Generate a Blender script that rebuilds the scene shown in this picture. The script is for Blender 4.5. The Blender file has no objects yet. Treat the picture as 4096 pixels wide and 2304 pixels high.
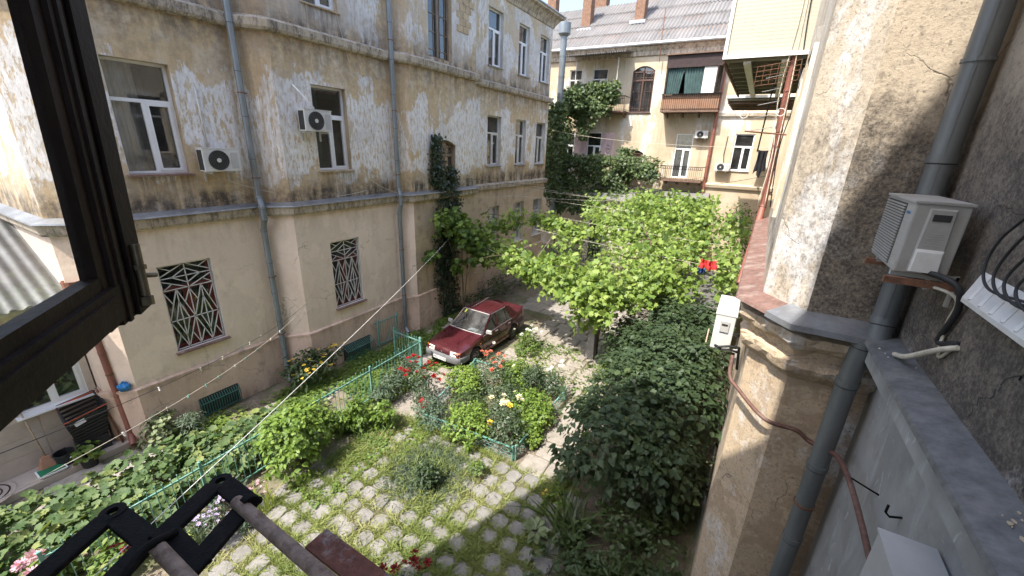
import bpy, math, random
import numpy as np
from mathutils import Vector, Matrix
random.seed(7); RNG = np.random.default_rng(7)
S = bpy.context.scene
COL = S.collection
# ------------------------------------------------------------------ camera, sky, sun, exposure
cam_d = bpy.data.cameras.new('camera'); cam = bpy.data.objects.new('camera', cam_d); COL.objects.link(cam)
cr, cu, cf = Vector((.86066, .508, .03474)), Vector((-.19558, .26682, .94369)), Vector((-.47012, .81899, -.329))
cam.matrix_world = Matrix(((cr.x, cu.x, -cf.x, 0), (cr.y, cu.y, -cf.y, 0), (cr.z, cu.z, -cf.z, 6.9), (0, 0, 0, 1)))
cam_d.sensor_width = 36; cam_d.lens = 36 * 1620.9 / 4096; cam_d.clip_start = .02; cam_d.clip_end = 600
S.camera = cam
SUN_AZ, SUN_EL = math.radians(21.8), math.radians(58)      # light travels towards (sin az, cos az)
world = bpy.data.worlds.new('World'); S.world = world; world.use_nodes = True
wn = world.node_tree; wn.nodes.clear()
sky = wn.nodes.new('ShaderNodeTexSky'); sky.sky_type = 'NISHITA'; sky.sun_disc = False
sky.sun_elevation = SUN_EL; sky.sun_rotation = math.radians(180 + 21.8)
sky.air_density = 1.0; sky.dust_density = 2.5; sky.ozone_density = 1.0
bg = wn.nodes.new('ShaderNodeBackground'); bg.inputs[1].default_value = .15
wo = wn.nodes.new('ShaderNodeOutputWorld')
wn.links.new(sky.outputs[0], bg.inputs[0]); wn.links.new(bg.outputs[0], wo.inputs[0])
sd = bpy.data.lights.new('sun', 'SUN'); sd.energy = 2.7; sd.angle = math.radians(.53); sd.color = (1, .95, .87)
sun = bpy.data.objects.new('sun', sd); COL.objects.link(sun)
sdir = Vector((math.sin(SUN_AZ) * math.cos(SUN_EL), math.cos(SUN_AZ) * math.cos(SUN_EL), -math.sin(SUN_EL)))
sun.rotation_euler = sdir.to_track_quat('-Z', 'Y').to_euler(); sun.location = (-20, -30, 60)
S.view_settings.view_transform = 'Standard'; S.view_settings.look = 'None'
S.view_settings.exposure = 1.7; S.view_settings.gamma = 1
S.render.resolution_x, S.render.resolution_y = 1024, 576
S.render.engine = 'CYCLES'
S.cycles.max_bounces = 8; S.cycles.transparent_max_bounces = 12
V3 = lambda *a: Vector(a)

# ------------------------------------------------------------------ material helper
class N:
    def __init__(s, name):
        s.mat = bpy.data.materials.new(name); s.mat.use_nodes = True
        s.nt = s.mat.node_tree; s.nt.nodes.clear()
        s.out = s.nt.nodes.new('ShaderNodeOutputMaterial'); s._pos = None
    def nd(s, t, **kw):
        n = s.nt.nodes.new(t)
        for k, v in kw.items(): setattr(n, k, v)
        return n
    def put(s, sock, v):
        if isinstance(v, bpy.types.NodeSocket): s.nt.links.new(v, sock)
        elif isinstance(v, (tuple, list)) and len(v) == 3 and sock.type == 'RGBA': sock.default_value = (*v, 1)
        else: sock.default_value = v
    def pos(s):
        if s._pos is None: s._pos = s.nd('ShaderNodeNewGeometry').outputs['Position']
        return s._pos
    def opos(s): return s.nd('ShaderNodeTexCoord').outputs['Object']
    def vm(s, v, m):
        n = s.nd('ShaderNodeVectorMath', operation='MULTIPLY'); s.put(n.inputs[0], v); n.inputs[1].default_value = m; return n.outputs[0]
    def noise(s, scale, detail=4, rough=.6, vec=None, st=None, dist=0):
        v = vec if vec is not None else s.pos()
        if st: v = s.vm(v, st)
        n = s.nd('ShaderNodeTexNoise'); s.put(n.inputs['Vector'], v); n.inputs['Scale'].default_value = scale
        n.inputs['Detail'].default_value = detail; n.inputs['Roughness'].default_value = rough; n.inputs['Distortion'].default_value = dist
        return n.outputs[0]
    def voro(s, scale, vec=None, st=None, feat='F1'):
        v = vec if vec is not None else s.pos()
        if st: v = s.vm(v, st)
        n = s.nd('ShaderNodeTexVoronoi', feature=feat); s.put(n.inputs['Vector'], v); n.inputs['Scale'].default_value = scale
        return n.outputs['Distance']
    def ma(s, op, a, b=0., c=None, clamp=False):
        n = s.nd('ShaderNodeMath', operation=op, use_clamp=clamp); s.put(n.inputs[0], a); s.put(n.inputs[1], b)
        if c is not None: s.put(n.inputs[2], c)
        return n.outputs[0]
    def rng(s, v, a, b, lo=0., hi=1.):
        n = s.nd('ShaderNodeMapRange'); n.clamp = True; s.put(n.inputs[0], v)
        for i, x in zip((1, 2, 3, 4), (a, b, lo, hi)): n.inputs[i].default_value = x
        return n.outputs[0]
    def ramp(s, v, stops):
        n = s.nd('ShaderNodeValToRGB'); s.put(n.inputs[0], v); e = n.color_ramp.elements
        while len(e) < len(stops): e.new(.5)
        for el, (p, c) in zip(e, stops):
            el.position = p; el.color = (c, c, c, 1) if not isinstance(c, (tuple, list)) else (*c, 1)
        return n.outputs[0]
    def z(s):
        n = s.nd('ShaderNodeSeparateXYZ'); s.put(n.inputs[0], s.pos()); return n.outputs[2]
    def xyz(s):
        n = s.nd('ShaderNodeSeparateXYZ'); s.put(n.inputs[0], s.pos()); return n.outputs
    def mix(s, f, a, b, mode='MIX'):
        n = s.nd('ShaderNodeMix', data_type='RGBA', blend_type=mode); s.put(n.inputs[0], f); s.put(n.inputs[6], a); s.put(n.inputs[7], b)
        return n.outputs[2]
    def rand(s): return s.nd('ShaderNodeObjectInfo').outputs['Random']
    def attr(s, name): return s.nd('ShaderNodeAttribute', attribute_name=name).outputs['Fac']
    def bump(s, h, strength=.4, dist=.02):
        n = s.nd('ShaderNodeBump'); n.inputs['Strength'].default_value = strength; n.inputs['Distance'].default_value = dist
        s.put(n.inputs['Height'], h); return n.outputs[0]
    def fin(s, col, rough=.8, metal=0., nrm=None, coat=0., spec=None, transl=0., tcol=None, emit=None):
        p = s.nd('ShaderNodeBsdfPrincipled'); s.put(p.inputs['Base Color'], col); s.put(p.inputs['Roughness'], rough); s.put(p.inputs['Metallic'], metal)
        if nrm is not None: s.put(p.inputs['Normal'], nrm)
        if coat: p.inputs['Coat Weight'].default_value = coat; p.inputs['Coat Roughness'].default_value = .08
        if spec is not None: p.inputs['Specular IOR Level'].default_value = spec
        o = p.outputs[0]
        if transl:
            t = s.nd('ShaderNodeBsdfTranslucent'); s.put(t.inputs[0], tcol if tcol is not None else col)
            m = s.nd('ShaderNodeMixShader'); m.inputs[0].default_value = transl
            s.nt.links.new(o, m.inputs[1]); s.nt.links.new(t.outputs[0], m.inputs[2]); o = m.outputs[0]
        s.nt.links.new(o, s.out.inputs[0]); return s.mat

MAT = {}
def simple(name, col, rough=.7, metal=0., var=.25, scale=6., bump=.0, coat=0, dirt=None, dirt_amt=.5, st=None, spec=None):
    n = N(name); f = n.noise(scale, 5, .65, st=st)
    c = n.mix(n.rng(f, .3, .7), tuple(max(0, x * (1 - var)) for x in col), tuple(min(1, x * (1 + var)) for x in col))
    if dirt:
        g = n.noise(scale * .45, 6, .7, st=st)
        c = n.mix(n.ma('MULTIPLY', n.rng(g, .5, .68), dirt_amt), c, dirt)
    MAT[name] = n.fin(c, rough, metal, n.bump(n.noise(scale * 5, 4), bump, .01) if bump else None, coat, spec); return MAT[name]

def plaster_left():
    n = N('plaster_upper'); z = n.z()
    wob = n.ma('ADD', z, n.ma('MULTIPLY', n.ma('SUBTRACT', n.noise(1.3, 3), .5), .9))
    band = n.ramp(n.rng(wob, 5, 14), [(0, 0), (.07, .2), (.13, .78), (.31, .92), (.385, .5), (.44, .1), (.51, .25), (.6, .72), (1, .62)])
    big = n.noise(.8, 4, .6, st=(1, 1, .7))
    e1 = n.noise(4, 6, .75, st=(2.4, 2.4, .55))
    m = n.ma('ADD', n.ma('ADD', n.ma('MULTIPLY', big, 1.5), n.ma('MULTIPLY', band, .52)), n.ma('MULTIPLY', n.ma('SUBTRACT', e1, .5), .42))
    mb = n.rng(m, 1.06, 1.10)
    fl = n.noise(3.2, 6, .72, st=(4.4, 4.4, 1.25)); ff = n.rng(fl, .43, .475)
    fl2 = n.noise(11, 4, .7, st=(1.3, 1.3, .6))
    white = n.ma('MULTIPLY', mb, n.ma('MULTIPLY_ADD', ff, .88, .10))
    tan = n.ramp(n.noise(.65, 6, .68, st=(1, 1, .8)), [(.30, (.50, .40, .29)), (.41, (.66, .54, .385)), (.475, (.61, .445, .255)), (.54, (.63, .495, .315)), (.59, (.68, .57, .43)), (.70, (.55, .49, .42))])
    tan = n.mix(n.rng(n.noise(6, 6, .75), .45, .62, 0, .5), tan, (.40, .31, .21))
    wc = n.mix(n.rng(fl2, .35, .65), (.70, .67, .64), (.90, .88, .86))
    c = n.mix(white, tan, wc)
    st = n.noise(1, 5, .7, st=(3.2, 3.2, .22))
    zd = n.ramp(n.rng(n.ma('ADD', z, n.ma('MULTIPLY', n.ma('SUBTRACT', n.noise(2.2, 4), .5), .7)), 5, 14),
                [(0, 1), (.055, 1), (.085, .4), (.13, .08), (.36, .08), (.42, .35), (.478, .75), (.5, 1), (.545, .6), (.6, .15), (.88, .15), (.93, .6)])
    d = n.ma('MULTIPLY', zd, n.rng(n.ma('ADD', n.ma('MULTIPLY', st, .6), n.ma('MULTIPLY', n.noise(6, 6, .75), .4)), .36, .56))
    c = n.mix(n.ma('MULTIPLY', d, .95), c, (.06, .048, .038))
    c = n.mix(n.rng(n.noise(1, 6, .8, st=(7, 7, .35)), .60, .70, 0, .32), c, (.28, .215, .15))
    c = n.mix(n.ma('MULTIPLY', n.rng(z, 9.55, 9.9), n.rng(n.noise(.7, 4), .38, .6, .05, .5)), c, (.50, .465, .43))
    c = n.mix(n.rng(n.noise(.6, 5, .7), .54, .62, 0, .25), c, (.40, .36, .315))
    yc = n.xyz()[1]; stk = n.noise(1, 6, .8, st=(9, 9, .5))
    box = lambda c0, w: n.rng(n.ma('ABSOLUTE', n.ma('SUBTRACT', yc, c0)), w, w * .55)
    sill = n.ma('MAXIMUM', n.ma('MAXIMUM', box(4.02, .75), box(8.02, .75)), n.ma('MAXIMUM', box(16.8, .7), n.ma('MAXIMUM', box(19.3, .7), box(21.55, .7))))
    for zt in (6.06, 10.15):
        zm = n.ma('MULTIPLY', n.rng(z, zt + .02, zt - .02), n.rng(z, zt - .95, zt - .1)); c = n.mix(n.ma('MULTIPLY', n.ma('MULTIPLY', sill, zm), n.rng(stk, .42, .58, 0, .75)), c, (.17, .13, .095))
    leak = n.ma('MAXIMUM', box(6.1, .5), box(10.45, .42)); c = n.mix(n.ma('MULTIPLY', leak, n.rng(stk, .40, .58, .1, .62)), c, (.36, .25, .14))
    h = n.ma('ADD', n.ma('MULTIPLY', white, .5), n.ma('ADD', n.ma('MULTIPLY', n.noise(9, 6, .7), .9), n.ma('MULTIPLY', fl, .6)))
    MAT['plaster_upper'] = n.fin(c, .92, 0, n.bump(h, .55, .02))
plaster_left()
def cracks(n, scale, thr):
    w = n.nd('ShaderNodeVectorMath', operation='ADD'); n.put(w.inputs[0], n.pos())
    nz = n.nd('ShaderNodeTexNoise'); n.put(nz.inputs['Vector'], n.pos()); nz.inputs['Scale'].default_value = 2.2; nz.inputs['Detail'].default_value = 6
    wv = n.vm(nz.outputs['Color'], (.7, .7, .7)); n.put(w.inputs[1], wv)
    vn = n.nd('ShaderNodeTexVoronoi', feature='DISTANCE_TO_EDGE'); n.put(vn.inputs['Vector'], w.outputs[0]); vn.inputs['Scale'].default_value = scale
    return n.ma('MULTIPLY', n.rng(vn.outputs['Distance'], thr, 0.), n.rng(n.noise(.8, 2), .5, .62))
def plaster_flat(name, a, b, stain, stain_amt=.5, crack=.6, dirt_low=0.):
    n = N(name)
    c = n.mix(n.rng(n.noise(.8, 4), .32, .68), a, b)
    c = n.mix(n.rng(n.noise(2.6, 6, .7), .54, .74, 0, stain_amt), c, stain)
    c = n.mix(n.rng(n.noise(1, 5, .7, st=(3.5, 3.5, .3)), .55, .75, 0, stain_amt * .7), c, stain)
    c = n.mix(n.rng(n.noise(14, 4, .7), .4, .7, 0, .18), c, tuple(x * .75 for x in a))
    c = n.mix(n.rng(n.noise(.75, 5, .6, vec=n.vm(n.pos(), (1.3, 1.3, 1.0))), .56, .575, 0, .3), c, tuple(min(1, x * 1.18) for x in b)); c = n.mix(n.rng(n.noise(1.1, 6, .65), .33, .345, .35, 0), c, tuple(x * .78 for x in a))
    zt_ = n.ramp(n.rng(n.ma('ADD', n.z(), n.ma('MULTIPLY', n.ma('SUBTRACT', n.noise(1.6, 5), .5), 1.2)), 0, 5.2), [(0, .9), (.07, .5), (.14, .12), (.28, .5), (.34, .1), (.82, .05), (.92, .45), (1, .8)])
    c = n.mix(n.ma('MULTIPLY', zt_, n.rng(n.noise(2.2, 6, .75, st=(1.5, 1.5, .5)), .42, .62, 0, .62)), c, tuple(x * .55 for x in stain))
    k = cracks(n, .5, .006)
    c = n.mix(n.ma('MULTIPLY', k, crack), c, (.12, .09, .07))
    h = n.ma('ADD', n.noise(3.5, 5, .65), n.ma('MULTIPLY', n.noise(30, 3, .6), .18))
    MAT[name] = n.fin(c, .9, 0, n.bump(h, .5, .03))
plaster_flat('plaster_cream', (.74, .60, .465), (.79, .65, .515), (.53, .42, .30), .6)
plaster_flat('plaster_pinkish', (.74, .585, .465), (.78, .63, .51), (.5, .4, .3), .35)
plaster_flat('plinth_plaster', (.60, .425, .32), (.66, .49, .385), (.22, .16, .12), .8)
plaster_flat('plaster_dirty', (.47, .37, .25), (.54, .43, .295), (.15, .12, .09), .85)
plaster_flat('lean_plaster', (.52, .45, .38), (.58, .50, .42), (.36, .3, .25), .4)
plaster_flat('reveal', (.46, .35, .22), (.52, .42, .30), (.2, .15, .1), .6, .2)
plaster_flat('reveal_white', (.62, .58, .53), (.68, .64, .6), (.3, .25, .2), .5, .2)
plaster_flat('pink_panel', (.66, .47, .47), (.70, .50, .50), (.5, .4, .38), .3, .1)
def plaster_back():
    n = N('plaster_ochre'); z = n.z()
    c = n.ramp(n.noise(.8, 5, .6), [(.32, (.43, .345, .235)), (.5, (.50, .405, .28)), (.66, (.54, .455, .335))])
    m = n.ma('ADD', n.noise(.55, 4, .6, st=(1.5, 1, .55)), n.ma('MULTIPLY', n.ma('SUBTRACT', n.noise(4, 6, .7, st=(1.4, 1, .6)), .5), .35))
    zb = n.ramp(n.rng(z, 5, 13), [(0, .35), (.3, .55), (.5, .8), (.75, .75), (.9, .3), (1, .2)])
    w = n.rng(n.ma('ADD', m, n.ma('MULTIPLY', zb, .3)), .70, .78)
    w = n.ma('MULTIPLY', w, n.rng(n.noise(6, 5, .7, st=(2, 1, .6)), .35, .55, .2, .9))
    c = n.mix(w, c, (.68, .65, .60))
    c = n.mix(n.ma('MULTIPLY', n.rng(n.noise(1, 5, .7, st=(2.6, 2.6, .2)), .54, .72), .45), c, (.22, .17, .12))
    MAT['plaster_ochre'] = n.fin(c, .92, 0, n.bump(n.noise(7, 6, .7), .45, .02))
plaster_back()
def plaster_right(name, ww, dark, sand=(.56, .45, .31)):
    n = N(name)
    c = n.ramp(n.noise(1.1, 5, .6), [(.32, tuple(x * .86 for x in sand)), (.5, sand), (.68, tuple(min(1, x * 1.13) for x in sand))])
    w = n.ma('ADD', n.noise(.9, 4, .6, st=(1, 1, .6)), n.ma('MULTIPLY', n.ma('SUBTRACT', n.noise(5, 6, .72, st=(1.5, 1.5, .8)), .5), .4))
    w = n.rng(w, .62 - ww, .72 - ww)
    c = n.mix(n.ma('MULTIPLY', w, n.rng(n.noise(9, 5, .7), .35, .6, .45, 1.)), c, (.70, .68, .655))
    c = n.mix(n.rng(n.noise(16, 5, .75), .5, .62, 0, .5), c, (.30, .245, .185)); c = n.mix(n.rng(n.noise(34, 3, .7), .58, .66, 0, .6), c, (.12, .10, .08))
    z = n.z()
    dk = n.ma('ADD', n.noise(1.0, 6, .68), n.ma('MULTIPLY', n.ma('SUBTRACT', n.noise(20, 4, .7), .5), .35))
    zz = n.ramp(n.rng(z, 3, 9), [(0, .15), (.34, .3), (.39, 1), (.56, 1), (.68, .6), (.78, .15), (1, 0)])  # dark mould band, with the walls' shade also put into its colour
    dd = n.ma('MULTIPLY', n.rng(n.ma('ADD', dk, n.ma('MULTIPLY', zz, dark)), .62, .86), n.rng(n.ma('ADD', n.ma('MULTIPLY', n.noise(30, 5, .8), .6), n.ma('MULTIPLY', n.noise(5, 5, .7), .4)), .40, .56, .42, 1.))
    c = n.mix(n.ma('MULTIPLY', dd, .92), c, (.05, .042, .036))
    k = cracks(n, .55, .006); c = n.mix(n.ma('MULTIPLY', k, .55), c, (.035, .028, .022))
    h = n.ma('ADD', n.noise(26, 6, .75), n.ma('MULTIPLY', n.noise(5, 4), .4)); h = n.ma('SUBTRACT', h, n.ma('MULTIPLY', k, .8))
    rs_ = n.rng(n.noise(1, 6, .8, st=(14, 14, .8)), .6, .68, 0, 1.)
    if name == 'stucco_lower':
        c = n.mix(n.ma('MULTIPLY', n.ma('MULTIPLY', rs_, n.rng(z, 3.2, 3.8)), n.rng(z, 3.95, 3.85)), c, (.10, .03, .018)); c = n.mix(n.rng(n.noise(1.4, 6, .7), .53, .55, 0, .55), c, (.36, .255, .165)); c = n.mix(n.rng(n.noise(2.3, 5, .7), .36, .345, 0, .6), c, (.62, .56, .47))
    MAT[name] = n.fin(c, .94, 0, n.bump(h, .6, .018))
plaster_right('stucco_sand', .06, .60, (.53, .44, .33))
plaster_right('stucco_white', .11, .22, (.53, .445, .335))
plaster_right('stucco_lower', .05, .16, (.55, .42, .28))
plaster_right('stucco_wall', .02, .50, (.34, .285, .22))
def cement():
    n = N('grey_cement')
    c = n.ramp(n.noise(1.6, 5, .6, st=(1, 1, .6)), [(.3, (.22, .215, .20)), (.5, (.29, .285, .27)), (.7, (.36, .355, .34))])
    st = n.noise(1, 5, .6, st=(5, 5, .9), dist=.6)
    c = n.mix(n.rng(st, .56, .68, 0, .7), c, (.42, .42, .41)); c = n.mix(n.rng(n.noise(7, 5, .7, st=(1, 1, .5), dist=1.2), .62, .68, 0, .8), c, (.56, .56, .55))
    c = n.mix(n.rng(n.noise(2.2, 4), .55, .7, 0, .5), c, (.15, .14, .125))
    MAT['grey_cement'] = n.fin(c, .75, 0, n.bump(n.noise(4, 5), .35, .02))
cement()
def cornice_m():
    n = N('cornice_plaster')
    c = n.mix(n.rng(n.noise(2.2, 5, .65), .35, .65), (.42, .35, .265), (.52, .45, .36))
    c = n.mix(n.rng(n.noise(1.3, 6, .85, st=(5, 5, 1.6)), .46, .6, 0, .8), c, (.10, .082, .068))
    c = n.mix(n.rng(n.noise(5, 5, .7), .6, .66, 0, .6), c, (.55, .5, .43))
    MAT['cornice_plaster'] = n.fin(c, .92, 0, n.bump(n.noise(10, 6, .7), .35, .02))
cornice_m()
simple('flashing_grey', (.30, .31, .325), .42, .55, .3, 3, .15, dirt=(.16, .15, .14), dirt_amt=.6)
simple('flashing_dark', (.16, .16, .158), .6, .25, .4, 9, .25, dirt=(.26, .25, .235), dirt_amt=.6)
simple('flashing_red', (.185, .105, .082), .65, .05, .35, 9, .3, dirt=(.36, .29, .25), dirt_amt=.6)
simple('pipe_grey', (.21, .235, .25), .45, .35, .18, 4, .1, dirt=(.17, .165, .16), dirt_amt=.6, st=(1, 1, .3))
simple('pipe_dark', (.15, .16, .16), .48, .3, .2, 4, .1, dirt=(.09, .09, .085), dirt_amt=.6, st=(1, 1, .3))
simple('pipe_brown', (.13, .062, .046), .6, .1, .3, 18, .15, dirt=(.30, .24, .20), dirt_amt=.35)
simple('pipe_red', (.27, .105, .075), .5, .1, .25, 5, .1, dirt=(.13, .06, .045), dirt_amt=.6, st=(1, 1, .3))
simple('rust', (.20, .095, .055), .8, .2, .45, 14, .3, dirt=(.08, .045, .03), dirt_amt=.8)
simple('rust_pipe', (.33, .24, .185), .75, .2, .35, 60, .3, dirt=(.13, .06, .035), dirt_amt=.95)
simple('flaked_red', (.19, .07, .045), .8, .1, .4, 45, .4, dirt=(.46, .44, .40), dirt_amt=.9)
simple('black_iron', (.008, .0075, .007), .7, .0, .5, 40, .3, dirt=(.035, .022, .016), dirt_amt=.5, spec=.15)
simple('pvc_white', (.78, .78, .78), .35, 0, .05, 3)
simple('paint_white_old', (.62, .60, .56), .6, 0, .15, 8, .2, dirt=(.3, .26, .2), dirt_amt=.5)
simple('wood_brown', (.085, .045, .032), .6, 0, .3, 8, .2, st=(1, 1, .2))
simple('wood_grey', (.20, .15, .11), .75, 0, .3, 8, .3, dirt=(.38, .34, .30), dirt_amt=.6, st=(2, 2, .4))
simple('wood_red', (.16, .035, .028), .5, 0, .2, 6, .1)
simple('sash_wood', (.024, .0145, .011), .55, 0, .4, 9, .25, st=(1, 1, .25), dirt=(.035, .02, .014), dirt_amt=.6, spec=.2)
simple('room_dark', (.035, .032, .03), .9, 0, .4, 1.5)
simple('curtain_beige', (.56, .52, .45), .9, 0, .1, 3)
simple('curtain_teal', (.045, .085, .082), .9, 0, .3, 3, .2)
simple('lace', (.62, .62, .62), .9, 0, .3, 6)
simple('ac_white', (.62, .61, .58), .45, 0, .07, 4, .05, dirt=(.42, .38, .32), dirt_amt=.5)
simple('ac_dusty', (.36, .35, .325), .5, 0, .08, 4, .05, dirt=(.22, .19, .155), dirt_amt=.6)
simple('brass_old', (.20, .165, .11), .45, .6, .3, 20)
simple('ac_grey', (.44, .43, .41), .5, 0, .08, 4)
simple('ac_dark', (.03, .03, .03), .6)
simple('fan_guard', (.085, .085, .083), .5)
simple('black_rubber', (.018, .018, .019), .65, 0, .3, 9)
simple('cable_cream', (.55, .50, .40), .6)
simple('cable_white', (.75, .73, .68), .6)
simple('brick', (.24, .135, .088), .9, 0, .4, 7, .4, dirt=(.24, .14, .09), dirt_amt=.7)
simple('mortar', (.45, .38, .30), .95, 0, .2, 9, .3)
simple('plaster_chim', (.55, .47, .38), .95, 0, .25, 4, .4, dirt=(.38, .2, .12), dirt_amt=.8)
simple('gutter', (.46, .48, .50), .4, .4, .1, 3)
simple('siding', (.44, .415, .33), .55, 0, .03, 2)
simple('siding_under', (.20, .185, .13), .7, 0, .15, 3)
simple('timber_old', (.16, .10, .07), .85, 0, .4, 6, .3)
simple('balcony_board', (.30, .165, .10), .75, 0, .2, 6, .15, st=(1, 1, .15))
simple('balcony_dark', (.035, .02, .018), .8, 0, .4, 4)
simple('teal_paint', (.125, .285, .235), .5, 0, .18, 7, .1, dirt=(.25, .37, .32), dirt_amt=.6)
simple('teal_dark', (.045, .14, .115), .55, 0, .2, 7)
simple('stone_grey', (.30, .285, .27), .92, 0, .22, 7, .5, dirt=(.19, .175, .155), dirt_amt=.6)
simple('galv_dull', (.105, .108, .11), .6, .3, .3, 2.5, .15, dirt=(.10, .095, .09), dirt_amt=.6)
simple('galv', (.40, .42, .44), .4, .5, .2, 2.5, .1, dirt=(.28, .26, .25), dirt_amt=.5)
simple('felt_roof', (.12, .115, .11), .95, 0, .3, 2.2, .4, dirt=(.13, .12, .11), dirt_amt=.6)
simple('cloth_black', (.012, .012, .016), .9)
simple('cloth_red', (.45, .03, .03), .9)
simple('cloth_blue', (.06, .13, .33), .9)
simple('bag_blue', (.02, .19, .46), .4)
simple('bag_white', (.68, .67, .70), .5)
simple('plastic_orange', (.52, .085, .03), .5, 0, .15)
simple('plastic_black', (.015, .015, .016), .5)
simple('plastic_green', (.01, .16, .075), .6)
simple('broom_straw', (.30, .16, .10), .9)
simple('stick', (.36, .27, .19), .8)
simple('tile_beige', (.42, .36, .31), .6, 0, .12, 3)
simple('bark', (.115, .085, .06), .95, 0, .4, 14, .6, st=(1, 1, .3))
simple('stem_green', (.10, .17, .05), .8, 0, .3, 8)
simple('stone_block', (.46, .35, .22), .95, 0, .25, 4, .5)
def asbestos():
    n = N('asbestos_sheet')
    c = n.mix(n.rng(n.noise(1.2, 5), .3, .7), (.13, .125, .12), (.19, .185, .18))
    c = n.mix(n.rng(n.noise(5, 6, .75), .52, .7, 0, .6), c, (.17, .15, .135))
    c = n.mix(n.ma('MULTIPLY', n.rand(), .35), c, (.24, .215, .205))
    MAT['asbestos_sheet'] = n.fin(c, .95, 0, n.bump(n.noise(20, 4), .3, .01))
asbestos()
def glass(name, tint, fac_lo=.07, dirty=.06, transp=True):
    n = N(name)
    fr = n.nd('ShaderNodeFresnel'); fr.inputs[0].default_value = 1.5
    gl = n.nd('ShaderNodeBsdfGlossy'); gl.inputs['Roughness'].default_value = .02; gl.inputs['Color'].default_value = (.9, .93, .95, 1)
    tr = n.nd('ShaderNodeBsdfTransparent'); tr.inputs[0].default_value = (*tint, 1)
    df = n.nd('ShaderNodeBsdfDiffuse'); df.inputs[0].default_value = (.5, .48, .45, 1)
    m0 = n.nd('ShaderNodeMixShader'); n.put(m0.inputs[0], n.rng(n.noise(2.5, 5), .4, .7, dirty * .4, dirty * 1.6))
    n.nt.links.new(tr.outputs[0], m0.inputs[1]); n.nt.links.new(df.outputs[0], m0.inputs[2])
    m = n.nd('ShaderNodeMixShader'); n.put(m.inputs[0], n.ma('MULTIPLY_ADD', fr.outputs[0], 1.2, fac_lo, clamp=True))
    n.nt.links.new(m0.outputs[0], m.inputs[1]); n.nt.links.new(gl.outputs[0], m.inputs[2]); n.nt.links.new(m.outputs[0], n.out.inputs[0])
    MAT[name] = n.mat
glass('glass', (.75, .8, .8), .05)
glass('glass_sash', (.93, .93, .92), .0, .05)
glass('glass_car', (.5, .55, .55), .12, .12)
def leafmat(name, cols, rough=.5, transl=.28, spec=.35):
    n = N(name); t = n.ma('ADD', n.attr('tint'), n.ma('MULTIPLY', n.ma('SUBTRACT', n.rand(), .5), .5), clamp=True)
    c = n.ramp(t, [(i / (len(cols) - 1), x) for i, x in enumerate(cols)])
    tc = n.mix(.5, c, (.32, .42, .06))
    MAT[name] = n.fin(c, rough, 0, None, 0, spec, transl, tc)
leafmat('leaf_lilac', [(.028, .048, .020), (.042, .068, .028), (.062, .092, .036), (.12, .15, .055)], .5, .14, .3)
leafmat('leaf_vine', [(.06, .11, .025), (.12, .20, .04), (.20, .29, .055), (.27, .355, .085), (.34, .41, .13)], .5, .35)
leafmat('leaf_ivy', [(.018, .034, .018), (.028, .05, .024), (.04, .066, .03)], .4, .1, .5)
leafmat('leaf_creeper', [(.03, .052, .02), (.048, .078, .028), (.068, .105, .035), (.10, .14, .045)], .5, .2)
leafmat('leaf_squash', [(.045, .085, .03), (.07, .12, .042), (.10, .155, .058), (.14, .19, .08), (.25, .28, .07)], .6, .25, .3)
leafmat('leaf_shrub', [(.085, .15, .028), (.13, .21, .035), (.18, .27, .045), (.25, .32, .07)], .5, .28)
leafmat('leaf_rose', [(.04, .068, .032), (.058, .09, .042), (.08, .115, .055)], .45, .18, .5)
leafmat('leaf_grey', [(.07, .105, .065), (.10, .14, .09), (.14, .18, .12)], .7, .15)
leafmat('leaf_cover', [(.06, .11, .025), (.10, .165, .03), (.15, .21, .04), (.22, .25, .06)], .55, .25)
leafmat('leaf_hosta', [(.11, .15, .07), (.17, .21, .10), (.24, .27, .15)], .5, .2)
leafmat('leaf_lime', [(.20, .26, .04), (.28, .33, .06), (.34, .37, .08)], .5, .3)
leafmat('leaf_iris', [(.035, .06, .02), (.06, .09, .03), (.085, .12, .04)], .45, .2)
leafmat('grass_blade', [(.14, .185, .05), (.20, .245, .065), (.28, .30, .10), (.40, .37, .18)], .6, .25)
leafmat('petal_red', [(.30, .004, .012), (.42, .008, .02), (.5, .02, .035)], .6, .15)
leafmat('petal_dark', [(.13, .003, .01), (.2, .006, .016), (.26, .01, .02)], .6, .1)
leafmat('petal_coral', [(.62, .10, .05), (.7, .17, .10), (.75, .26, .17)], .6, .2)
leafmat('petal_yellow', [(.72, .45, .02), (.8, .55, .04), (.82, .66, .16)], .6, .2)
leafmat('petal_cream', [(.75, .66, .38), (.8, .74, .5), (.82, .78, .62)], .6, .2)
leafmat('petal_white', [(.72, .70, .62), (.8, .79, .74)], .6, .2)
leafmat('petal_pink', [(.6, .25, .33), (.68, .36, .45), (.72, .5, .53)], .6, .2)
leafmat('petal_lilac', [(.40, .31, .55), (.5, .42, .65), (.58, .52, .7)], .6, .2)
def stone(name, a, b, moss=.25):
    n = N(name); r = n.rand()
    c = n.mix(r, a, b); c = n.mix(n.rng(n.noise(5, 6, .7), .42, .68, 0, .6), c, tuple(x * .62 for x in a))
    c = n.mix(n.rng(n.noise(26, 3, .7), .5, .75, 0, .5), c, tuple(min(1, x * 1.3) for x in b))
    c = n.mix(n.rng(n.noise(1.7, 5, .7), .55, .7, 0, moss), c, (.09, .10, .045))
    MAT[name] = n.fin(c, .93, 0, n.bump(n.ma('ADD', n.noise(9, 6, .75), n.ma('MULTIPLY', n.noise(40, 3), .4)), .7, .02))
stone('paver_stone', (.185, .175, .16), (.25, .236, .216), .25)
stone('slab_stone', (.26, .23, .195), (.32, .285, .24), .3)
stone('slab_dark', (.25, .225, .20), (.33, .30, .265), .4)
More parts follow.
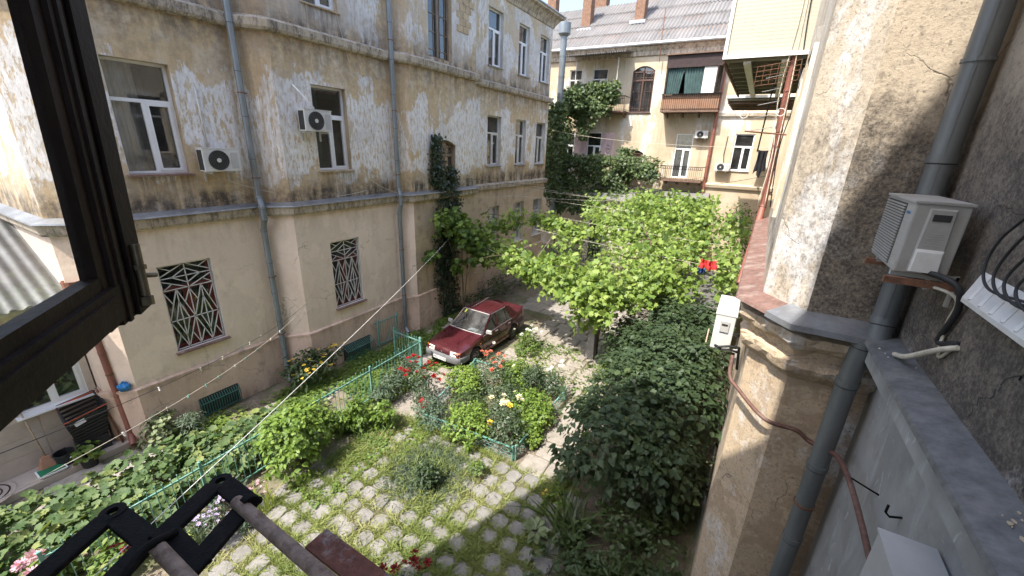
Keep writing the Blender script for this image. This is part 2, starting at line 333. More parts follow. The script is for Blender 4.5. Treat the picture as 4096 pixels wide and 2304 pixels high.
def soil():
    n = N('soil')
    c = n.ramp(n.noise(2.3, 6, .7), [(.3, (.12, .095, .065)), (.5, (.19, .155, .115)), (.7, (.27, .225, .17))])
    c = n.mix(n.rng(n.noise(1.1, 5, .7), .45, .62, 0, .75), c, (.095, .12, .04))
    MAT['soil'] = n.fin(c, .97, 0, n.bump(n.noise(14, 6, .75), .9, .04))
soil()
# ------------------------------------------------------------------ geometry helpers
def wloc(o):
    v = Vector((0, 0, 0))
    while o is not None: v += o.location; o = o.parent
    return v
def mkobj(name, me, parent=None):
    o = bpy.data.objects.new(name, me); COL.objects.link(o)
    if parent is not None: o.parent = parent
    return o
def tag(o, label=None, cat=None, group=None, kind=None):
    if label: o['label'] = label
    if cat: o['category'] = cat
    if group: o['group'] = group
    if kind: o['kind'] = kind
    return o
def thing(name, label, cat, loc=(0, 0, 0), group=None):
    return tag(put_empty(name, loc), label, cat, group)
def put_empty(name, loc):
    o = mkobj(name, None); o.location = loc; o.empty_display_size = .2; return o
def cr(P, n=6):
    P = [Vector(p) for p in P]; Q = [P[0] * 2 - P[1]] + P + [P[-1] * 2 - P[-2]]; out = []
    for i in range(1, len(Q) - 2):
        a, b, c, d = Q[i - 1:i + 3]
        for k in range(n):
            t = k / n; out.append(.5 * ((2 * b) + (c - a) * t + (2 * a - 5 * b + 4 * c - d) * t * t + (3 * b - a - 3 * c + d) * t ** 3))
    return out + [P[-1]]
class MB:
    def __init__(s): s.v = []; s.f = []; s.m = []; s.cur = 0
    def add(s, vs, fs):
        b = len(s.v); s.v += [tuple(x) for x in vs]
        for f in fs: s.f.append(tuple(i + b for i in f)); s.m.append(s.cur)
        return s
    def hexa(s, p):   # 8 points: bottom 4 ccw, top 4 ccw
        return s.add(p, [(3, 2, 1, 0), (4, 5, 6, 7), (0, 1, 5, 4), (1, 2, 6, 5), (2, 3, 7, 6), (3, 0, 4, 7)])
    def box(s, x0, x1, y0, y1, z0, z1):
        return s.hexa([(x0, y0, z0), (x1, y0, z0), (x1, y1, z0), (x0, y1, z0), (x0, y0, z1), (x1, y0, z1), (x1, y1, z1), (x0, y1, z1)])
    def obox(s, O, a, b, c):
        O, a, b, c = (Vector(q) for q in (O, a, b, c))
        if a.cross(b).dot(c) < 0: O, c = O + c, -c
        return s.hexa([O, O + a, O + a + b, O + b, O + c, O + a + c, O + a + b + c, O + b + c])
    def cbox(s, c, sx, sy, sz, rz=0.):
        ca, sa = math.cos(rz), math.sin(rz); a = Vector((ca, sa, 0)); b = Vector((-sa, ca, 0))
        return s.obox(Vector(c) - a * sx / 2 - b * sy / 2 - Vector((0, 0, sz / 2)), a * sx, b * sy, (0, 0, sz))
    def bar(s, p, q, w, h=None, up=(0, 0, 1)):
        p, q = Vector(p), Vector(q); d = q - p
        if d.length < 1e-6: return s
        h = w if h is None else h; x = d.normalized().cross(Vector(up))
        if x.length < 1e-3: x = d.normalized().cross(Vector((1, 0, 0)))
        x.normalize(); y = x.cross(d.normalized())
        return s.obox(p - x * w / 2 - y * h / 2, x * w, d, y * h)
    def quad(s, a, b, c, d): return s.add([a, b, c, d], [(0, 1, 2, 3)])
    def tube(s, pts, r, n=8, caps=True, rs=None):
        pts = [Vector(p) for p in pts]; b = len(s.v); m = len(pts); prev = None
        for i, p in enumerate(pts):
            t = (pts[min(i + 1, m - 1)] - pts[max(i - 1, 0)]).normalized()
            if prev is None:
                x = t.cross(Vector((0, 0, 1)));
                if x.length < 1e-3: x = t.cross(Vector((1, 0, 0)))
            else: x = prev - t * prev.dot(t)
            x.normalize(); prev = x; y = t.cross(x); rr = rs[i] if rs else r
            for k in range(n):
                a = 2 * math.pi * k / n; s.v.append(tuple(p + (x * math.cos(a) + y * math.sin(a)) * rr))
        for i in range(m - 1):
            for k in range(n):
                k2 = (k + 1) % n; s.f.append((b + i * n + k, b + i * n + k2, b + (i + 1) * n + k2, b + (i + 1) * n + k)); s.m.append(s.cur)
        if caps:
            s.f.append(tuple(b + k for k in range(n - 1, -1, -1))); s.m.append(s.cur)
            s.f.append(tuple(b + (m - 1) * n + k for k in range(n))); s.m.append(s.cur)
        return s
    def lathe(s, prof, c=(0, 0, 0), n=16, axis='z'):
        b = len(s.v)
        for r, h in prof:
            for k in range(n):
                a = 2 * math.pi * k / n; u, w = r * math.cos(a), r * math.sin(a)
                s.v.append({'z': (c[0] + u, c[1] + w, c[2] + h), 'y': (c[0] + u, c[1] + h, c[2] + w), 'x': (c[0] + h, c[1] + u, c[2] + w)}[axis])
        for i in range(len(prof) - 1):
            for k in range(n):
                k2 = (k + 1) % n; q = (b + i * n + k, b + i * n + k2, b + (i + 1) * n + k2, b + (i + 1) * n + k)
                s.f.append(q if axis != 'y' else q[::-1]); s.m.append(s.cur)
        return s
    def prism(s, poly, ext):   # poly: list of 3d points, ext vector
        e = Vector(ext); n = len(poly); P = [Vector(p) for p in poly]
        nrm = sum(((P[i] - P[0]).cross(P[(i + 1) % n] - P[0]) for i in range(1, n - 1)), Vector())
        if nrm.dot(e) < 0: P = P[::-1]
        return s.add(P + [p + e for p in P], [tuple(range(n - 1, -1, -1)), tuple(range(n, 2 * n))] + [(i, (i + 1) % n, n + (i + 1) % n, n + i) for i in range(n)])
    def sweep(s, path, prof, closed_prof=False, out=1):
        """path: plan points; outward is to the right of travel; prof: (offset, z)."""
        n = len(path); b = len(s.v); m = len(prof); P = [Vector((p[0], p[1])) for p in path]
        nr = []
        for i in range(n - 1):
            d = (P[i + 1] - P[i]).normalized(); nr.append(Vector((d.y, -d.x)) * out)
        for i in range(n):
            if i == 0: o = nr[0]
            elif i == n - 1: o = nr[-1]
            else:
                o = (nr[i - 1] + nr[i]); o = o / max(.35, o.length_squared / 2)
            for off, z in prof: s.v.append((P[i].x + o.x * off, P[i].y + o.y * off, z))
        mm = m if closed_prof else m - 1
        for i in range(n - 1):
            for k in range(mm):
                k2 = (k + 1) % m; s.f.append((b + i * m + k, b + (i + 1) * m + k, b + (i + 1) * m + k2, b + i * m + k2)); s.m.append(s.cur)
        if closed_prof:
            s.f.append(tuple(b + k for k in range(m - 1, -1, -1))); s.m.append(s.cur)
            s.f.append(tuple(b + (n - 1) * m + k for k in range(m))); s.m.append(s.cur)
        return s
    def mesh(s, name, mats, off=None, smooth=False):
        me = bpy.data.meshes.new(name)
        vs = s.v if off is None or off.length < 1e-9 else [(a - off.x, b - off.y, c - off.z) for a, b, c in s.v]
        me.from_pydata(vs, [], s.f)
        if not isinstance(mats, (list, tuple)): mats = [mats]
        for m in mats: me.materials.append(MAT[m])
        if len(mats) > 1: me.polygons.foreach_set('material_index', s.m)
        if smooth: me.polygons.foreach_set('use_smooth', [True] * len(s.f))
        me.update(); return me
    def build(s, name, mats, parent=None, smooth=False, bevel=0, angle=None):
        o = mkobj(name, s.mesh(name, mats, wloc(parent) if parent else None, smooth), parent)
        if bevel:
            b = o.modifiers.new('bevel', 'BEVEL'); b.width = bevel; b.segments = 2; b.limit_method = 'ANGLE'
        if smooth and angle:
            try: o.data.set_sharp_from_angle(angle=math.radians(angle))
            except Exception: pass
        return o
def single(name, mb, mat, label, cat, group=None, smooth=False, loc=None, angle=None):
    """a top-level thing that is one mesh, origin at loc"""
    off = Vector(loc) if loc else Vector((0, 0, 0))
    o = mkobj(name, mb.mesh(name, mat, off, smooth)); o.location = off
    if smooth and angle:
        try: o.data.set_sharp_from_angle(angle=math.radians(angle))
        except Exception: pass
    return tag(o, label, cat, group)
def inst(me, name, parent, loc, rz=0., sc=1., rot=None):
    o = mkobj(name, me, parent); o.location = Vector(loc) - wloc(parent) if parent else Vector(loc)
    o.rotation_euler = rot if rot else (0, 0, rz); o.scale = (sc, sc, sc) if not isinstance(sc, (tuple, list)) else sc
    return o
def sag(a, b, dz, n=14):
    a, b = Vector(a), Vector(b)
    return [a.lerp(b, i / n) + Vector((0, 0, -dz * 4 * (i / n) * (1 - i / n))) for i in range(n + 1)]
class Fr:   # wall frame: u along wall, z up, d outwards
    def __init__(s, p, q):
        p, q = Vector((p[0], p[1], 0)), Vector((q[0], q[1], 0)); s.O = p; s.U = (q - p).normalized(); s.L = (q - p).length; s.Nn = Vector((s.U.y, -s.U.x, 0))
    def __call__(s, u, z, d=0.): return s.O + s.U * u + Vector((0, 0, z)) + s.Nn * d
    def at(s, x=None, y=None):
        return ((x - s.O.x) / s.U.x) if x is not None else ((y - s.O.y) / s.U.y)
def facade(fr, u0, u1, z0, z1, ops, depth=.22, mat=None, mrev=None, name='wall', parent=None, arch_n=10):
    """wall sheet with openings (u0,u1,z0,z1,rise); returns object; reveals second material"""
    us = sorted({u0, u1, *[o[0] for o in ops], *[o[1] for o in ops]}); zs = sorted({z0, z1, *[o[2] for o in ops], *[o[3] for o in ops]})
    us = [u for u in us if u0 <= u <= u1]; zs = [z for z in zs if z0 <= z <= z1]
    mb = MB()
    for i in range(len(us) - 1):
        for j in range(len(zs) - 1):
            um, zm = (us[i] + us[i + 1]) / 2, (zs[j] + zs[j + 1]) / 2
            if any(o[0] < um < o[1] and o[2] < zm < o[3] for o in ops): continue
            mb.quad(fr(us[i], zs[j]), fr(us[i + 1], zs[j]), fr(us[i + 1], zs[j + 1]), fr(us[i], zs[j + 1]))
    for o in ops:
        a, b, c, d = o[:4]; r = o[4] if len(o) > 4 else 0
        if c < z0 or d > z1: continue
        mb.cur = 1
        if r:
            pts = [(a + (b - a) * k / arch_n, d - r + r * (1 - (2 * k / arch_n - 1) ** 2)) for k in range(arch_n + 1)]
        else: pts = [(a, d), (b, d)]
        for k in range(len(pts) - 1):
            p, q = pts[k], pts[k + 1]
            mb.quad(fr(p[0], p[1]), fr(q[0], q[1]), fr(q[0], q[1], -depth), fr(p[0], p[1], -depth))
            if r:
                mb.cur = 0; mb.quad(fr(p[0], p[1]), fr(q[0], q[1]), fr(q[0], d), fr(p[0], d)); mb.cur = 1
        mb.quad(fr(a, c), fr(a, pts[0][1]), fr(a, pts[0][1], -depth), fr(a, c, -depth))
        mb.quad(fr(b, pts[-1][1]), fr(b, c), fr(b, c, -depth), fr(b, pts[-1][1], -depth))
        mb.quad(fr(b, c), fr(a, c), fr(a, c, -depth), fr(b, c, -depth))
        mb.cur = 0
    return mb.build(name, [mat, mrev or mat], parent)
def rectframe(mb, fr, u0, u1, z0, z1, w, d0, d1):
    for a, b, c, d in ((u0, u0 + w, z0, z1), (u1 - w, u1, z0, z1), (u0 + w, u1 - w, z0, z0 + w), (u0 + w, u1 - w, z1 - w, z1)):
        mb.obox(fr(a, c, d0), fr.U * (b - a), Vector((0, 0, d - c)), fr.Nn * (d1 - d0))
def fbar(mb, fr, u0, u1, z0, z1, d0, d1): mb.obox(fr(u0, z0, d0), fr.U * (u1 - u0), Vector((0, 0, z1 - z0)), fr.Nn * (d1 - d0))
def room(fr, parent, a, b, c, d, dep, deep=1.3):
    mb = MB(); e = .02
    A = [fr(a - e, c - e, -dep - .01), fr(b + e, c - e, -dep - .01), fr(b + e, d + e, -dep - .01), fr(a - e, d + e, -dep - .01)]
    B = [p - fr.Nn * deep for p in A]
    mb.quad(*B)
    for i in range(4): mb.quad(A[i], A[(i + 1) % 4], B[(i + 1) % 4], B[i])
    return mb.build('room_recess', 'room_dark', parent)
GR = [((0, .86), (1, .86)), ((.5, 1), (.5, 0)), ((.48, 1), (0, .885)), ((0, .835), (.48, .72)), ((.52, 1), (1, .885)), ((1, .835), (.52, .72)),
      ((.5, .945), (.22, .86)), ((.22, .86), (.5, .775)), ((.5, .775), (.78, .86)), ((.78, .86), (.5, .945)), ((0, 1), (.22, .942)), ((1, 1), (.78, .942)), ((0, .72), (.2, .79)), ((1, .72), (.8, .79)),
      ((0, .72), (1, .72)), ((0, .35), (1, .35))]
for c in (.25, .75):
    GR += [((c, .72), (c - .25, .35)), ((c, .72), (c + .25, .35)), ((c - .25, .35), (c, 0)), ((c + .25, .35), (c, 0)), ((c, .72), (c, 0)),
           ((c, .57), (c - .13, .35)), ((c, .57), (c + .13, .35)), ((c - .13, .35), (c, .14)), ((c + .13, .35), (c, .14)),
           ((c - .25, .70), (c - .12, .55)), ((c + .25, .70), (c + .12, .55)), ((c - .25, 0), (c - .12, .17)), ((c + .25, 0), (c + .12, .17))]
def window(par, fr, a, b, c, d, style, dep=.22, sill='paint_white_old', rise=0, curtain=None, recess=True, sillw=.07, bottom_of=None):
    """one window: frame with panes and sill as sub-parts"""
    mat = {'pvc': 'pvc_white', 'pvcd': 'pvc_white', 'wood': 'wood_grey', 'oldwhite': 'paint_white_old', 'arch': 'wood_brown', 'archw': 'wood_grey', 'red': 'wood_red', 'big': 'wood_grey'}[style]
    mb = MB(); d0, d1 = -dep, -dep + .07; w = .055; g = []
    h = d - c
    if style in ('pvc', 'pvcd', 'oldwhite'):
        rectframe(mb, fr, a, b, c, d, w, d0, d1)
        t = c + h * .66
        fbar(mb, fr, a + w, b - w, t - .035, t + .035, d0, d1)
        m = (a + b) / 2 + (.0 if style != 'pvc' else .02)
        fbar(mb, fr, m - .035, m + .035, c + w, t - .035, d0, d1)
        rectframe(mb, fr, m + .035, b - w, c + w, t - .035, .05, d0, d1 + .012)
        g = [(a + w, b - w, t + .035, d - w), (a + w, m - .035, c + w, t - .035), (m + .035, b - w, c + w, t - .035)]
    elif style in ('wood', 'red'):
        rectframe(mb, fr, a, b, c, d, w, d0, d1); t = c + h * (.68 if style == 'wood' else .72)
        fbar(mb, fr, a + w, b - w, t - .04, t + .04, d0, d1); m = (a + b) / 2
        fbar(mb, fr, m - .045, m + .045, c + w, t - .04, d0, d1 + .01)
        for x0, x1 in ((a + w, m - .045), (m + .045, b - w)): rectframe(mb, fr, x0, x1, c + w, t - .04, .045, d0, d1 - .012)
        if style == 'wood': fbar(mb, fr, m - .02, m + .02, t + .04, d - w, d0, d1 - .01)
        g = [(a + w, b - w, t + .04, d - w), (a + w, m, c + w, t), (m, b - w, c + w, t)]
    else:
        top = d - rise
        rectframe(mb, fr, a, b, c, top + .0, .07, d0, d1); m = (a + b) / 2; t = c + (d - c) * .70
        if rise:
            pts = [(a + (b - a) * k / 10, top + rise * (1 - (2 * k / 10 - 1) ** 2)) for k in range(11)]
            for p, q in zip(pts[:-1], pts[1:]): mb.obox(fr(p[0], p[1] - .06, d0), fr(q[0], q[1]) - fr(p[0], p[1]), Vector((0, 0, .06)), fr.Nn * .07)
        fbar(mb, fr, a + .07, b - .07, t - .05, t + .05, d0, d1 + .02)
        fbar(mb, fr, m - .05, m + .05, c + .07, t - .05, d0, d1 + .015)
        fbar(mb, fr, m - .035, m + .035, t + .05, top + rise * .85, d0, d1)
        for x0, x1 in ((a + .07, m - .05), (m + .05, b - .07)):
            ww = x1 - x0
            for k in (.22, .78): fbar(mb, fr, x0 + ww * k - .012, x0 + ww * k + .012, c + .07, top, d0 + .01, d1 - .02)
            for k in (.1, .36, .62, .9): fbar(mb, fr, x0, x1, c + .07 + (t - c) * k - .012, c + .07 + (t - c) * k + .012, d0 + .012, d1 - .022)
            fbar(mb, fr, x0, x1, t + .13, t + .155, d0 + .012, d1 - .022)
        g = [(a + .05, b - .05, c + .05, top + rise * .7)]
    wo_ = mb.build('window', mat, par)
    for i, (x0, x1, y0, y1) in enumerate(g):
        MB().quad(fr(x0, y0, d0 + .03), fr(x1, y0, d0 + .03), fr(x1, y1, d0 + .03), fr(x0, y1, d0 + .03)).build('pane', 'glass', wo_)
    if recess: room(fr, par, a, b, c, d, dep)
    if curtain:
        for (x0, x1, cm) in curtain:
            X0, X1 = a + (b - a) * x0, a + (b - a) * x1; n = max(10, int(30 * (X1 - X0))); cb = MB(); pts = [(X0 + (X1 - X0) * k / n, -dep - .16 + .03 * math.sin(k * 1.9) + .012 * math.sin(k * 4.1)) for k in range(n + 1)]
            for p, q in zip(pts[:-1], pts[1:]): cb.quad(fr(p[0], c, p[1]), fr(q[0], c, q[1]), fr(q[0], d - .03, q[1]), fr(p[0], d - .03, p[1]))
            cb.build('curtain', cm, wo_)
    if sill:
        MB().hexa([fr(a - .06, c - .05, .001), fr(b + .06, c - .05, .001), fr(b + .06, c - .02, -dep), fr(a - .06, c - .02, -dep)][::-1] if 0 else
                  [fr(a - .05, c - .045, sillw), fr(b + .05, c - .045, sillw), fr(b + .05, c - .012, -dep + .02), fr(a - .05, c - .012, -dep + .02),
                   fr(a - .05, c - .012, sillw), fr(b + .05, c - .012, sillw), fr(b + .05, c + .012, -dep + .02), fr(a - .05, c + .012, -dep + .02)]).build('sill', sill, wo_)
    return wo_
def grille(par, fr, a, b, c, d, dep):
    mb = MB(); r = .008; D0 = -dep
    P = lambda t: fr(a + .03 + (b - a - .06) * t[0], c + .03 + (d - c - .06) * t[1], D0)
    for p, q in GR + [((0, 0), (1, 0)), ((1, 0), (1, 1)), ((1, 1), (0, 1)), ((0, 1), (0, 0))]:
        mb.bar(P(p), P(q), .019, .019, up=fr.Nn)
    return mb.build('window_grille', 'paint_white_old', par)
def bars(par, fr, a, b, c, d, dep, n=9, name='window_bars', mat='paint_white_old', w=.016):
    mb = MB()
    for k in range(n + 1):
        u = a + (b - a) * k / n; mb.bar(fr(u, c, -dep), fr(u, d, -dep), w, w, up=fr.Nn)
    for k in (.03, .5, .97): mb.bar(fr(a, c + (d - c) * k, -dep), fr(b, c + (d - c) * k, -dep), w * 1.3, w * 1.3)
    for k in range(2):
        cu_, cz = a + (b - a) * .5, c + (d - c) * (.38 + .3 * k); pts = [fr(cu_ + .22 * math.cos(t), cz + .22 * math.sin(t), -dep + .01) for t in np.linspace(0, 2 * math.pi, 14)]
        mb.tube(pts, w * .5, 4, False)
    return mb.build(name, mat, par)
def drainpipe(name, label, pts, r, mat, sec=.95, group=None, brk=True, shoe=True, n=12, bmat='rust'):
    t = thing(name, label, 'drainpipe', pts[-1], group); L = 0; seg = []
    for p, q in zip(pts[:-1], pts[1:]):
        p, q = Vector(p), Vector(q); k = max(1, round((q - p).length / sec))
        for i in range(k):
            a, b = p.lerp(q, i / k), p.lerp(q, (i + 1) / k); d = (b - a).normalized()
            mb = MB(); mb.tube([a - d * .03, a + d * .04, a + d * .045, b], r, n, rs=[r * 1.09, r * 1.09, r, r])
            ps_ = mb.build('pipe_section', mat, t, True, angle=40); MB().tube([a + d * .04, a + d * .052], r * 1.03, n).build('joint_seam', 'black_rubber', ps_)
            if brk and i % 2 == 1:
                m = a.lerp(b, .5); bb = MB(); bb.tube([m, m + d * .028], r * 1.12, n); bb.cbox(m + d * .017 + Vector((0, r * 1.25, 0)), .03, .05, .03); bb.build('bracket', bmat, t)
    if shoe:
        e, p = Vector(pts[-1]), Vector(pts[-2])
        MB().tube([e, e + Vector((.05, -.02, -.1)), e + Vector((.2, -.06, -.2))], r * 1.06, n).build('outlet', mat, t, True, angle=40)
    return t
def text_mesh(body, size, mat, ext=.0008):
    cu_ = bpy.data.curves.new('txt', 'FONT'); cu_.body = body; cu_.size = size; cu_.align_x = 'CENTER'; cu_.align_y = 'CENTER'; cu_.extrude = ext; cu_.resolution_u = 3
    o = bpy.data.objects.new('txt', cu_); COL.objects.link(o); dg = bpy.context.evaluated_depsgraph_get(); dg.update()
    me = bpy.data.meshes.new_from_object(o.evaluated_get(dg)); bpy.data.objects.remove(o); me.materials.clear(); me.materials.append(MAT[mat]); return me
def lettering(body, size, mat, parent, loc, xdir, zdir, name='lettering'):
    me = text_mesh(body, size, mat); o = mkobj(name, me, parent)
    x = Vector(xdir).normalized(); y = Vector(zdir).normalized(); zz = x.cross(y)
    M = Matrix((x, y, zz)).transposed().to_4x4(); M.translation = Vector(loc) - wloc(parent); o.matrix_local = M; return o
# ------------------------------------------------------------------ ground
def ground():
    n = 60; mb = MB()
    xs = np.concatenate([[-150, -60], np.linspace(-18, 4, 45), [60, 150]]); ys = np.concatenate([[-150, -40], np.linspace(-4, 30, 69), [80, 250]])
    V = [(x, y, 0.0 if not (-18 < x < 4 and -4 < y < 30) else random.uniform(-.02, .004)) for y in ys for x in xs]; w = len(xs)
    F = [(j * w + i, j * w + i + 1, (j + 1) * w + i + 1, (j + 1) * w + i) for j in range(len(ys) - 1) for i in range(w - 1)]
    mb.add(V, F); o = mb.build('ground', 'soil', None, True); tag(o, kind='structure')
ground()
# ------------------------------------------------------------------ left building
LB = thing('apartment_building', 'long three storey plaster building with peeling paint, barred ground floor windows', 'building', (-14, 12, 0))
LP = [(-19, 2.15), (-11.65, 2.15), (-11.2, 2.6), (-11.2, 5.88), (-10.65, 6.5), (-10.65, 10.2), (-10.3, 10.75), (-10.3, 14.5), (-10.9, 14.5), (-10.9, 22.35), (-19, 22.35)]
EAVE = 13.4
def seg_ops(i):
    fr = Fr(LP[i], LP[i + 1]); U = lambda y: fr.at(y=y); up = []; lo = []
    if i == 2: up = [(U(3.47), U(4.57), 6.08, 8.28), (U(3.47), U(4.57), 10.2, 12.3)]; lo = [(U(3.5), U(4.58), 1.95, 4.07)]
    if i == 4: up = [(U(7.48), U(8.56), 6.08, 8.28), (U(7.5), U(8.55), 10.15, 12.3)]; lo = [(U(7.52), U(8.57), 1.88, 4.0)]
    if i == 6: up = [(U(11.95), U(13.15), 5.25, 7.05, .2), (U(11.78), U(13.02), 9.68, 12.6)]
    if i == 8:
        up = [(U(a), U(b), z0, z1) for a, b in ((16.25, 17.4), (18.8, 19.85), (21., 22.1)) for z0, z1 in ((6.03, 8.2), (10.2, 12.35))]
        lo = [(U(a), U(b), 1.98, 4.1) for a, b in ((16.4, 17.4), (18.86, 19.95), (21.1, 22.2))]
    return fr, up, lo
for i in range(len(LP) - 1):
    fr, up, lo = seg_ops(i)
    gm = {2: 'plaster_cream', 4: 'plaster_cream', 1: 'plaster_pinkish', 3: 'plaster_pinkish', 5: 'plaster_pinkish'}.get(i, 'plaster_dirty')
    if i == 0: gm = 'plaster_pinkish'
    facade(fr, 0, fr.L, 0, 5.1, lo, .24, gm, 'reveal_white' if i < 7 else 'reveal', 'ground_storey_wall', LB)
    facade(fr, 0, fr.L, 5.1, EAVE + .2, up, .22, 'plaster_upper', 'reveal' if i < 8 else 'reveal_white', 'upper_wall', LB)
    for o in lo:
        if i in (2, 4): window(LB, fr, *o[:4], 'red', .24, 'flashing_red', sillw=.1); grille(LB, fr, *o[:4], .08)
        else: window(LB, fr, *o[:4], 'oldwhite', .24); bars(LB, fr, *o[:4], .1)
    for o in up:
        if i == 8:
            window(LB, fr, *o[:4], 'pvc' if o[2] > 9 else 'oldwhite', .22, 'flashing_grey', curtain=[(.05, .45, 'lace')] if o[2] < 9 else None)
        elif i == 6:
            window(LB, fr, *o[:4], 'archw' if o[2] < 9 else 'big', .22, None, rise=o[4] if len(o) > 4 else 0)
        elif i == 2: window(LB, fr, *o[:4], 'pvc', .22, 'flashing_red', curtain=[(0, .52, 'curtain_beige')], sillw=.1)
        else: window(LB, fr, *o[:4], 'pvc', .22, 'reveal', curtain=[(0, .38, 'curtain_teal')], sillw=.06)
# plinth, string courses, eave
MB().sweep(LP, [(.0, 0), (.07, 0), (.07, 1.36), (.085, 1.37), (.085, 1.42), (.0, 1.44)]).build('plinth', 'plinth_plaster', LB)
MB().sweep(LP[:8], [(0, 4.93), (.10, 4.95), (.13, 5.0), (.15, 5.17), (.02, 5.18)]).build('string_course', 'cornice_plaster', LB)
MB().sweep(LP[:8], [(0, 5.29), (.20, 5.215), (.21, 5.185), (.195, 5.184), (.19, 5.2), (0, 5.24)]).build('metal_flashing', 'flashing_grey', LB)
MB().sweep(LP[7:], [(0, 4.93), (.10, 4.95), (.13, 5.0), (.15, 5.17), (.0, 5.24)]).build('string_course', 'cornice_plaster', LB)
MB().sweep(LP, [(0, 9.26), (.11, 9.28), (.15, 9.34), (.17, 9.49), (.0, 9.58)]).build('string_course', 'cornice_plaster', LB)
MB().sweep(LP, [(0, 12.85), (.06, 12.87), (.1, 13.0), (.3, 13.25), (.46, 13.3), (.46, 13.42)]).build('eave_cornice', 'cornice_plaster', LB)
MB().sweep(LP, [(.44, 13.42), (.52, 13.40), (.52, 13.45), (-2.0, 14.3), (-5., 15.6)]).build('roof', 'galv', LB)
# exposed stone blocks beside the tall upper window
fr6 = Fr(LP[6], LP[7]); mbs = MB()
for r_ in range(8):
    for c_ in range(3):
        u = fr6.at(y=13.3) + c_ * .36 + (.17 if r_ % 2 else 0); z0 = 10.75 + r_ * .22
        if z0 > 12.4 or (r_ < 3 and c_ == 2) or u + .33 > fr6.L - .05: continue
        MB().obox(fr6(u, z0, .0), fr6.U * .33, Vector((0, 0, .195)), fr6.Nn * random.uniform(.012, .03)).build('stone_block', 'stone_block', LB)
# cellar grilles at the plinth
for y0, y1, X, i in ((3.62, 4.55, -11.12, 2), (7.5, 8.6, -10.57, 4)):
    fr = Fr(LP[i], LP[i + 1]); g = thing('cellar_grille', 'flat dark barred cellar grille low on the wall near the red drainpipe' if i == 2 else 'bulging green barred cellar grille below the crack, behind the picket fence', 'grille', fr(fr.at(y=y0), .02, .1))
    a, b = fr.at(y=y0), fr.at(y=y1); mb = MB(); bow = .07 if i == 2 else .22
    for k in range(17):
        u = a + (b - a) * k / 16
        mb = MB(); mb.tube([fr(u, .03, .09), fr(u, .1, .09 + bow), fr(u, .42, .09 + bow), fr(u, .55, .09)], .011, 5); mb.build('bar', 'teal_dark', g)
    mb = MB(); mb.bar(fr(a, .1, .09 + bow), fr(b, .1, .09 + bow), .03, .012); mb.bar(fr(a, .42, .09 + bow), fr(b, .42, .09 + bow), .03, .012); mb.build('rail', 'teal_dark', g)
    MB().obox(fr(a, .02, .075), fr.U * (b - a), Vector((0, 0, .55)), fr.Nn * .006).build('opening', 'room_dark', g)
# drainpipes
drainpipe('drainpipe', 'tall grey drainpipe between the big white window and the chamfered corner', [(-10.98, 5.86, 13.3), (-10.98, 5.86, 5.45), (-10.86, 5.84, 5.2), (-10.86, 5.84, 4.9), (-11.0, 5.86, 4.6), (-11.0, 5.87, .28)], .075, 'pipe_grey', group='grey drainpipes')
drainpipe('drainpipe', 'tall grey drainpipe at the corner left of the ivy and the parked car', [(-10.45, 10.22, 13.3), (-10.45, 10.22, 5.4), (-10.36, 10.2, 5.2), (-10.36, 10.2, 4.9), (-10.47, 10.22, 4.6), (-10.48, 10.22, .28)], .075, 'pipe_grey', group='grey drainpipes')
# ------------------------------------------------------------------ lean-to porch at the far left
LT = thing('lean_to', 'low lean-to with corrugated metal roof and white window at the far left', 'lean-to', (-12.4, 0, 0))
fl = Fr((-11.95, -3), (-11.95, 2.12)); U = lambda y: fl.at(y=y)
facade(fl, 0, fl.L, 0, 3.55, [(U(.95), U(2.0), 1.38, 2.75), (U(-.6), U(.35), .17, 2.4)], .12, 'lean_plaster', 'reveal_white', 'wall', LT)
window(LT, fl, U(.95), U(2.0), 1.38, 2.75, 'pvcd', .12, 'pvc_white', sillw=.12)
MB().obox(fl(U(-.6), .17, -.1), fl.U * .95, Vector((0, 0, 2.23)), fl.Nn * .05).build('door', 'wood_brown', LT)
for k in range(6):
    for r_ in range(3):
        MB().obox(fl(U(-2.9 + .0) + k * .82, .16 + r_ * .38, .0), fl.U * .79, Vector((0, 0, .355)), fl.Nn * .012).build('wall_tile', 'tile_beige', LT) if not (U(-.6) - .8 < U(-2.9) + k * .82 < U(.35)) else None
mb = MB(); mb.box(-14.6, -11.75, -3, 2.1, 3.52, 3.60); mb.build('roof_board', 'paint_white_old', LT)
for k in range(6):
    y0 = -2.9 + k * .84; mb = MB(); n = 20; V = []
    for j in range(n + 1):
        y = y0 + .86 * j / n; h = .028 * math.sin(j / n * 2 * math.pi * 4) + .01 * (k % 2)
        V += [(-11.55, y, 3.66 + h), (-14.6, y, 5.0 + h)]
    mb.add(V, [(2 * j, 2 * j + 2, 2 * j + 3, 2 * j + 1) for j in range(n)]); mb.build('roof_sheet', 'galv_dull', LT, True)
mb = MB(); mb.box(-11.98, -11.32, -3, 2.3, 0.0, .15); o = mb.build('porch_slab', 'tile_beige', None); tag(o, kind='structure')
rp = drainpipe('drainpipe', 'rusty red drainpipe beside the lean-to with a blue bag tied on', [(-11.62, 2.24, 3.75), (-11.5, 2.28, 3.45), (-11.42, 2.32, .3)], .062, 'pipe_red', 1.1)
MB().lathe([(.06, -.12), (.075, .0), (.16, .06), (.17, .22), (.15, .22), (.05, .02)], (-11.62, 2.24, 3.8), 12).build('funnel', 'pipe_red', rp)
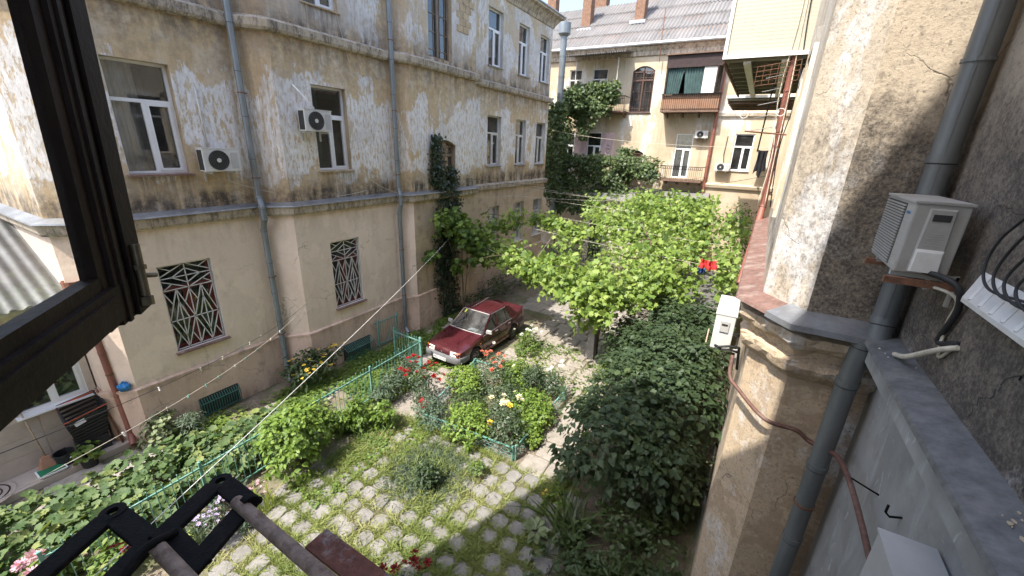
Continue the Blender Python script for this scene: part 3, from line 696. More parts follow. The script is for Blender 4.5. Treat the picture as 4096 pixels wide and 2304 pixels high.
# ------------------------------------------------------------------ back building
BB = thing('courtyard_house', 'ochre plaster house across the yard with grey corrugated roof and balconies', 'building', (-8, 30, 0))
YB = 27.8; fb = Fr((-19, YB), (-2.8, YB)); X = lambda x: x + 19
bops = [(X(-7.92), X(-6.58), 9.2, 11.8, .28), (X(-10.48), X(-9.5), 5.5, 8.0), (X(-12.5), X(-11.4), 5.5, 8.0), (X(-7.95), X(-6.65), 5.6, 7.0, .2), (X(-4.77), X(-3.8), 5.45, 8.0), (X(-10.5), X(-9.5), 10.0, 11.8), (X(-12.12), X(-11.25), 10., 11.82), (X(-5.4), X(-3.4), 9.3, 11.3), (X(-9.3), X(-8.2), 1.0, 3.6), (X(-5), X(-4), 1.0, 3.6)]
facade(fb, 0, fb.L, 0, 12.95, bops, .2, 'plaster_ochre', 'reveal_white', 'wall', BB)
window(BB, fb, *bops[0][:4], 'arch', .12, 'wood_brown', rise=.28)
window(BB, fb, *bops[1][:4], 'pvcd', .1, None); window(BB, fb, *bops[2][:4], 'pvcd', .1, None)
window(BB, fb, *bops[3][:4], 'arch', .15, None, rise=.2)
window(BB, fb, *bops[4][:4], 'pvcd', .1, None, curtain=[(0, 1, 'lace')])
window(BB, fb, *bops[5][:4], 'oldwhite', .12, None); window(BB, fb, *bops[6][:4], 'oldwhite', .12, None)
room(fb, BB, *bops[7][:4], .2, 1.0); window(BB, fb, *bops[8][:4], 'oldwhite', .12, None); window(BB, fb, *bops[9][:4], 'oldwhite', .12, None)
for x0, x1 in ((-11.36, -10.52), (-9.46, -8.62)):
    MB().obox(fb(X(x0), 6.2, .0), fb.U * (x1 - x0), Vector((0, 0, 1.8)), fb.Nn * .02).build('pink_panel', 'pink_panel', BB)
def relief():      # small plaster ornament on the right-hand pink panel
    mb = MB()
    for k in range(22):
        a = random.uniform(0, 6.28); r_ = random.uniform(.03, .3); u, zz = X(-9.04) + r_ * math.cos(a) * .7, 7.05 + r_ * math.sin(a) * 1.4
        mb.tube([fb(u, zz, .02), fb(u + random.uniform(-.08, .08), zz + random.uniform(-.1, .12), .05)], .02, 5)
    mb.build('relief_ornament', 'stone_grey', BB)
relief()
MB().sweep([(-19, YB), (-2.8, YB)], [(0, 12.3), (.1, 12.34), (.12, 12.55), (.28, 12.75), (.34, 12.95), (0, 12.96)]).build('eave_cornice', 'cornice_plaster', BB)
MB().tube([(-19, YB - .43, 12.98), (-2.7, YB - .43, 12.88)], .09, 8).build('gutter', 'gutter', BB)
# corrugated roof sheets
def corr(w, l, waves, amp=.025):
    mb = MB(); n = waves * 6; V = []
    for j in range(n + 1): h = amp * math.cos(j / n * 2 * math.pi * waves); V += [(w * j / n, 0, h), (w * j / n, l, h)]
    mb.add(V, [(2 * j, 2 * j + 2, 2 * j + 3, 2 * j + 1) for j in range(n)]); return mb.mesh('roof_sheet', 'asbestos_sheet', smooth=True)
RS = corr(1.12, 1.75, 5, .045); sl = math.atan2(3.75, 5.35)
roofB = MB().quad((-19, YB - .45, 12.9), (-2.4, YB - .45, 12.9), (-2.4, YB + 4.95, 16.68), (-19, YB + 4.95, 16.68)).build('roof', 'timber_old', BB)
for r_ in range(4):
    for c_ in range(15):
        t = r_ * 1.6 - .05; inst(RS, 'roof_sheet', roofB, (-19.2 + c_ * 1.117, YB - .45 + t * math.cos(sl), 12.98 + t * math.sin(sl) + r_ * .004 + (c_ % 2) * .002), rot=(sl - .022 + random.uniform(-.008, .004), 0, 0))
MB().box(-19, -2.4, YB + 4.9, YB + 10, 16.4, 16.6).build('roof_ridge', 'asbestos_sheet', roofB)
def chimney(x, y, z0, z1, w, d, mat='brick', cap=True):
    MB().box(x - w / 2 + .012, x + w / 2 - .012, y - d / 2 + .012, y + d / 2 - .012, z0, z1).build('chimney', 'mortar' if mat == 'brick' else 'plaster_chim', roofB)
    mb = MB(); zz = z0; k = 0
    while zz < (z1 if mat == 'brick' else z0 + (z1 - z0) * .45) - .06:
        nx, ny = max(2, round(w / .26)), max(2, round(d / .26)); o_ = .5 if k % 2 else 0
        for ff, n_, L in (('f', nx, w), ('l', ny, d), ('r', ny, d)):
            bw = L / n_; es = [max(0, (q - o_) * bw) for q in range(n_ + 2)]; es = sorted({min(L, e) for e in es})
            for a, b in zip(es[:-1], es[1:]):
                if b - a < .04: continue
                p = random.uniform(0, .012)
                if ff == 'f': mb.box(x - w / 2 + a + .006, x - w / 2 + b - .006, y - d / 2 - p, y - d / 2 + .05, zz, zz + .062)
                elif ff == 'l': mb.box(x - w / 2 - p, x - w / 2 + .05, y - d / 2 + a + .056, y - d / 2 + b + .04, zz, zz + .062)
                else: mb.box(x + w / 2 - .05, x + w / 2 + p, y - d / 2 + a + .056, y - d / 2 + b + .04, zz, zz + .062)
        zz += .075; k += 1
    tag(mb.build('brick_courses', 'brick', roofB), kind='stuff')
    if cap: MB().box(x - w / 2 - .2, x + w / 2 + .2, y - d / 2 - .32, y - d / 2 + .02, z0 - .02, z0 + .16).build('chimney_flashing', 'galv', roofB)
chimney(-12.2, 30.3, 14.5, 17.6, .62, .6); chimney(-12.4, 33., 16.2, 18.6, 1.15, .7); chimney(-8.55, 30.2, 14.6, 17.9, .6, .6, 'plaster'); chimney(-8.5, 33.1, 16.3, 18.3, 1.05, .7); chimney(-16.0, 32.6, 16., 18.4, .7, .6)
MB().tube([(-6.35, YB - .35, 11.9), (-6.38, YB - .4, 12.9), (-6.4, YB - .3, 14.6)], .025, 6).build('roof_mast', 'rust', BB)
# enclosed balcony on the upper floor
def balcony(label, x0, x1, zf, zr, yf, board=None, posts=None):
    b = thing('balcony', label, 'balcony', ((x0 + x1) / 2, YB, zf))
    MB().box(x0, x1, yf, YB - .005, zf - .1, zf).build('floor_slab', 'timber_old', b)
    for k in range(4):
        x = x0 + .2 + (x1 - x0 - .4) * k / 3; MB().prism([(x, YB - .01, zf - .11), (x, yf + .1, zf - .11), (x, YB - .01, zf - .34)], (.09, 0, 0)).build('support_beam', 'timber_old', b)
    n = int((x1 - x0) / .11)
    for k in range(n + 1):
        x = x0 + .02 + (x1 - x0 - .04) * k / n
        mb = MB(); mb.bar((x, yf - .0, zf), (x, yf - .0, zr), .014, .014, up=(1, 0, 0)); mb.build('baluster', 'black_iron', b)
    mb = MB(); mb.box(x0 - .03, x1 + .03, yf - .035, yf + .03, zr, zr + .035); mb.box(x0, x1, yf - .015, yf + .015, zr - .16, zr - .14); mb.box(x0, x1, yf - .015, yf + .015, zf + .06, zf + .08)
    for x in (x0, x1): mb.box(x - .012, x + .012, yf, YB - .01, zr, zr + .03); mb.box(x - .01, x + .01, yf, YB - .01, zf + .06, zf + .08)
    for k in range(n):
        x = x0 + .075 + (x1 - x0 - .04) * k / n; mb.tube([(x + .04 * math.cos(t), yf - .01, zr - .08 + .05 * math.sin(t)) for t in np.linspace(0, 6.28, 9)], .006, 4, False)
    mb.build('railing', 'black_iron', b)
    if board: MB().box(x0 + .03, x1 - .03, yf + .04, yf + .06, zf + .02, zr - .02).build('board', board, b)
    return b
b1 = balcony('enclosed upper balcony with orange boards, dark fascia and teal curtains', -5.75, -2.66, 9.22, 10.05, 26.7, 'balcony_board')
MB().box(-5.72, -2.7, 26.72, 26.80, 11.42, 12.05).build('fascia', 'balcony_dark', b1)
MB().box(-5.8, -2.62, 26.6, YB - .01, 12.06, 12.12).build('canopy', 'timber_old', b1)
for x in (-5.7, -3.05, -2.76): MB().box(x, x + .07, 26.74, 26.81, 10.07, 11.42).build('post', 'balcony_dark', b1)
MB().box(-3.7, -3.05, 26.78, 26.80, 10.07, 11.4).build('side_panel', 'paint_white_old', b1)
MB().box(-2.74, -2.70, 26.8, YB - .01, 9.3, 12.05).build('side_wall', 'balcony_dark', b1)
for x0, x1, sl_ in ((-5.64, -4.75, .18), (-4.72, -3.72, -.1)):
    mb = MB(); n = 26; V = []
    for j in range(n + 1):
        t = j / n; y = 26.86 + .045 * math.sin(j * 1.7); V += [(x0 + (x1 - x0) * t * (1 - sl_ * .9 if sl_ > 0 else 1) + (.0 if sl_ > 0 else .12), y, 10.06), (x0 + (x1 - x0) * t, y, 11.44)]
    mb.add(V, [(2 * j, 2 * j + 2, 2 * j + 3, 2 * j + 1) for j in range(n)]); mb.build('curtain', 'curtain_teal', b1, True)
b2 = balcony('small open lower balcony with thin iron railing before white doors', -5.2, -2.88, 5.36, 6.12, 26.8)
b3 = balcony('upper left balcony overgrown with creeper under a corrugated awning', -11.6, -7.95, 9.25, 10.05, 26.8)
for x in (-11.3, -8.6): MB().tube([(x, 26.85, 10.05), (x, 26.85, 12.2)], .025, 6).build('post', 'paint_white_old', b3)
aw = corr(1.3, 1.5, 9, .035)
for k in range(3): inst(aw, 'awning_sheet', b3, (-11.85 + k * 1.26, 26.25, 12.36 + .005 * k), rot=(.14, .0, 0))
# right wing with its string courses, window and red drainpipe
fw = Fr((-2.8, 27.4), (2.5, 27.4))
W2 = thing('house_wing', 'ochre plaster wing right of the red drainpipe with one white window', 'building', (0, 28, 0))
facade(fw, 0, fw.L, 0, 13, [(1.23, 2.2, 6.06, 8.02)], .18, 'plaster_ochre', 'reveal_white', 'wall', W2)
window(W2, fw, 1.23, 2.2, 6.06, 8.02, 'pvcd', .12, 'pvc_white')
MB().quad((-2.8, 27.4, 0), (-2.8, 27.4, 13), (-2.8, 27.79, 13), (-2.8, 27.79, 0)).build('side_wall', 'plaster_ochre', W2)
for z_ in (5.1, 9.0): MB().sweep([(-2.8, 27.4), (2.5, 27.4)], [(0, z_ - .1), (.12, z_ - .06), (.16, z_ + .1), (.1, z_ + .16), (0, z_ + .2)]).build('string_course', 'plaster_ochre', W2)
drainpipe('drainpipe', 'red drainpipe down the far wall between balconies and wing', [(-2.72, 27.28, 12.8), (-2.72, 27.28, 5.6), (-2.72, 27.28, 3.)], .09, 'pipe_red', 1.2, shoe=False)
# grey ventilation duct
dk = thing('ventilation_duct', 'thick grey ventilation duct with drum cap rising beside the building end', 'duct', (-11.4, 25, 2))
z_ = 2.0
while z_ < 13.2:
    MB().tube([(-11.45, 25, z_), (-11.45, 25, z_ + .06), (-11.45, 25, z_ + .061), (-11.45, 25, z_ + 1.12)], .19, 16, rs=[.205, .205, .19, .19]).build('duct_section', 'pipe_grey', dk, True, angle=40); z_ += 1.12
MB().lathe([(.19, -.15), (.36, 0), (.36, .55), (.33, .57), (0, .57)], (-11.45, 25, 13.25), 18).build('duct_cap', 'pipe_grey', dk, True, angle=40)
# low shed roof at the foot of the far house
SH = thing('shed', 'low shed with pale sheet roof at the foot of the far house', 'shed', (-5, 26.5, 0))
MB().hexa([(-9.2, 24.9, 4.02), (-2.3, 24.9, 4.02), (-2.3, 27.38, 4.6), (-9.2, 27.75, 4.6), (-9.2, 24.9, 4.1), (-2.3, 24.9, 4.1), (-2.3, 27.38, 4.68), (-9.2, 27.75, 4.68)]).build('roof', 'asbestos_sheet', SH)
fs = Fr((-9.1, 25.1), (-2.35, 25.1)); facade(fs, 0, fs.L, 0, 4.0, [(.3, 1.2, .05, 2.6), (1.7, 2.7, 1.4, 2.9), (4, 5, 1.3, 2.8)], .12, 'lean_plaster', 'reveal_white', 'wall', SH)
for a in (1.7, 4): window(SH, fs, a, a + 1, 1.4 if a < 2 else 1.3, 2.9 if a < 2 else 2.8, 'oldwhite', .1, None)
room(fs, SH, .3, 1.2, .05, 2.6, .12, 1.)
# ------------------------------------------------------------------ right building (projecting bay) and the wall beside the camera
RB = thing('corner_building', 'rough stucco building at right with projecting bay, ledges and stained walls', 'building', (3, 6, 0))
RP = [(3.0, 13.6), (.46, 13.6), (.33, 5.72), (.74, 5.2), (1.47, 5.2), (1.47, -.34)]
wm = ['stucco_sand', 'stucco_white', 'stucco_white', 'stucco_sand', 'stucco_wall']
lowm = ['stucco_lower', 'stucco_lower', 'stucco_lower', 'stucco_lower', 'grey_cement']
for i in range(5):
    fr = Fr(RP[i], RP[i + 1])
    ops = [(fr.at(y=8.9), fr.at(y=7.75), 6.1, 8.4), (fr.at(y=12.2), fr.at(y=11.), 6.1, 8.4)] if i == 1 else []
    facade(fr, 0, fr.L, 0, 5.1, [], .2, lowm[i], None, 'lower_wall', RB)
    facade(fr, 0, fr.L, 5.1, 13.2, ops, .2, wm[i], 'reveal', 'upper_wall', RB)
    for o in ops:
        window(RB, fr, *o, 'oldwhite', .18, None)
        mb = MB(); u0, u1 = o[0], o[1]
        for a, b, c, d in ((u0 - .16, u0, 6.0, 8.6), (u1, u1 + .16, 6.0, 8.6), (u0 - .16, u1 + .16, 8.4, 8.6)): fbar(mb, fr, a, b, c, d, 0.001, .06)
        mb.build('window_surround', 'plaster_ochre', RB)
pth = []
for a, b in zip(RP[1:4], RP[2:5]):
    k = max(1, int((Vector(b) - Vector(a)).length / .09)); pth += [tuple(Vector(a).lerp(Vector(b), i / k)) for i in range(k)]
mb = MB(); mb.sweep(pth + [RP[4]], [(0, 4.5), (.06, 4.56), (.11, 4.62), (.14, 4.70), (.13, 4.76), (.05, 4.8), (.07, 4.88), (.16, 4.94), (.2, 5.0), (.19, 5.08), (0, 5.1)])
mb.v = [(x + random.gauss(0, .009), y + random.gauss(0, .009), z + random.gauss(0, .008)) if i % 11 not in (0, 10) else (x, y, z) for i, (x, y, z) in enumerate(mb.v)]
mb.build('string_course', 'stucco_lower', RB)
MB().sweep(RP[1:4], [(0, 5.3), (.27, 5.225), (.285, 5.19), (.27, 5.185), (.0, 5.2)], True).build('ledge_flashing', 'flashing_red', RB)
MB().sweep([(.60, 5.378), (.74, 5.2), (1.3, 5.2)], [(0.0, 5.32), (.29, 5.232), (.30, 5.17), (.285, 5.17), (0, 5.23)], True).build('ledge_flashing', 'flashing_grey', RB)
# long ledge of the wall beside the camera: cement band with dark metal top
MB().sweep([(1.47, 4.9), (1.47, -.34)], [(0, 4.9), (.12, 4.93), (.2, 5.0), (.2, 5.15), (0, 5.2)]).build('string_course', 'grey_cement', RB)
MB().sweep([(1.47, 4.95), (1.47, -.34)], [(0.0, 5.29), (.24, 5.225), (.25, 5.19), (.235, 5.19), (0, 5.24)], True).build('ledge_flashing', 'flashing_dark', RB)
# fallen plaster flakes on the ledge
for k in range(18):
    y = random.uniform(2.2, 2.7) if k < 14 else random.uniform(3.7, 4.7); x = random.uniform(1.27, 1.46); s_ = random.uniform(.004, .017)
    zt = 5.29 - (1.47 - x) * .27
    pts = [(x + s_ * math.cos(a) * random.uniform(.6, 1), y + 1.4 * s_ * math.sin(a) * random.uniform(.6, 1), zt + .002) for a in np.linspace(0, 5.3, 6)]
    single('plaster_flake', MB().prism(pts, (0, 0, .006)), 'plaster_ochre' if k < 14 else 'cable_white', 'small plaster flake fallen on the dark metal ledge', 'flake', 'plaster flakes on the ledge')
def crack(pts, w0):
    mb = MB(); P = [Vector((1.4685, y, z)) for y, z in pts]; Q = []
    for a, b in zip(P[:-1], P[1:]):
        for k in range(7): Q.append(a.lerp(b, k / 7) + Vector((0, random.gauss(0, .012), random.gauss(0, .012))))
    L = [q + Vector((0, w0 * random.uniform(.2, 1), 0)) for q in Q]; Rr = [q - Vector((0, w0 * random.uniform(.2, 1), 0)) for q in Q]; n = len(Q)
    mb.add(L + Rr, [(i, i + 1, n + i + 1, n + i) for i in range(n - 1)]); mb.build('crack', 'room_dark', RB)
crack([(3.0, 5.95), (3.1, 5.82), (3.25, 5.72), (3.27, 5.6), (3.4, 5.5), (3.42, 5.34)], .012); crack([(2.62, 5.5), (2.72, 5.42), (2.74, 5.32)], .016); crack([(4.6, 6.0), (4.45, 5.7), (4.5, 5.5)], .005); crack([(3.3, 7.6), (3.5, 7.2), (3.45, 6.9), (3.7, 6.5)], .006)
# eaves of the bay seen from below at the top edge
MB().sweep(RP[:4], [(0, 12.6), (.1, 12.65), (.3, 12.95), (.45, 13.0), (.45, 13.2), (-2, 13.8)]).build('eave_cornice', 'cornice_plaster', RB)
# wall beyond the bay
MB().quad((1.3, 27.4, 0), (1.3, 13.6, 0), (1.3, 13.6, 13), (1.3, 27.4, 13)).build('rear_wall', 'plaster_ochre', RB)
# big grey drainpipe in the inner corner
drainpipe('drainpipe', 'thick dark grey drainpipe close by in the right-hand corner of the bay', [(1.33, 5.03, 13.0), (1.33, 5.03, 5.42), (1.33, 4.98, 5.2)], .095, 'pipe_dark', 1.45, shoe=False, n=16, bmat='pipe_dark')
drainpipe('drainpipe', 'lower run of thick grey drainpipe below the right-hand ledge', [(1.24, 4.99, 5.16), (1.22, 5.0, 4.7), (1.22, 5.02, .3)], .095, 'pipe_dark', 1.15, n=16, bmat='rust')
MB().bar((1.306, 4.938, 5.45), (1.306, 4.938, 12.9), .006, .006).build('pipe_seam', 'pipe_dark', RB); MB().bar((1.196, 4.925, .5), (1.196, 4.925, 4.6), .006, .006).build('pipe_seam', 'pipe_dark', RB)
# ------------------------------------------------------------------ building the camera looks out of
NB = thing('near_building', 'building with the open window, behind the camera', 'building', (-2, -4, 0))
fn = Fr((1.46, -.35), (-5.45, -.35))      # faces +Y
facade(fn, 0, fn.L, 0, 13.2, [(1.46 - .95, 1.46 + .36, 6.03, 8.4)], .25, 'stucco_wall', 'reveal', 'wall', NB)
fn2 = Fr((-5.45, -.35), (-5.45, -9)); facade(fn2, 0, fn2.L, 0, 13.2, [], .2, 'stucco_wall', None, 'wall', NB)
MB().prism([(-5.45, -.36, 13.2), (-5.45, -.36, 16.4), (-3.1, -.36, 16.1), (-2.4, -.36, 13.2)], (0, -.7, 0)).build('shadow_gable', 'stucco_wall', NB)  # unseen roof outline, added and shaped to shade the lilac
MB().prism([(-1.52, -.36, 13.2), (-1.52, -.36, 15.7), (-.9, -.36, 17.5), (1.0, -.36, 22), (3, -.36, 22), (3, -.36, 13.2)], (0, -.7, 0)).build('shadow_gable', 'stucco_wall', NB)  # unseen raised outline, added so its slanting shadow falls on the bay
MB().box(-5.45, 3, -9, -.36, 13.0, 13.2).build('roof', 'galv', NB)
# ------------------------------------------------------------------ enclosed cream balcony box high on the right
BX = thing('balcony_box', 'cream siding balcony box jutting out high on the right with beams below', 'balcony', (0, 16, 9.3))
x0, x1, y0, y1, zb, zt = -1.37, 1.28, 13.15, 20.7, 9.3, 13.6
for a, b, c, d, nm in ((x0, x1, y0, y0, 'front'), (x0, x0, y0, y1, 'side')):
    k = 0; zz = zb
    while zz < zt:                                   # siding boards, one object each
        h = .085; mb = MB(); o_ = .0025
        if nm == 'front': mb.hexa([(x0, y0 - o_, zz), (x1, y0 - o_, zz), (x1, y0 + .03, zz), (x0, y0 + .03, zz), (x0, y0, zz + h), (x1, y0, zz + h), (x1, y0 + .03, zz + h), (x0, y0 + .03, zz + h)])
        else: mb.hexa([(x0 - o_, y0, zz), (x0 + .03, y0, zz), (x0 + .03, y1, zz), (x0 - o_, y1, zz), (x0, y0, zz + h), (x0 + .03, y0, zz + h), (x0 + .03, y1, zz + h), (x0, y1, zz + h)])
        mb.build('siding_board', 'siding', BX); zz += h
mb = MB(); mb.box(x0 - .05, x0 + .03, y0 - .05, y0 + .03, zb - .02, zt); mb.box(x0 - .05, x1, y0 - .06, y0 - .013, zb - .05, zb + .04); mb.box(x0 + .04, x1, y0 - .03, y0 - .012, zb + 2.02, zb + 2.04); mb.build('trim', 'pvc_white', BX)
MB().box(x0 + .02, x1, y0 + .02, y1, zb + .02, zb + .06).build('underside', 'siding_under', BX)
for k in range(9): MB().box(x0 + .02, x1, y0 + .1 + k * .85, y0 + .2 + k * .85, zb - .1, zb + .018).build('beam', 'siding_under', BX)
for k in range(3): MB().box(x0 + .45 + k * .85, x0 + .62 + k * .85, y0 + .1, y1, zb - .16, zb - .1).build('batten', 'paint_white_old', BX)
MB().box(x0 - .03, x0 + .02, y0, y1, zb - .14, zb - .03).build('edge_beam', 'timber_old', BX)
BX2 = thing('balcony', 'second dark balcony underside behind the cream box with white rail', 'balcony', (0, 23, 9.2))
MB().box(-1.8, 1.28, 21.3, 24.7, 9.1, 9.2).build('floor_slab', 'siding_under', BX2)
for k in range(5): MB().box(-1.78, 1.28, 21.4 + k * .75, 21.5 + k * .75, 8.98, 9.1).build('beam', 'timber_old', BX2)
MB().box(-1.84, 1.2, 21.24, 21.3, 9.2, 9.3).build('rail', 'pvc_white', BX2); MB().box(-1.86, -1.8, 21.3, 24.7, 9.2, 9.3).build('rail', 'pvc_white', BX2)
drainpipe('drainpipe', 'long dark red drainpipe with cables along the bay edge', [(.12, 13.25, 12.8), (.2, 13.3, 8.5), (.26, 13.3, 5.6), (.2, 12.9, 4.6), (.12, 12.2, 3.6)], .085, 'pipe_red', .9, shoe=False)
for k, (dx, dz) in enumerate(((-.12, .0), (.13, .1), (.02, -.1))):
    pts = [(.12 + dx, 13.16, 12.6), (.18 + dx * .6, 13.12, 10.2 + dz), (.22 + dx * 1.5, 13.15, 8.4), (.25 + dx * .5, 13.1, 7 + dz), (.27 + dx * 1.2, 13.12, 5.6)]
    single('cable', MB().tube(cr(pts), .014, 5), ('cable_cream', 'black_rubber', 'cable_cream')[k], ('pale cable left of the dark red pipe', 'black cable right of the dark red pipe', 'pale cable running over the dark red pipe')[k], 'cable', smooth=True)
# antenna on its bracket in front of the box
AN = thing('antenna', 'rusty rooftop style aerial on a bracket before the cream balcony box', 'antenna', (.3, 12.9, 7.5))
MB().tube([(.45, 12.9, 7.42), (-.55, 12.95, 7.5)], .022, 6).build('arm', 'rust', AN)
MB().tube([(-.16, 12.95, 7.0), (-.12, 12.95, 8.9)], .02, 6).build('mast', 'black_iron', AN)
for k in range(5):
    z_ = 7.55 + k * .3; w_ = .55 - .05 * k; MB().tube([(-.14 - w_ * .5, 12.9 - .2, z_ - .05), (-.14 + w_ * .5, 13.0 + .1, z_ + .08)], .009, 5).build('element', 'galv', AN)
mb = MB()
for k in range(5): mb.tube([(-.55, 12.86, 8.55 + k * .11), (.35, 12.86, 8.66 + k * .11)], .006, 4)
for k in range(7): mb.tube([(-.55 + k * .15, 12.86, 8.55 + k * .018), (-.55 + k * .15, 12.86, 9.0 + k * .018)], .006, 4)
mb.build('mesh_reflector', 'rust', AN)
for dx, dz in ((-.5, .15), (.3, .2)): MB().tube([(-.14 + dx + .09 * math.cos(t), 12.9, 7.75 + dz + .09 * math.sin(t)) for t in np.linspace(0, 6.28, 12)], .008, 5, False).build('loop', 'cable_white', AN)
# ------------------------------------------------------------------ air conditioners
def ac_unit(label, O, ux, n, w, d, h, detail='fan', group='outdoor air conditioner units', cm='ac_white'):
    """O back lower corner; ux along the wall, n outwards. front panel faces n"""
    t = thing('air_conditioner', label, 'air conditioner', O, group); O = Vector(O); ux = Vector(ux); n = Vector(n); up = Vector((0, 0, 1))
    P = lambda a, b, c: O + ux * a + n * b + up * c
    MB().obox(P(0, .0, 0), ux * w, n * d, up * h).build('casing', cm, t, bevel=.012)
    MB().obox(P(-.008, -.008, h), ux * (w + .016), n * (d + .016), up * .018).build('top_cover', cm, t)
    for a in (.12, w - .16):
        mb = MB(); mb.obox(P(a, -.12, -.05), ux * .04, n * (d + .1), up * .045); mb.obox(P(a, -.12, -.25), ux * .04, n * .03, up * .25); mb.build('mount', 'ac_grey', t)
    if detail == 'fan':
        c = (.40 * w, d + .001, h * .5); R_ = h * .43
        ring = [P(c[0] + R_ * math.cos(k), c[1], c[2] + R_ * math.sin(k)) for k in np.linspace(0, 2 * math.pi, 25)[:-1]]
        mb = MB(); mb.prism(ring, n * .004); fan = mb.build('fan_opening', 'ac_dark', t)
        mb = MB()
        for rr in (.25, .45, .65, .85, 1.0): mb.tube([P(c[0] + R_ * rr * math.cos(k), c[1] + .016, c[2] + R_ * rr * math.sin(k)) for k in np.linspace(0, 2 * math.pi, 25)], .0026 if rr < 1 else .007, 4, False)
        for k in np.linspace(0, 2 * math.pi, 19)[:-1]: mb.bar(P(c[0] + .2 * R_ * math.cos(k), c[1] + .016, c[2] + .2 * R_ * math.sin(k)), P(c[0] + R_ * math.cos(k + .25), c[1] + .014, c[2] + R_ * math.sin(k + .25)), .005)
        mb.build('fan_guard', 'fan_guard', fan)
        MB().prism([P(c[0] + .22 * R_ * math.cos(k), c[1] + .014, c[2] + .22 * R_ * math.sin(k)) for k in np.linspace(0, 2 * math.pi, 17)[:-1]], n * .012).build('hub', 'ac_white', fan)
        MB().obox(P(w * .74, d + .001, h * .12), ux * w * .2, n * .006, up * h * .72).build('panel', 'ac_grey', t)
        MB().obox(P(-.003, .03, h * .06), ux * .004, n * (d - .06), up * h * .88).build('side_vent', 'ac_dark', t)
    return t, P
ac_unit('white air conditioner with pipe above, right of the big white window', (-11.08, 4.7, 6.12), (0, 1, 0), (1, 0, 0), .78, .28, .5)
ac_unit('white air conditioner partly in front of the teal curtained window', (-10.53, 6.93, 7.1), (0, 1, 0), (1, 0, 0), .8, .28, .52)
a_, P_ = ac_unit('small air conditioner right of the lower balcony doors', (-3.72, YB - .12, 7.76), (1, 0, 0), (0, -1, 0), .72, .26, .4)
ac_unit('small air conditioner left of the wing window, with a dark pipe above', (-2.3, 27.28, 6.0), (1, 0, 0), (0, -1, 0), .75, .26, .42)
# conduits of the two near units
single('conduit', MB().tube([(-11.17, 5.0, 6.66), (-11.17, 4.98, 7.9)], .018, 6), 'paint_white_old', 'thin white conduit going up the wall above the air conditioner', 'conduit', smooth=True)
single('conduit', MB().tube([(-10.35, 7.3, 7.66), (-10.45, 7.15, 7.9), (-10.62, 6.95, 8.2)], .022, 6), 'cable_white', 'slanting white hose from air conditioner into the peeling wall', 'conduit', smooth=True)
single('conduit', MB().tube([(-1.9, 27.3, 6.45), (-1.98, 27.36, 6.9), (-1.94, 27.38, 7.9)], .02, 6), 'black_rubber', 'dark pipe up the wing wall above the small air conditioner', 'conduit', smooth=True)
# big unit on the near right wall: louvres face the yard, terminal cover faces the camera
t, P = ac_unit('large dusty air conditioner close by on the right wall, louvred front', (1.36, 4.16, 6.08), (0, 1, 0), (-1, 0, 0), .78, .31, .53, None, cm='ac_dusty')
for k in range(22):
    z_ = .035 + k * .0215; MB().obox(P(.2, .313, z_), Vector((0, 1, 0)) * .54, Vector((-1, 0, 0)) * .010, Vector((0, 0, .011))).build('louvre', 'ac_dusty', t)
MB().obox(P(.19, .3105, .025), Vector((0, 1, 0)) * .56, Vector((-1, 0, 0)) * .002, Vector((0, 0, .485))).build('louvre_backing', 'ac_dark', t)
for k in range(5): MB().obox(P(.03, .3105, .05 + k * .085), Vector((0, 1, 0)) * .15, Vector((-1, 0, 0)) * .0025, Vector((0, 0, .003))).build('panel_seam', 'ac_grey', t)
mb = MB(); mb.hexa([P(-.002, .06, .02), P(-.002, .24, .02), P(-.002, .225, .5), P(-.002, .075, .5), P(-.022, .07, .03), P(-.022, .23, .03), P(-.022, .215, .49), P(-.022, .085, .49)]); cov = mb.build('terminal_cover', 'ac_dusty', t)
mb = MB(); mb.hexa([P(-.022, .065, .025), P(-.022, .235, .025), P(-.022, .23, .2), P(-.022, .07, .2), P(-.05, .075, .03), P(-.05, .225, .03), P(-.035, .22, .18), P(-.035, .08, .18)]); mb.build('cover_hood', 'ac_white', cov)
MB().obox(P(-.0235, .10, .41), Vector((-1, 0, 0)) * .1, Vector((0, -1, 0)) * .002, Vector((0, 0, .05))).build('handle_recess', 'ac_dark', cov)
for k in range(6): MB().obox(P(-.0235, .10 + .004 * (k % 2), .235 + k * .017), Vector((-1, 0, 0)) * (.1 - .02 * (k % 3)), Vector((0, -1, 0)) * .0012, Vector((0, 0, .0035))).build('printed_line', 'ac_grey', cov)
lettering('DAIKIN', .03, 'bag_blue', t, P(.105, .3135, .45), (0, -1, 0), (0, 0, 1))
MB().obox((1.0, 4.1, 6.0), (.44, 0, 0), (0, .05, 0), (0, 0, .05)).build('mount_arm', 'rust', t); MB().obox((1.0, 4.78, 6.0), (.44, 0, 0), (0, .05, 0), (0, 0, .05)).build('mount_arm', 'rust', t)
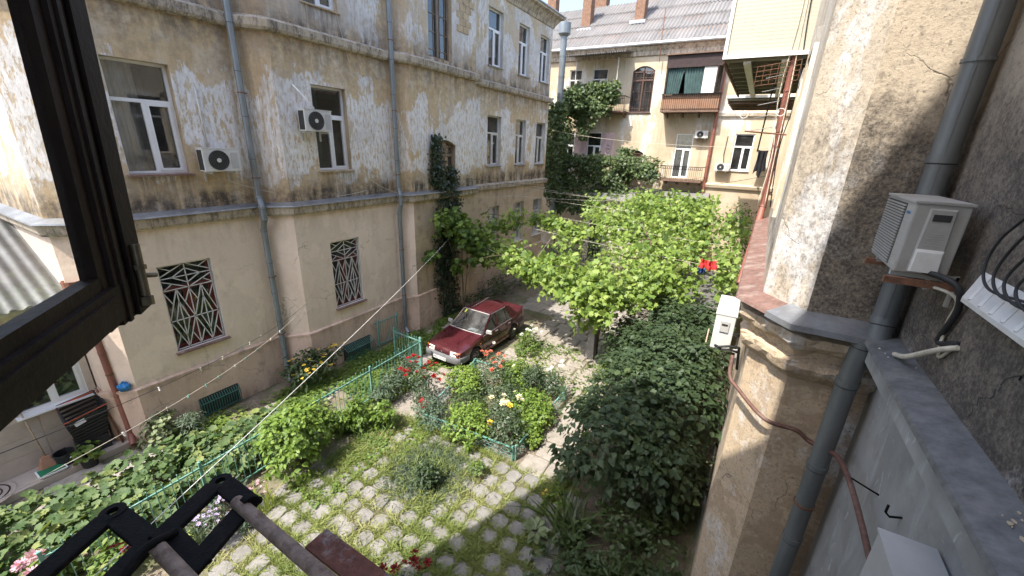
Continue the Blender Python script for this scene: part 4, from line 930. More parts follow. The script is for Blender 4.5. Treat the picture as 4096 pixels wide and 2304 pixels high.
# slim unit just round the bay corner, seen from its side
t, P = ac_unit('white air conditioner seen from its side at the bay corner above the lilac', (.13, 6.45, 4.08), (0, 1, 0), (-1, 0, 0), .95, .27, .56, None)
MB().obox(P(-.02, .07, .30), (0, .02, 0), (-.12, 0, 0), (0, 0, .17)).build('terminal_cover', 'ac_grey', t); MB().obox(P(-.024, .09, .40), (0, .003, 0), (-.08, 0, 0), (0, 0, .03)).build('handle_recess', 'ac_dark', t)
mb = MB(); mb.tube([P(-.02, .2, .06), P(-.1, .15, .08), P(-.08, .02, .12), P(.0, -.12, .1), P(.1, -.16, -.3)], .02, 6); mb.tube([P(-.02, .16, .04), P(-.09, .1, .05), P(-.06, .0, .06), P(.0, -.12, .02)], .016, 6); mb.build('hoses', 'black_rubber', t, True)
t, P = ac_unit('white air conditioner cut off by the bottom edge under the right ledge', (1.44, 2.5, 4.05), (0, 1, 0), (-1, 0, 0), .55, .28, .5, None, cm='ac_grey')
MB().lathe([(.0, .0), (.05, .0), (.05, -.03), (.0, -.03)], P(-.03, .14, .44), 12).build('dial', 'ac_dark', t)
# cables, pipe and hooks on the near right wall
single('pipe', MB().tube(cr([(.17, 5.75, 4.35), (.19, 5.63, 4.1), (.3, 5.5, 4.02), (.63, 5.11, 3.92), (.95, 5.1, 3.9), (1.1, 5.08, 3.82), (1.26, 4.98, 3.84), (1.3, 4.6, 3.98), (1.33, 3.9, 3.98), (1.33, 2.6, 3.9)]), .026, 8), 'pipe_brown', 'bent rusty red pipe running round the bay and below the ledge', 'pipe', smooth=True)
single('cable', MB().tube(cr([(1.2, 4.2, 6.02), (1.4, 4.02, 5.98), (1.44, 4.1, 5.75), (1.45, 4.05, 5.5), (1.46, 3.9, 5.66)]), .012, 6), 'cable_cream', 'cream cable looping down from the large air conditioner', 'cable', smooth=True)
single('cable', MB().tube(cr([(1.2, 4.2, 6.12), (1.36, 3.98, 6.08), (1.43, 4.0, 5.9), (1.44, 4.12, 5.6), (1.46, 3.88, 5.68)]), .022, 6), 'black_rubber', 'thick black hose looping down behind the large air conditioner', 'cable', smooth=True)
def corrug(pts, r, n=60):
    P = cr(pts, 4); out = []; rs = []
    for i in range(n + 1):
        t = i / n * (len(P) - 1); k = min(int(t), len(P) - 2); out.append(P[k].lerp(P[k + 1], t - k)); rs.append(r * (1 + .22 * (i % 2)))
    return MB().tube(out, r, 8, rs=rs)
single('corrugated_hose', corrug([(1.46, 3.86, 5.66), (1.42, 4.02, 5.56), (1.36, 4.3, 5.36), (1.34, 4.5, 5.285)], .018), 'cable_cream', 'short ribbed drain hose from the wall to the dark ledge', 'hose')
for k in range(4):
    y = 3.55 - .14 * k; single('cable', MB().tube(cr([(1.46, y - .1, 7.3 - .1 * k), (1.43, y, 6.75 - .03 * k), (1.40, y + .22 - .05 * k, 6.45), (1.38, y + .2, 6.25), (1.36, y - .02, 6.17), (1.38, y - .35, 6.2)]), .0085, 6), 'black_rubber', ('leftmost', 'second from left', 'third from left', 'rightmost')[k] + ' black cable bend at the right edge', 'cable', 'black cable bends at right', smooth=True)
AW = thing('sill_canopy', 'white ribbed metal canopy at the right edge below black cables', 'canopy', (1.44, 3.2, 6.0))
MB().hexa([(1.37, 2.4, 6.0), (1.37, 3.85, 6.0), (1.468, 3.98, 6.03), (1.468, 2.4, 6.03), (1.37, 2.4, 6.03), (1.37, 3.85, 6.03), (1.468, 3.98, 6.2), (1.468, 2.4, 6.2)]).build('sheet', 'ac_white', AW)
for k in range(7): MB().bar((1.375, 3.75 - k * .15, 6.04), (1.462, 3.85 - k * .16, 6.2), .02, .018).build('rib', 'ac_white', AW)
single('wall_hook', MB().tube([(1.47, 3.62, 4.3), (1.4, 3.62, 4.27), (1.37, 3.62, 4.3), (1.37, 3.62, 4.37)], .009, 6), 'black_iron', 'small black hook sticking out of the grey cement wall', 'hook', smooth=True)
single('wall_spike', MB().tube([(1.47, 4.1, 4.1), (1.3, 4.25, 4.08)], .008, 6), 'black_iron', 'thin iron spike behind the rusty pipe on grey wall', 'spike', smooth=True)
for k in range(5):
    a = Vector((1.38 + .02 * k, 5.05 - .1 * k, 8.6 + .12 * k)); pts = [a + Vector((random.uniform(-.1, .1), random.uniform(-.05, .02), -.13 * j)) for j in range(6)]
    single('dry_twig', MB().tube(pts, .006, 4), 'bark', 'dry creeper twig hanging on the wall by the thick drainpipe', 'twig', 'dry twigs by the thick drainpipe', smooth=True)
# ------------------------------------------------------------------ open window sash beside the camera
SW = thing('window_sash', 'open dark brown wooden window sash with glass at the left edge', 'window sash', (-.9, .2, 6.57))
Fp = Vector((-1.03, .27, 6.57)); h_ = Vector((-.81, .586, 0)).normalized(); nn = Vector((h_.y, -h_.x, 0)); lean = .115
def sp(s, z, d=0.): return Fp + h_ * (s + (z) * lean) + Vector((0, 0, z)) + nn * d
def sbar(s0, s1, z0, z1, d0, d1, ms=0.): # bar in sash plane
    mb = MB(); mb.hexa([sp(s0, z0, d0), sp(s1, z0, d0), sp(s1, z0, d1), sp(s0, z0, d1), sp(s0, z1, d0), sp(s1, z1, d0), sp(s1, z1, d1), sp(s0, z1, d1)]); return mb
ds = -1 if (Vector((0, 0, 6.9)) - Fp).dot(nn) < 0 else 1
st_ = sbar(-.10, -.005, .0, 1.7, -.02, .02).build('stile', 'sash_wood', SW)
for s0, s1, dd in ((-.05, .008, .028), (-.13, -.10, .012), (-.085, -.072, .025)): sbar(s0, s1, .0, 1.7, -dd, dd).build('moulding', 'sash_wood', st_)
ra = sbar(-1.0, -.02, .010, .072, -.021, .021).build('bottom_rail', 'sash_wood', SW)
sbar(-1.0, -.12, .07, .095, -.012, .012).build('moulding', 'sash_wood', ra)
sbar(-1.0, -.12, .05, .06, -.026, .026).build('moulding', 'sash_wood', ra)
MB().quad(sp(-1.0, .09), sp(-.125, .09), sp(-.125, 1.7), sp(-1.0, 1.7)).build('pane', 'glass_sash', SW)
bo = MB().tube([sp(-.03, .03, ds * .034), sp(-.03, .13, ds * .034)], .008, 10).build('bolt', 'brass_old', SW, True, angle=40)
MB().tube([sp(-.03, .012, ds * .034), sp(-.03, .028, ds * .034)], .012, 10).build('keeper', 'brass_old', bo); MB().tube([sp(-.03, .082, ds * .034), sp(-.03, .09, ds * .034)], .0115, 10).build('keeper', 'brass_old', bo)
MB().tube([sp(-.03, .07, ds * .034), sp(-.018, .066, ds * .045), sp(-.01, .064, ds * .05)], .005, 8).build('knob', 'brass_old', bo)
# clothes-rack bracket under the window
CR = thing('rack_bracket', 'black iron loop bracket holding rusty pipes below the window', 'bracket', (-.75, .1, 6.2))
def loop(pts, z, w=.037, hole=True):
    P = [Vector((a, b, z)) for a, b in pts]; n = len(P); mb = MB()
    for i in range(n):
        a, b = P[i], P[(i + 1) % n]; d = (b - a).normalized(); mb.bar(a + d * (.012 if i == 0 else -w * .42), b - d * (.012 if i == n - 1 else -w * .42), w, .009 + .0007 * i)
    return mb
loop([(-.885, .125), (-.765, .135), (-.70, .02), (-.82, .0)], 6.25).build('loop', 'black_iron', CR, bevel=.003)
loop([(-.80, .262), (-.70, .262), (-.652, .155), (-.755, .155)], 6.255).build('loop', 'black_iron', CR, bevel=.003)
for x, y in ((-.884, .125), (-.80, .262)): MB().lathe([(.0085, -.005), (.0195, -.005), (.0195, .005), (.0085, .005), (.0085, -.005)], (x, y, 6.251), 20).build('eyelet', 'black_iron', CR, True, angle=40)
MB().tube([(-.735, .135, 6.262), (-.3, .138, 6.262)], .0115, 12).build('pipe', 'rust_pipe', CR, True, angle=50)
MB().tube([(-.715, .25, 6.262), (-.2, .243, 6.262)], .0115, 12).build('pipe', 'rust_pipe', CR, True, angle=50)
mb = MB(); mb.tube(cr([(-.735, .163, 6.262), (-.72, .12, 6.28), (-.70, .09, 6.275), (-.69, .07, 6.25)]), .007, 8); mb.tube([(-.70, .26, 6.262), (-.685, .26, 6.262)], .016, 12); mb.build('clamp', 'black_iron', CR, True, angle=50)
MB().obox((-.545, .27, 6.235), (.45, -.0, 0), (0, .042, 0), (0, 0, .006)).build('flat_bar', 'flaked_red', CR)
# ------------------------------------------------------------------ car
def carpaint():
    n = N('car_paint'); c = n.mix(n.rng(n.noise(2, 4), .35, .65), (.066, .011, .015), (.086, .015, .02))
    du = n.rng(n.noise(30, 3, .7), .55, .8, 0, .12)
    c = n.mix(du, c, (.36, .28, .26)); MAT['car_paint'] = n.fin(c, n.rng(n.noise(5, 4), .3, .7, .22, .42), .25, None, .6)
carpaint()
simple('car_grey', (.15, .15, .155), .55, 0, .12, 5); simple('tyre', (.022, .021, .02), .85, 0, .3, 12); simple('rim_grey', (.15, .15, .15), .5, .4)
simple('lamp_clear', (.72, .70, .62), .12, 0, .06, 20, coat=.6); simple('lamp_amber', (.75, .20, .01), .2, 0, .1, 20, coat=.6); simple('plate_white', (.75, .75, .74), .4, 0, .02); simple('ink_black', (.015, .015, .017), .5)
simple('seat_cloth', (.10, .095, .10), .9); simple('chrome', (.6, .6, .6), .2, .9); simple('sticker_yellow', (.72, .75, .10), .6); simple('paper', (.72, .73, .73), .7)
def car():
    t = thing('car', 'maroon hatchback parked behind the flower bed, nose to the camera', 'car'); rz = math.radians(-2.2)
    ip = lambda s, tab: float(np.interp(s, [a for a, b in tab], [b for a, b in tab]))
    W = [(0, .655), (.06, .70), (.2, .745), (.5, .77), (1, .777), (3, .777), (3.5, .765), (3.8, .745), (3.93, .71), (3.98, .66)]
    ZT = [(0, .60), (.03, .655), (.08, .69), (.2, .725), (.7, .825), (1.2, .905), (3.35, .99), (3.55, .985), (3.85, .995), (3.92, 1.0), (3.95, .93), (3.98, .84)]
    ZS = [(0, .585), (.05, .63), (.2, .665), (.8, .755), (1.3, .80), (2.2, .835), (3.3, .865), (3.85, .875), (3.95, .85), (3.98, .8)]
    st = sorted({*np.round(np.arange(0, 3.98, .06), 3), .03, .05, 3.92, 3.95, 3.98}); wc = ((.77, .31), (3.09, .31)); R_ = .335; rings = []
    for s in st:
        w = ip(s, W); zs = ip(s, ZS); zt = ip(s, ZT); zb = .24 if .15 < s < 3.85 else .30
        za = max([0] + [.29 + math.sqrt(R_ ** 2 - (s - c) ** 2) for c, _ in wc if abs(s - c) < R_])
        f = lambda z, e=0: max(z, za + e)
        rings.append([(w - .09, f(zb)), (w - .022, f(zb + .04, .004)), (w - .004, f(.42, .012)), (w, f(.56, .02)), (w - .006, f(.60, .03)), (w - .02, max(zs, za + .05)), (w - .075, max(zt - .03, zs + .02)) if not 1.22 < s < 3.38 else (w - .045, zs + .025), (w - .34, zt - .006), (0, zt + .004)])
    body = MB(); m = len(rings[0])
    for sg in (1, -1):
        b = len(body.v)
        for s, r in zip(st, rings): body.v += [(sg * x, s, z) for x, z in r]
        for i in range(len(st) - 1):
            for k in range(m - 1):
                if k >= 6 and 1.2 < (st[i] + st[i + 1]) / 2 < 3.38: continue
                q = (b + i * m + k, b + (i + 1) * m + k, b + (i + 1) * m + k + 1, b + i * m + k + 1); body.f.append(q if sg > 0 else q[::-1]); body.m.append(0)
        for i in (0, len(st) - 1):
            q = tuple(b + i * m + k for k in range(m)) + (len(body.v),); body.v.append((0, st[i], .3)); body.f.append(q[::-1] if (i == 0) == (sg > 0) else q); body.m.append(0)
    bo = body.build('body', 'car_paint', t, True, angle=32)
    MB().box(-.70, .70, .3, 3.8, .22, .28).build('underbody', 'black_rubber', t)
    mb = MB()
    for c, _ in wc: mb.box(-.70, .70, c - .34, c + .34, .28, .70)
    mb.build('wheel_well', 'black_rubber', t)
    inn = MB(); inn.box(-.70, .70, 1.22, 3.4, .42, .5); inn.box(-.68, .68, 1.2, 1.5, .5, .86); inn.box(-.70, .70, 3.1, 3.42, .5, .93); inn.build('interior', 'seat_cloth', t)
    for x in (-.36, .36):
        mb = MB(); mb.box(x - .24, x + .24, 1.85, 2.3, .5, .68); mb.hexa([(x - .23, 2.2, .66), (x + .23, 2.2, .66), (x + .23, 2.32, .66), (x - .23, 2.32, .66), (x - .2, 2.36, 1.14), (x + .2, 2.36, 1.14), (x + .2, 2.44, 1.14), (x - .2, 2.44, 1.14)]); mb.build('seat', 'seat_cloth', t, bevel=.03)
    MB().hexa([(-.6, 2.85, .5), (.6, 2.85, .5), (.6, 3.1, .5), (-.6, 3.1, .5), (-.58, 2.98, 1.05), (.58, 2.98, 1.05), (.58, 3.1, 1.05), (-.58, 3.1, 1.05)]).build('seat', 'seat_cloth', t, bevel=.03)
    MB().tube([(.36 + .17 * math.cos(a), 1.62 - .07 * math.sin(a), .92 + .16 * math.sin(a)) for a in np.linspace(0, 6.283, 20)], .013, 6, False).build('steering_wheel', 'black_rubber', t)
    MB().hexa([(.02, 1.22, .865), (.38, 1.22, .865), (.36, 1.47, .865), (.05, 1.47, .865), (.02, 1.22, .872), (.38, 1.22, .872), (.36, 1.47, .872), (.05, 1.47, .872)]).build('paper', 'paper', t)
    # roof and pillars
    rf = MB(); n = 10; cols = []; Y = [1.84, 1.9, 2.2, 2.6, 2.9, 2.98]
    for y in Y:
        e = {1.84: -.02, 2.98: -.02}.get(y, 0); cols.append([(x, y + (-.05 * (1 - (x / .56) ** 2) if y < 1.95 else .0), 1.362 + e + .045 * (1 - (x / .56) ** 2)) for x in np.linspace(-.56, .56, n + 1)])
    b = [p for c in cols for p in c]; rf.add(b, [(i * (n + 1) + k, i * (n + 1) + k + 1, (i + 1) * (n + 1) + k + 1, (i + 1) * (n + 1) + k) for i in range(len(Y) - 1) for k in range(n)])
    ro = rf.build('roof', 'car_paint', t, True)
    so = ro.modifiers.new('th', 'SOLIDIFY'); so.thickness = .03; so.offset = -1
    sp_ = lambda s, k, sg, o=0.: (sg * (.727 * (1 - k) + .567 * k + o), s, (ip(s, ZS) + .02) * (1 - k) + 1.362 * k)
    def panel(name, pts, mat, sg, o=0., th=.02, par=t):
        P = [Vector(sp_(s, k, sg, o)) for s, k in pts]; nr = (P[1] - P[0]).cross(P[2] - P[0]).normalized()
        if nr.x * sg > 0: nr = -nr
        return MB().prism(P, nr * th).build(name, mat, par)
    for sg in (1, -1):
        panel('pillar', [(1.16, 0), (1.24, 0), (1.93, 1), (1.83, 1)], 'car_paint', sg, .004)
        panel('pillar', [(2.08, 0), (2.17, 0), (2.17, 1), (2.09, 1)], 'car_paint', sg, .003)
        panel('pillar', [(2.99, 0), (3.5, 0), (3.42, .12), (2.98, 1), (2.76, 1)], 'car_paint', sg, .004)
        panel('pillar', [(2.70, 0), (2.73, 0), (2.69, 1), (2.66, 1)], 'ink_black', sg, .002)
        panel('side_glass', [(1.24, .02), (2.08, .02), (2.09, .97), (1.92, .97)], 'glass_car', sg, -.006, .004)
        panel('side_glass', [(2.17, .02), (2.99, .02), (2.78, .97), (2.17, .97)], 'glass_car', sg, -.006, .004)
        mb = MB(); mb.bar(sp_(1.24, .0, sg, .008), sp_(3.0, 0., sg, .008), .016, .016); mb.bar(sp_(1.9, 1, sg, .004), sp_(2.76, 1, sg, .004), .014, .014); mb.build('window_trim', 'car_grey', t)
        w = .777; x = sg * w
        for s in (1.2, 2.12, 2.98): MB().box(min(x, x - sg * .02) - (.002 if sg < 0 else -.002 + .0), max(x, x - sg * .02) + (.002 if sg > 0 else -.0), s, s + .008, .3, .8).build('door_seam', 'ink_black', bo)
        MB().box(min(x - sg * .004, x + sg * .012), max(x - sg * .004, x + sg * .012), 1.12, 2.75, .565, .60).build('side_moulding', 'ink_black', t)
        MB().box(min(x - sg * .03, x + sg * .01), max(x - sg * .03, x + sg * .01), 1.1, 2.76, .22, .33).build('sill', 'car_paint', t)
        for s in (1.9, 2.72): MB().box(min(x - sg * .025, x + sg * .015), max(x - sg * .025, x + sg * .015), s, s + .15, .755, .785).build('door_handle', 'car_grey', t, bevel=.006)
        MB().box(min(x - sg * .01, x + sg * .008), max(x - sg * .01, x + sg * .008), 1.02, 1.07, .62, .645).build('side_repeater', 'lamp_amber', t)
        mi = MB(); mi.hexa([(sg * .74, 1.36, .87), (sg * .96, 1.40, .87), (sg * .95, 1.46, .87), (sg * .74, 1.44, .87), (sg * .76, 1.35, 1.0), (sg * .95, 1.39, 1.0), (sg * .94, 1.45, 1.0), (sg * .76, 1.43, 1.0)][::1] if sg > 0 else [(sg * .96, 1.40, .87), (sg * .74, 1.36, .87), (sg * .74, 1.44, .87), (sg * .95, 1.46, .87), (sg * .95, 1.39, 1.0), (sg * .76, 1.35, 1.0), (sg * .76, 1.43, 1.0), (sg * .94, 1.45, 1.0)]); mi.build('mirror', 'ac_grey', t, bevel=.012)
        # lamps
        L = lambda a, b, y0, y1, z0, z1, m, nm: MB().hexa([(min(sg * a, sg * b), y0 if sg > 0 else y1, z0), (max(sg * a, sg * b), y1 if sg > 0 else y0, z0), (max(sg * a, sg * b), y1 + .12 if sg > 0 else y0 + .12, z0), (min(sg * a, sg * b), y0 + .12 if sg > 0 else y1 + .12, z0), (min(sg * a, sg * b), (y0 if sg > 0 else y1) + .03, z1), (max(sg * a, sg * b), (y1 if sg > 0 else y0) + .03, z1), (max(sg * a, sg * b), (y1 if sg > 0 else y0) + .12, z1), (min(sg * a, sg * b), (y0 if sg > 0 else y1) + .12, z1)]).build(nm, m, t, bevel=.008)
        L(.33, .575, -.02, -.012, .505, .645, 'lamp_clear', 'headlight'); L(.578, .69, -.010, .03, .505, .645, 'lamp_amber', 'indicator')
        MB().box(min(sg * .42, sg * .66), max(sg * .42, sg * .66), 3.93, 3.99, .6, .8).build('tail_light', 'petal_dark', t)
    # wheels
    for s, _ in wc:
        for sg in (1, -1):
            w = put_empty('wheel', (sg * .70, s, .29)); w.parent = t
            ty = MB(); ty.lathe([(.17, -.07), (.24, -.08), (.275, -.075), (.29, -.05), (.29, .05), (.275, .075), (.24, .08), (.17, .07), (.17, -.07)], (sg * .70, s, .29), 28, 'x'); ty.build('tyre', 'tyre', w, True, angle=50)
            rm = MB(); rm.lathe([(0, .045), (.05, .05), (.06, .03), (.12, .02), (.16, .06), (.178, .068), (.178, -.06), (0, -.05)] if sg > 0 else [(0, -.045), (.05, -.05), (.06, -.03), (.12, -.02), (.16, -.06), (.178, -.068), (.178, .06), (0, .05)], (sg * .70, s, .29), 24, 'x')
            rm.build('rim', 'rim_grey', w, True, angle=40)
            sl_ = MB()
            for k in range(6):
                a = k * math.pi / 3 + .3; sl_.cbox((sg * .752, s + .115 * math.cos(a), .29 + .115 * math.sin(a)), .012, .045, .035)
            sl_.build('rim_slot', 'ink_black', w)
    # glazing front and rear
    def glaz(name, p0, p1, n_=8, bow=.06):
        mb = MB(); V = []
        for k in range(n_ + 1):
            u = -1 + 2 * k / n_; V += [(u * p0[0], p0[1] + bow * u * u, p0[2] - .012 * u * u), (u * p1[0], p1[1] + bow * .9 * u * u, p1[2] - .03 * u * u)]
        mb.add(V, [(2 * k, 2 * k + 2, 2 * k + 3, 2 * k + 1) for k in range(n_)]); return mb, V
    mb, V = glaz('windscreen', (.69, 1.12, .895), (.545, 1.79, 1.385)); ws = mb.build('windscreen', 'glass_car', t, True)
    mb = MB(); mb.tube([V[2 * k] for k in range(9)], .014, 6); mb.tube([V[2 * k + 1] for k in range(9)], .012, 6); mb.build('windscreen_trim', 'ac_grey', ws)
    mb, V2 = glaz('rear_glass', (.64, 3.46, 1.0), (.54, 2.98, 1.36), bow=-.05); mb.build('rear_window', 'glass_car', t, True)
    a, b_, c, d = Vector(V[2]), Vector(V[3]), Vector(V[4]), Vector(V[5])
    P = lambda u, v: (a.lerp(c, u)).lerp(b_.lerp(d, u), v) + Vector((0, -.006, .008))
    MB().quad(P(-.1, .80), P(.42, .78), P(.42, .96), P(-.1, .97)).build('sticker', 'sticker_yellow', ws)
    for x0, x1 in ((-.38, .02), (.02, .42)): MB().tube([(x0, 1.13, .915), (x1, 1.17, .955)], .008, 5).build('wiper', 'ink_black', t)
    MB().tube([(-.3, 1.86, 1.40), (-.02, 2.22, 1.62), (.1, 2.4, 1.74)], .006, 5).build('antenna', 'car_grey', t)
    # front end
    bp = [(-.735, .62), (-.735, .3), (-.70, .05), (-.62, -.045), (-.3, -.085), (0, -.095), (.3, -.085), (.62, -.045), (.70, .05), (.735, .3), (.735, .62)][::-1]
    bm = MB(); bm.sweep(bp[2:9] and [(.768, .44), (.762, .2), (.72, .03), (.62, -.05), (.3, -.085), (0, -.095), (-.3, -.085), (-.62, -.05), (-.72, .03), (-.762, .2), (-.768, .44)], [(-.12, .26), (0.0, .29), (.02, .34), (.02, .44), (.005, .485), (-.1, .50)], out=-1); bm.build('bumper', 'car_grey', t, True, angle=35)
    bm = MB(); bm.sweep([(-.77, 3.5), (-.755, 3.85), (-.66, 4.02), (0, 4.05), (.66, 4.02), (.755, 3.85), (.77, 3.5)], [(-.12, .28), (0.0, .31), (.02, .36), (.02, .5), (-.1, .54)], out=-1); bm.build('bumper', 'car_grey', t, True, angle=35)
    MB().hexa([(-.32, -.028, .53), (.32, -.028, .53), (.32, .0, .53), (-.32, .0, .53), (-.32, .0, .60), (.32, .0, .60), (.32, .03, .60), (-.32, .03, .60)]).build('grille', 'car_paint', t)
    MB().box(-.30, .30, -.034, -.028, .545, .552).build('grille_slot', 'ink_black', t)
    MB().lathe([(0, -.04), (.03, -.038), (.032, -.03)], (0, 0, .575), 14, 'y').build('badge', 'chrome', t)
    MB().box(-.27, .25, -.127, -.121, .325, .437).build('number_plate', 'plate_white', t)
    lettering('485-15OE', .112, 'ink_black', t, (-.01, -.128, .381), (1, 0, 0), (0, 0, 1), 'plate_lettering')
    MB().bar((.32, .35, .79), (.42, 1.1, .915), .012, .008).build('bonnet_crease', 'car_paint', bo); MB().bar((-.32, .35, .79), (-.42, 1.1, .915), .012, .008).build('bonnet_crease', 'car_paint', bo)
    MB().hexa([(-.66, 3.78, .99), (.66, 3.78, .99), (.66, 3.95, 1.0), (-.66, 3.95, 1.0), (-.64, 3.86, 1.025), (.64, 3.86, 1.025), (.64, 3.97, 1.03), (-.64, 3.97, 1.03)]).build('spoiler', 'car_paint', t, bevel=.01)
    t.location = (-7.72, 9.06, .012); t.rotation_euler = (0, 0, rz)
car()
# ------------------------------------------------------------------ paving
def stone_mesh(w, l, h, seed, rnd=.06, nb=8, ex=6.):
    r = random.Random(seed); pts = []
    for k in range(nb * 2):
        a = 2 * math.pi * k / (nb * 2); c, s = math.cos(a), math.sin(a); e = ex
        q = (abs(c) ** e + abs(s) ** e) ** (-1 / e); pts.append((c * q * w / 2 * (1 + r.uniform(-rnd, rnd)), s * q * l / 2 * (1 + r.uniform(-rnd, rnd))))
    n = len(pts); mb = MB(); mb.add([(x, y, -.03) for x, y in pts] + [(x, y, h - .012) for x, y in pts] + [(x * .93, y * .93, h + r.uniform(-.002, .002)) for x, y in pts] + [(0, 0, h + .001)],
        [(i, (i + 1) % n, n + (i + 1) % n, n + i) for i in range(n)] + [(n + i, n + (i + 1) % n, 2 * n + (i + 1) % n, 2 * n + i) for i in range(n)] + [(2 * n + i, 2 * n + (i + 1) % n, 3 * n) for i in range(n)])
    return mb
PV = tag(put_empty('paved_yard', (-4.5, 4.5, 0)), kind='structure')
pm = [stone_mesh(.332, .346, .026, k, .06, 9, 4.8).mesh('paver', 'paver_stone') for k in range(7)]
for i in range(-9, 10):
    for j in range(-7, 8):
        x, y = -4.55 + i * .377 + j * .012, 4.28 + j * .40 + i * .016
        if y > 6.4 or y < 1.7 or x < -7.35 or x > -1.7: continue
        if (x < -6.7 and y > 4.2) or random.random() < .05: continue
        inst(random.choice(pm), 'paver', PV, (x + random.gauss(0, .022), y + random.gauss(0, .022), random.uniform(-.012, .01)), rot=(random.gauss(0, .02), random.gauss(0, .02), random.choice((0, 1.571, 3.1416)) + random.gauss(0, .12)), sc=(random.uniform(.86, 1.03), random.uniform(.86, 1.03), 1))
PA = tag(put_empty('path', (-3, 9, 0)), kind='structure')
def slabs(x0, x1, y0, y1, w, l, mat, par, seed, skip=lambda x, y: False):
    r = random.Random(seed); ms = [stone_mesh(w * .975, l * .975, .03, seed * 10 + k, .012, 12, 16.).mesh('slab', mat) for k in range(5)]
    nx, ny = max(1, round((x1 - x0) / w)), max(1, round((y1 - y0) / l))
    for j in range(ny):
        for i in range(nx):
            x, y = x0 + (i + .5 + (.25 if j % 2 else 0)) * (x1 - x0) / nx, y0 + (j + .5) * (y1 - y0) / ny
            if skip(x, y): continue
            inst(r.choice(ms), 'slab', par, (x, y, r.uniform(-.012, .008)), rot=(r.uniform(-.012, .012), r.uniform(-.012, .012), r.choice((0, 3.1416)) + r.uniform(-.02, .02)), sc=(r.uniform(.96, 1.03), r.uniform(.96, 1.03), 1))
slabs(-3.45, -2.25, 6.5, 10.1, .6, .6, 'slab_stone', PA, 3)
slabs(-6.6, -2.6, 9.9, 15, .62, .5, 'slab_stone', PA, 4, lambda x, y: x < -6.3 and y < 14)
slabs(-8.4, -2.9, 15, 20, .62, .5, 'slab_dark', PA, 5)
slabs(-7.9, -6.4, 6.5, 8.9, .55, .5, 'slab_stone', PA, 6)
slabs(-9.9, -8.2, 8.7, 15, .6, .5, 'slab_dark', PA, 7)
slabs(-11.3, -9.9, -1, 2.6, .72, .95, 'slab_dark', PA, 8); slabs(-10.3, -9.3, 4.6, 8.4, .55, .7, 'slab_dark', PA, 9)
for (x, y, rz_) in ((-7.35, 8.75, .5), (-7.0, 8.98, .45)): single('loose_stone', stone_mesh(.5, .24, .1, int(x * 100), .05).v and stone_mesh(.5, .24, .1, int(-x * 100), .05), 'slab_stone', 'loose stone block before the car bumper, ' + ('left one' if x < -7.2 else 'right one'), 'stone', 'loose stones before the car').location = (x, y, .03)
# ------------------------------------------------------------------ foliage
def fan(ring, c): return np.array([c] + ring, float), np.array([(0, 1 + i, 1 + (i + 1) % len(ring)) for i in range(len(ring))])
TP = {
 'oval': (np.array([(0, 0, 0), (-.28, .3, .06), (-.25, .62, .05), (0, 1, -.08), (.25, .62, .05), (.28, .3, .06), (0, .45, -.03)]), np.array([(0, 6, 1), (6, 2, 1), (6, 3, 2), (0, 5, 6), (5, 4, 6), (6, 4, 3)])),
 'heart': (np.array([(0, .04, 0), (-.33, .06, .04), (-.4, .32, .08), (-.24, .66, .05), (0, 1, -.12), (.24, .66, .05), (.4, .32, .08), (.33, .06, .04), (0, .42, -.03)]), np.array([(0, 8, 1), (8, 2, 1), (8, 3, 2), (8, 4, 3), (0, 7, 8), (7, 6, 8), (6, 5, 8), (5, 4, 8)])),
 'narrow': (np.array([(0, 0, 0), (-.12, .4, .03), (0, 1, -.1), (.12, .4, .03)]), np.array([(0, 2, 1), (0, 3, 2)])),
 'blade': (np.array([(-.035, 0, 0), (.035, 0, 0), (.028, .55, .05), (-.028, .55, .05), (0, 1, -.12)]), np.array([(0, 1, 2), (0, 2, 3), (3, 2, 4)])),
 'grape': fan([(0, .04, 0), (-.25, -.06, .03), (-.5, .2, -.03), (-.33, .36, .05), (-.52, .64, -.05), (-.2, .66, .04), (0, 1, -.12), (.2, .66, .04), (.52, .64, -.05), (.33, .36, .05), (.5, .2, -.03), (.25, -.06, .03)], (0, .36, .02)),
 'round': fan([(0, .1, .0), (-.3, -.02, .06), (-.52, .25, .03), (-.5, .6, .06), (-.22, .88, .0), (0, .98, -.06), (.22, .88, .02), (.5, .6, .05), (.52, .25, .02), (.3, -.02, .07)], (0, .3, -.09)),
 'squash': fan([(0, .12, -.02), (-.2, -.06, .08), (-.42, .06, .02), (-.46, .3, .1), (-.55, .52, .0), (-.36, .68, .09), (-.24, .9, .0), (-.08, .86, .06), (0, 1.02, -.08), (.1, .85, .07), (.26, .9, -.02), (.36, .66, .09), (.55, .5, .0), (.46, .28, .1), (.42, .05, .0), (.2, -.06, .09)], (0, .3, -.1)),
 'hex': (np.array([(0, 0, 0), (-.3, .35, .04), (0, .95, -.03), (.3, .35, .04)]), np.array([(0, 3, 2), (0, 2, 1)])),
}
CAM = np.array([0, 0, 6.9])
nz = lambda v: v / np.maximum(1e-9, np.linalg.norm(v, axis=-1, keepdims=True))
def frames(ydir, nrm):
    y = nz(ydir); x = nz(np.cross(y, nrm)); return x, y, np.cross(x, y)
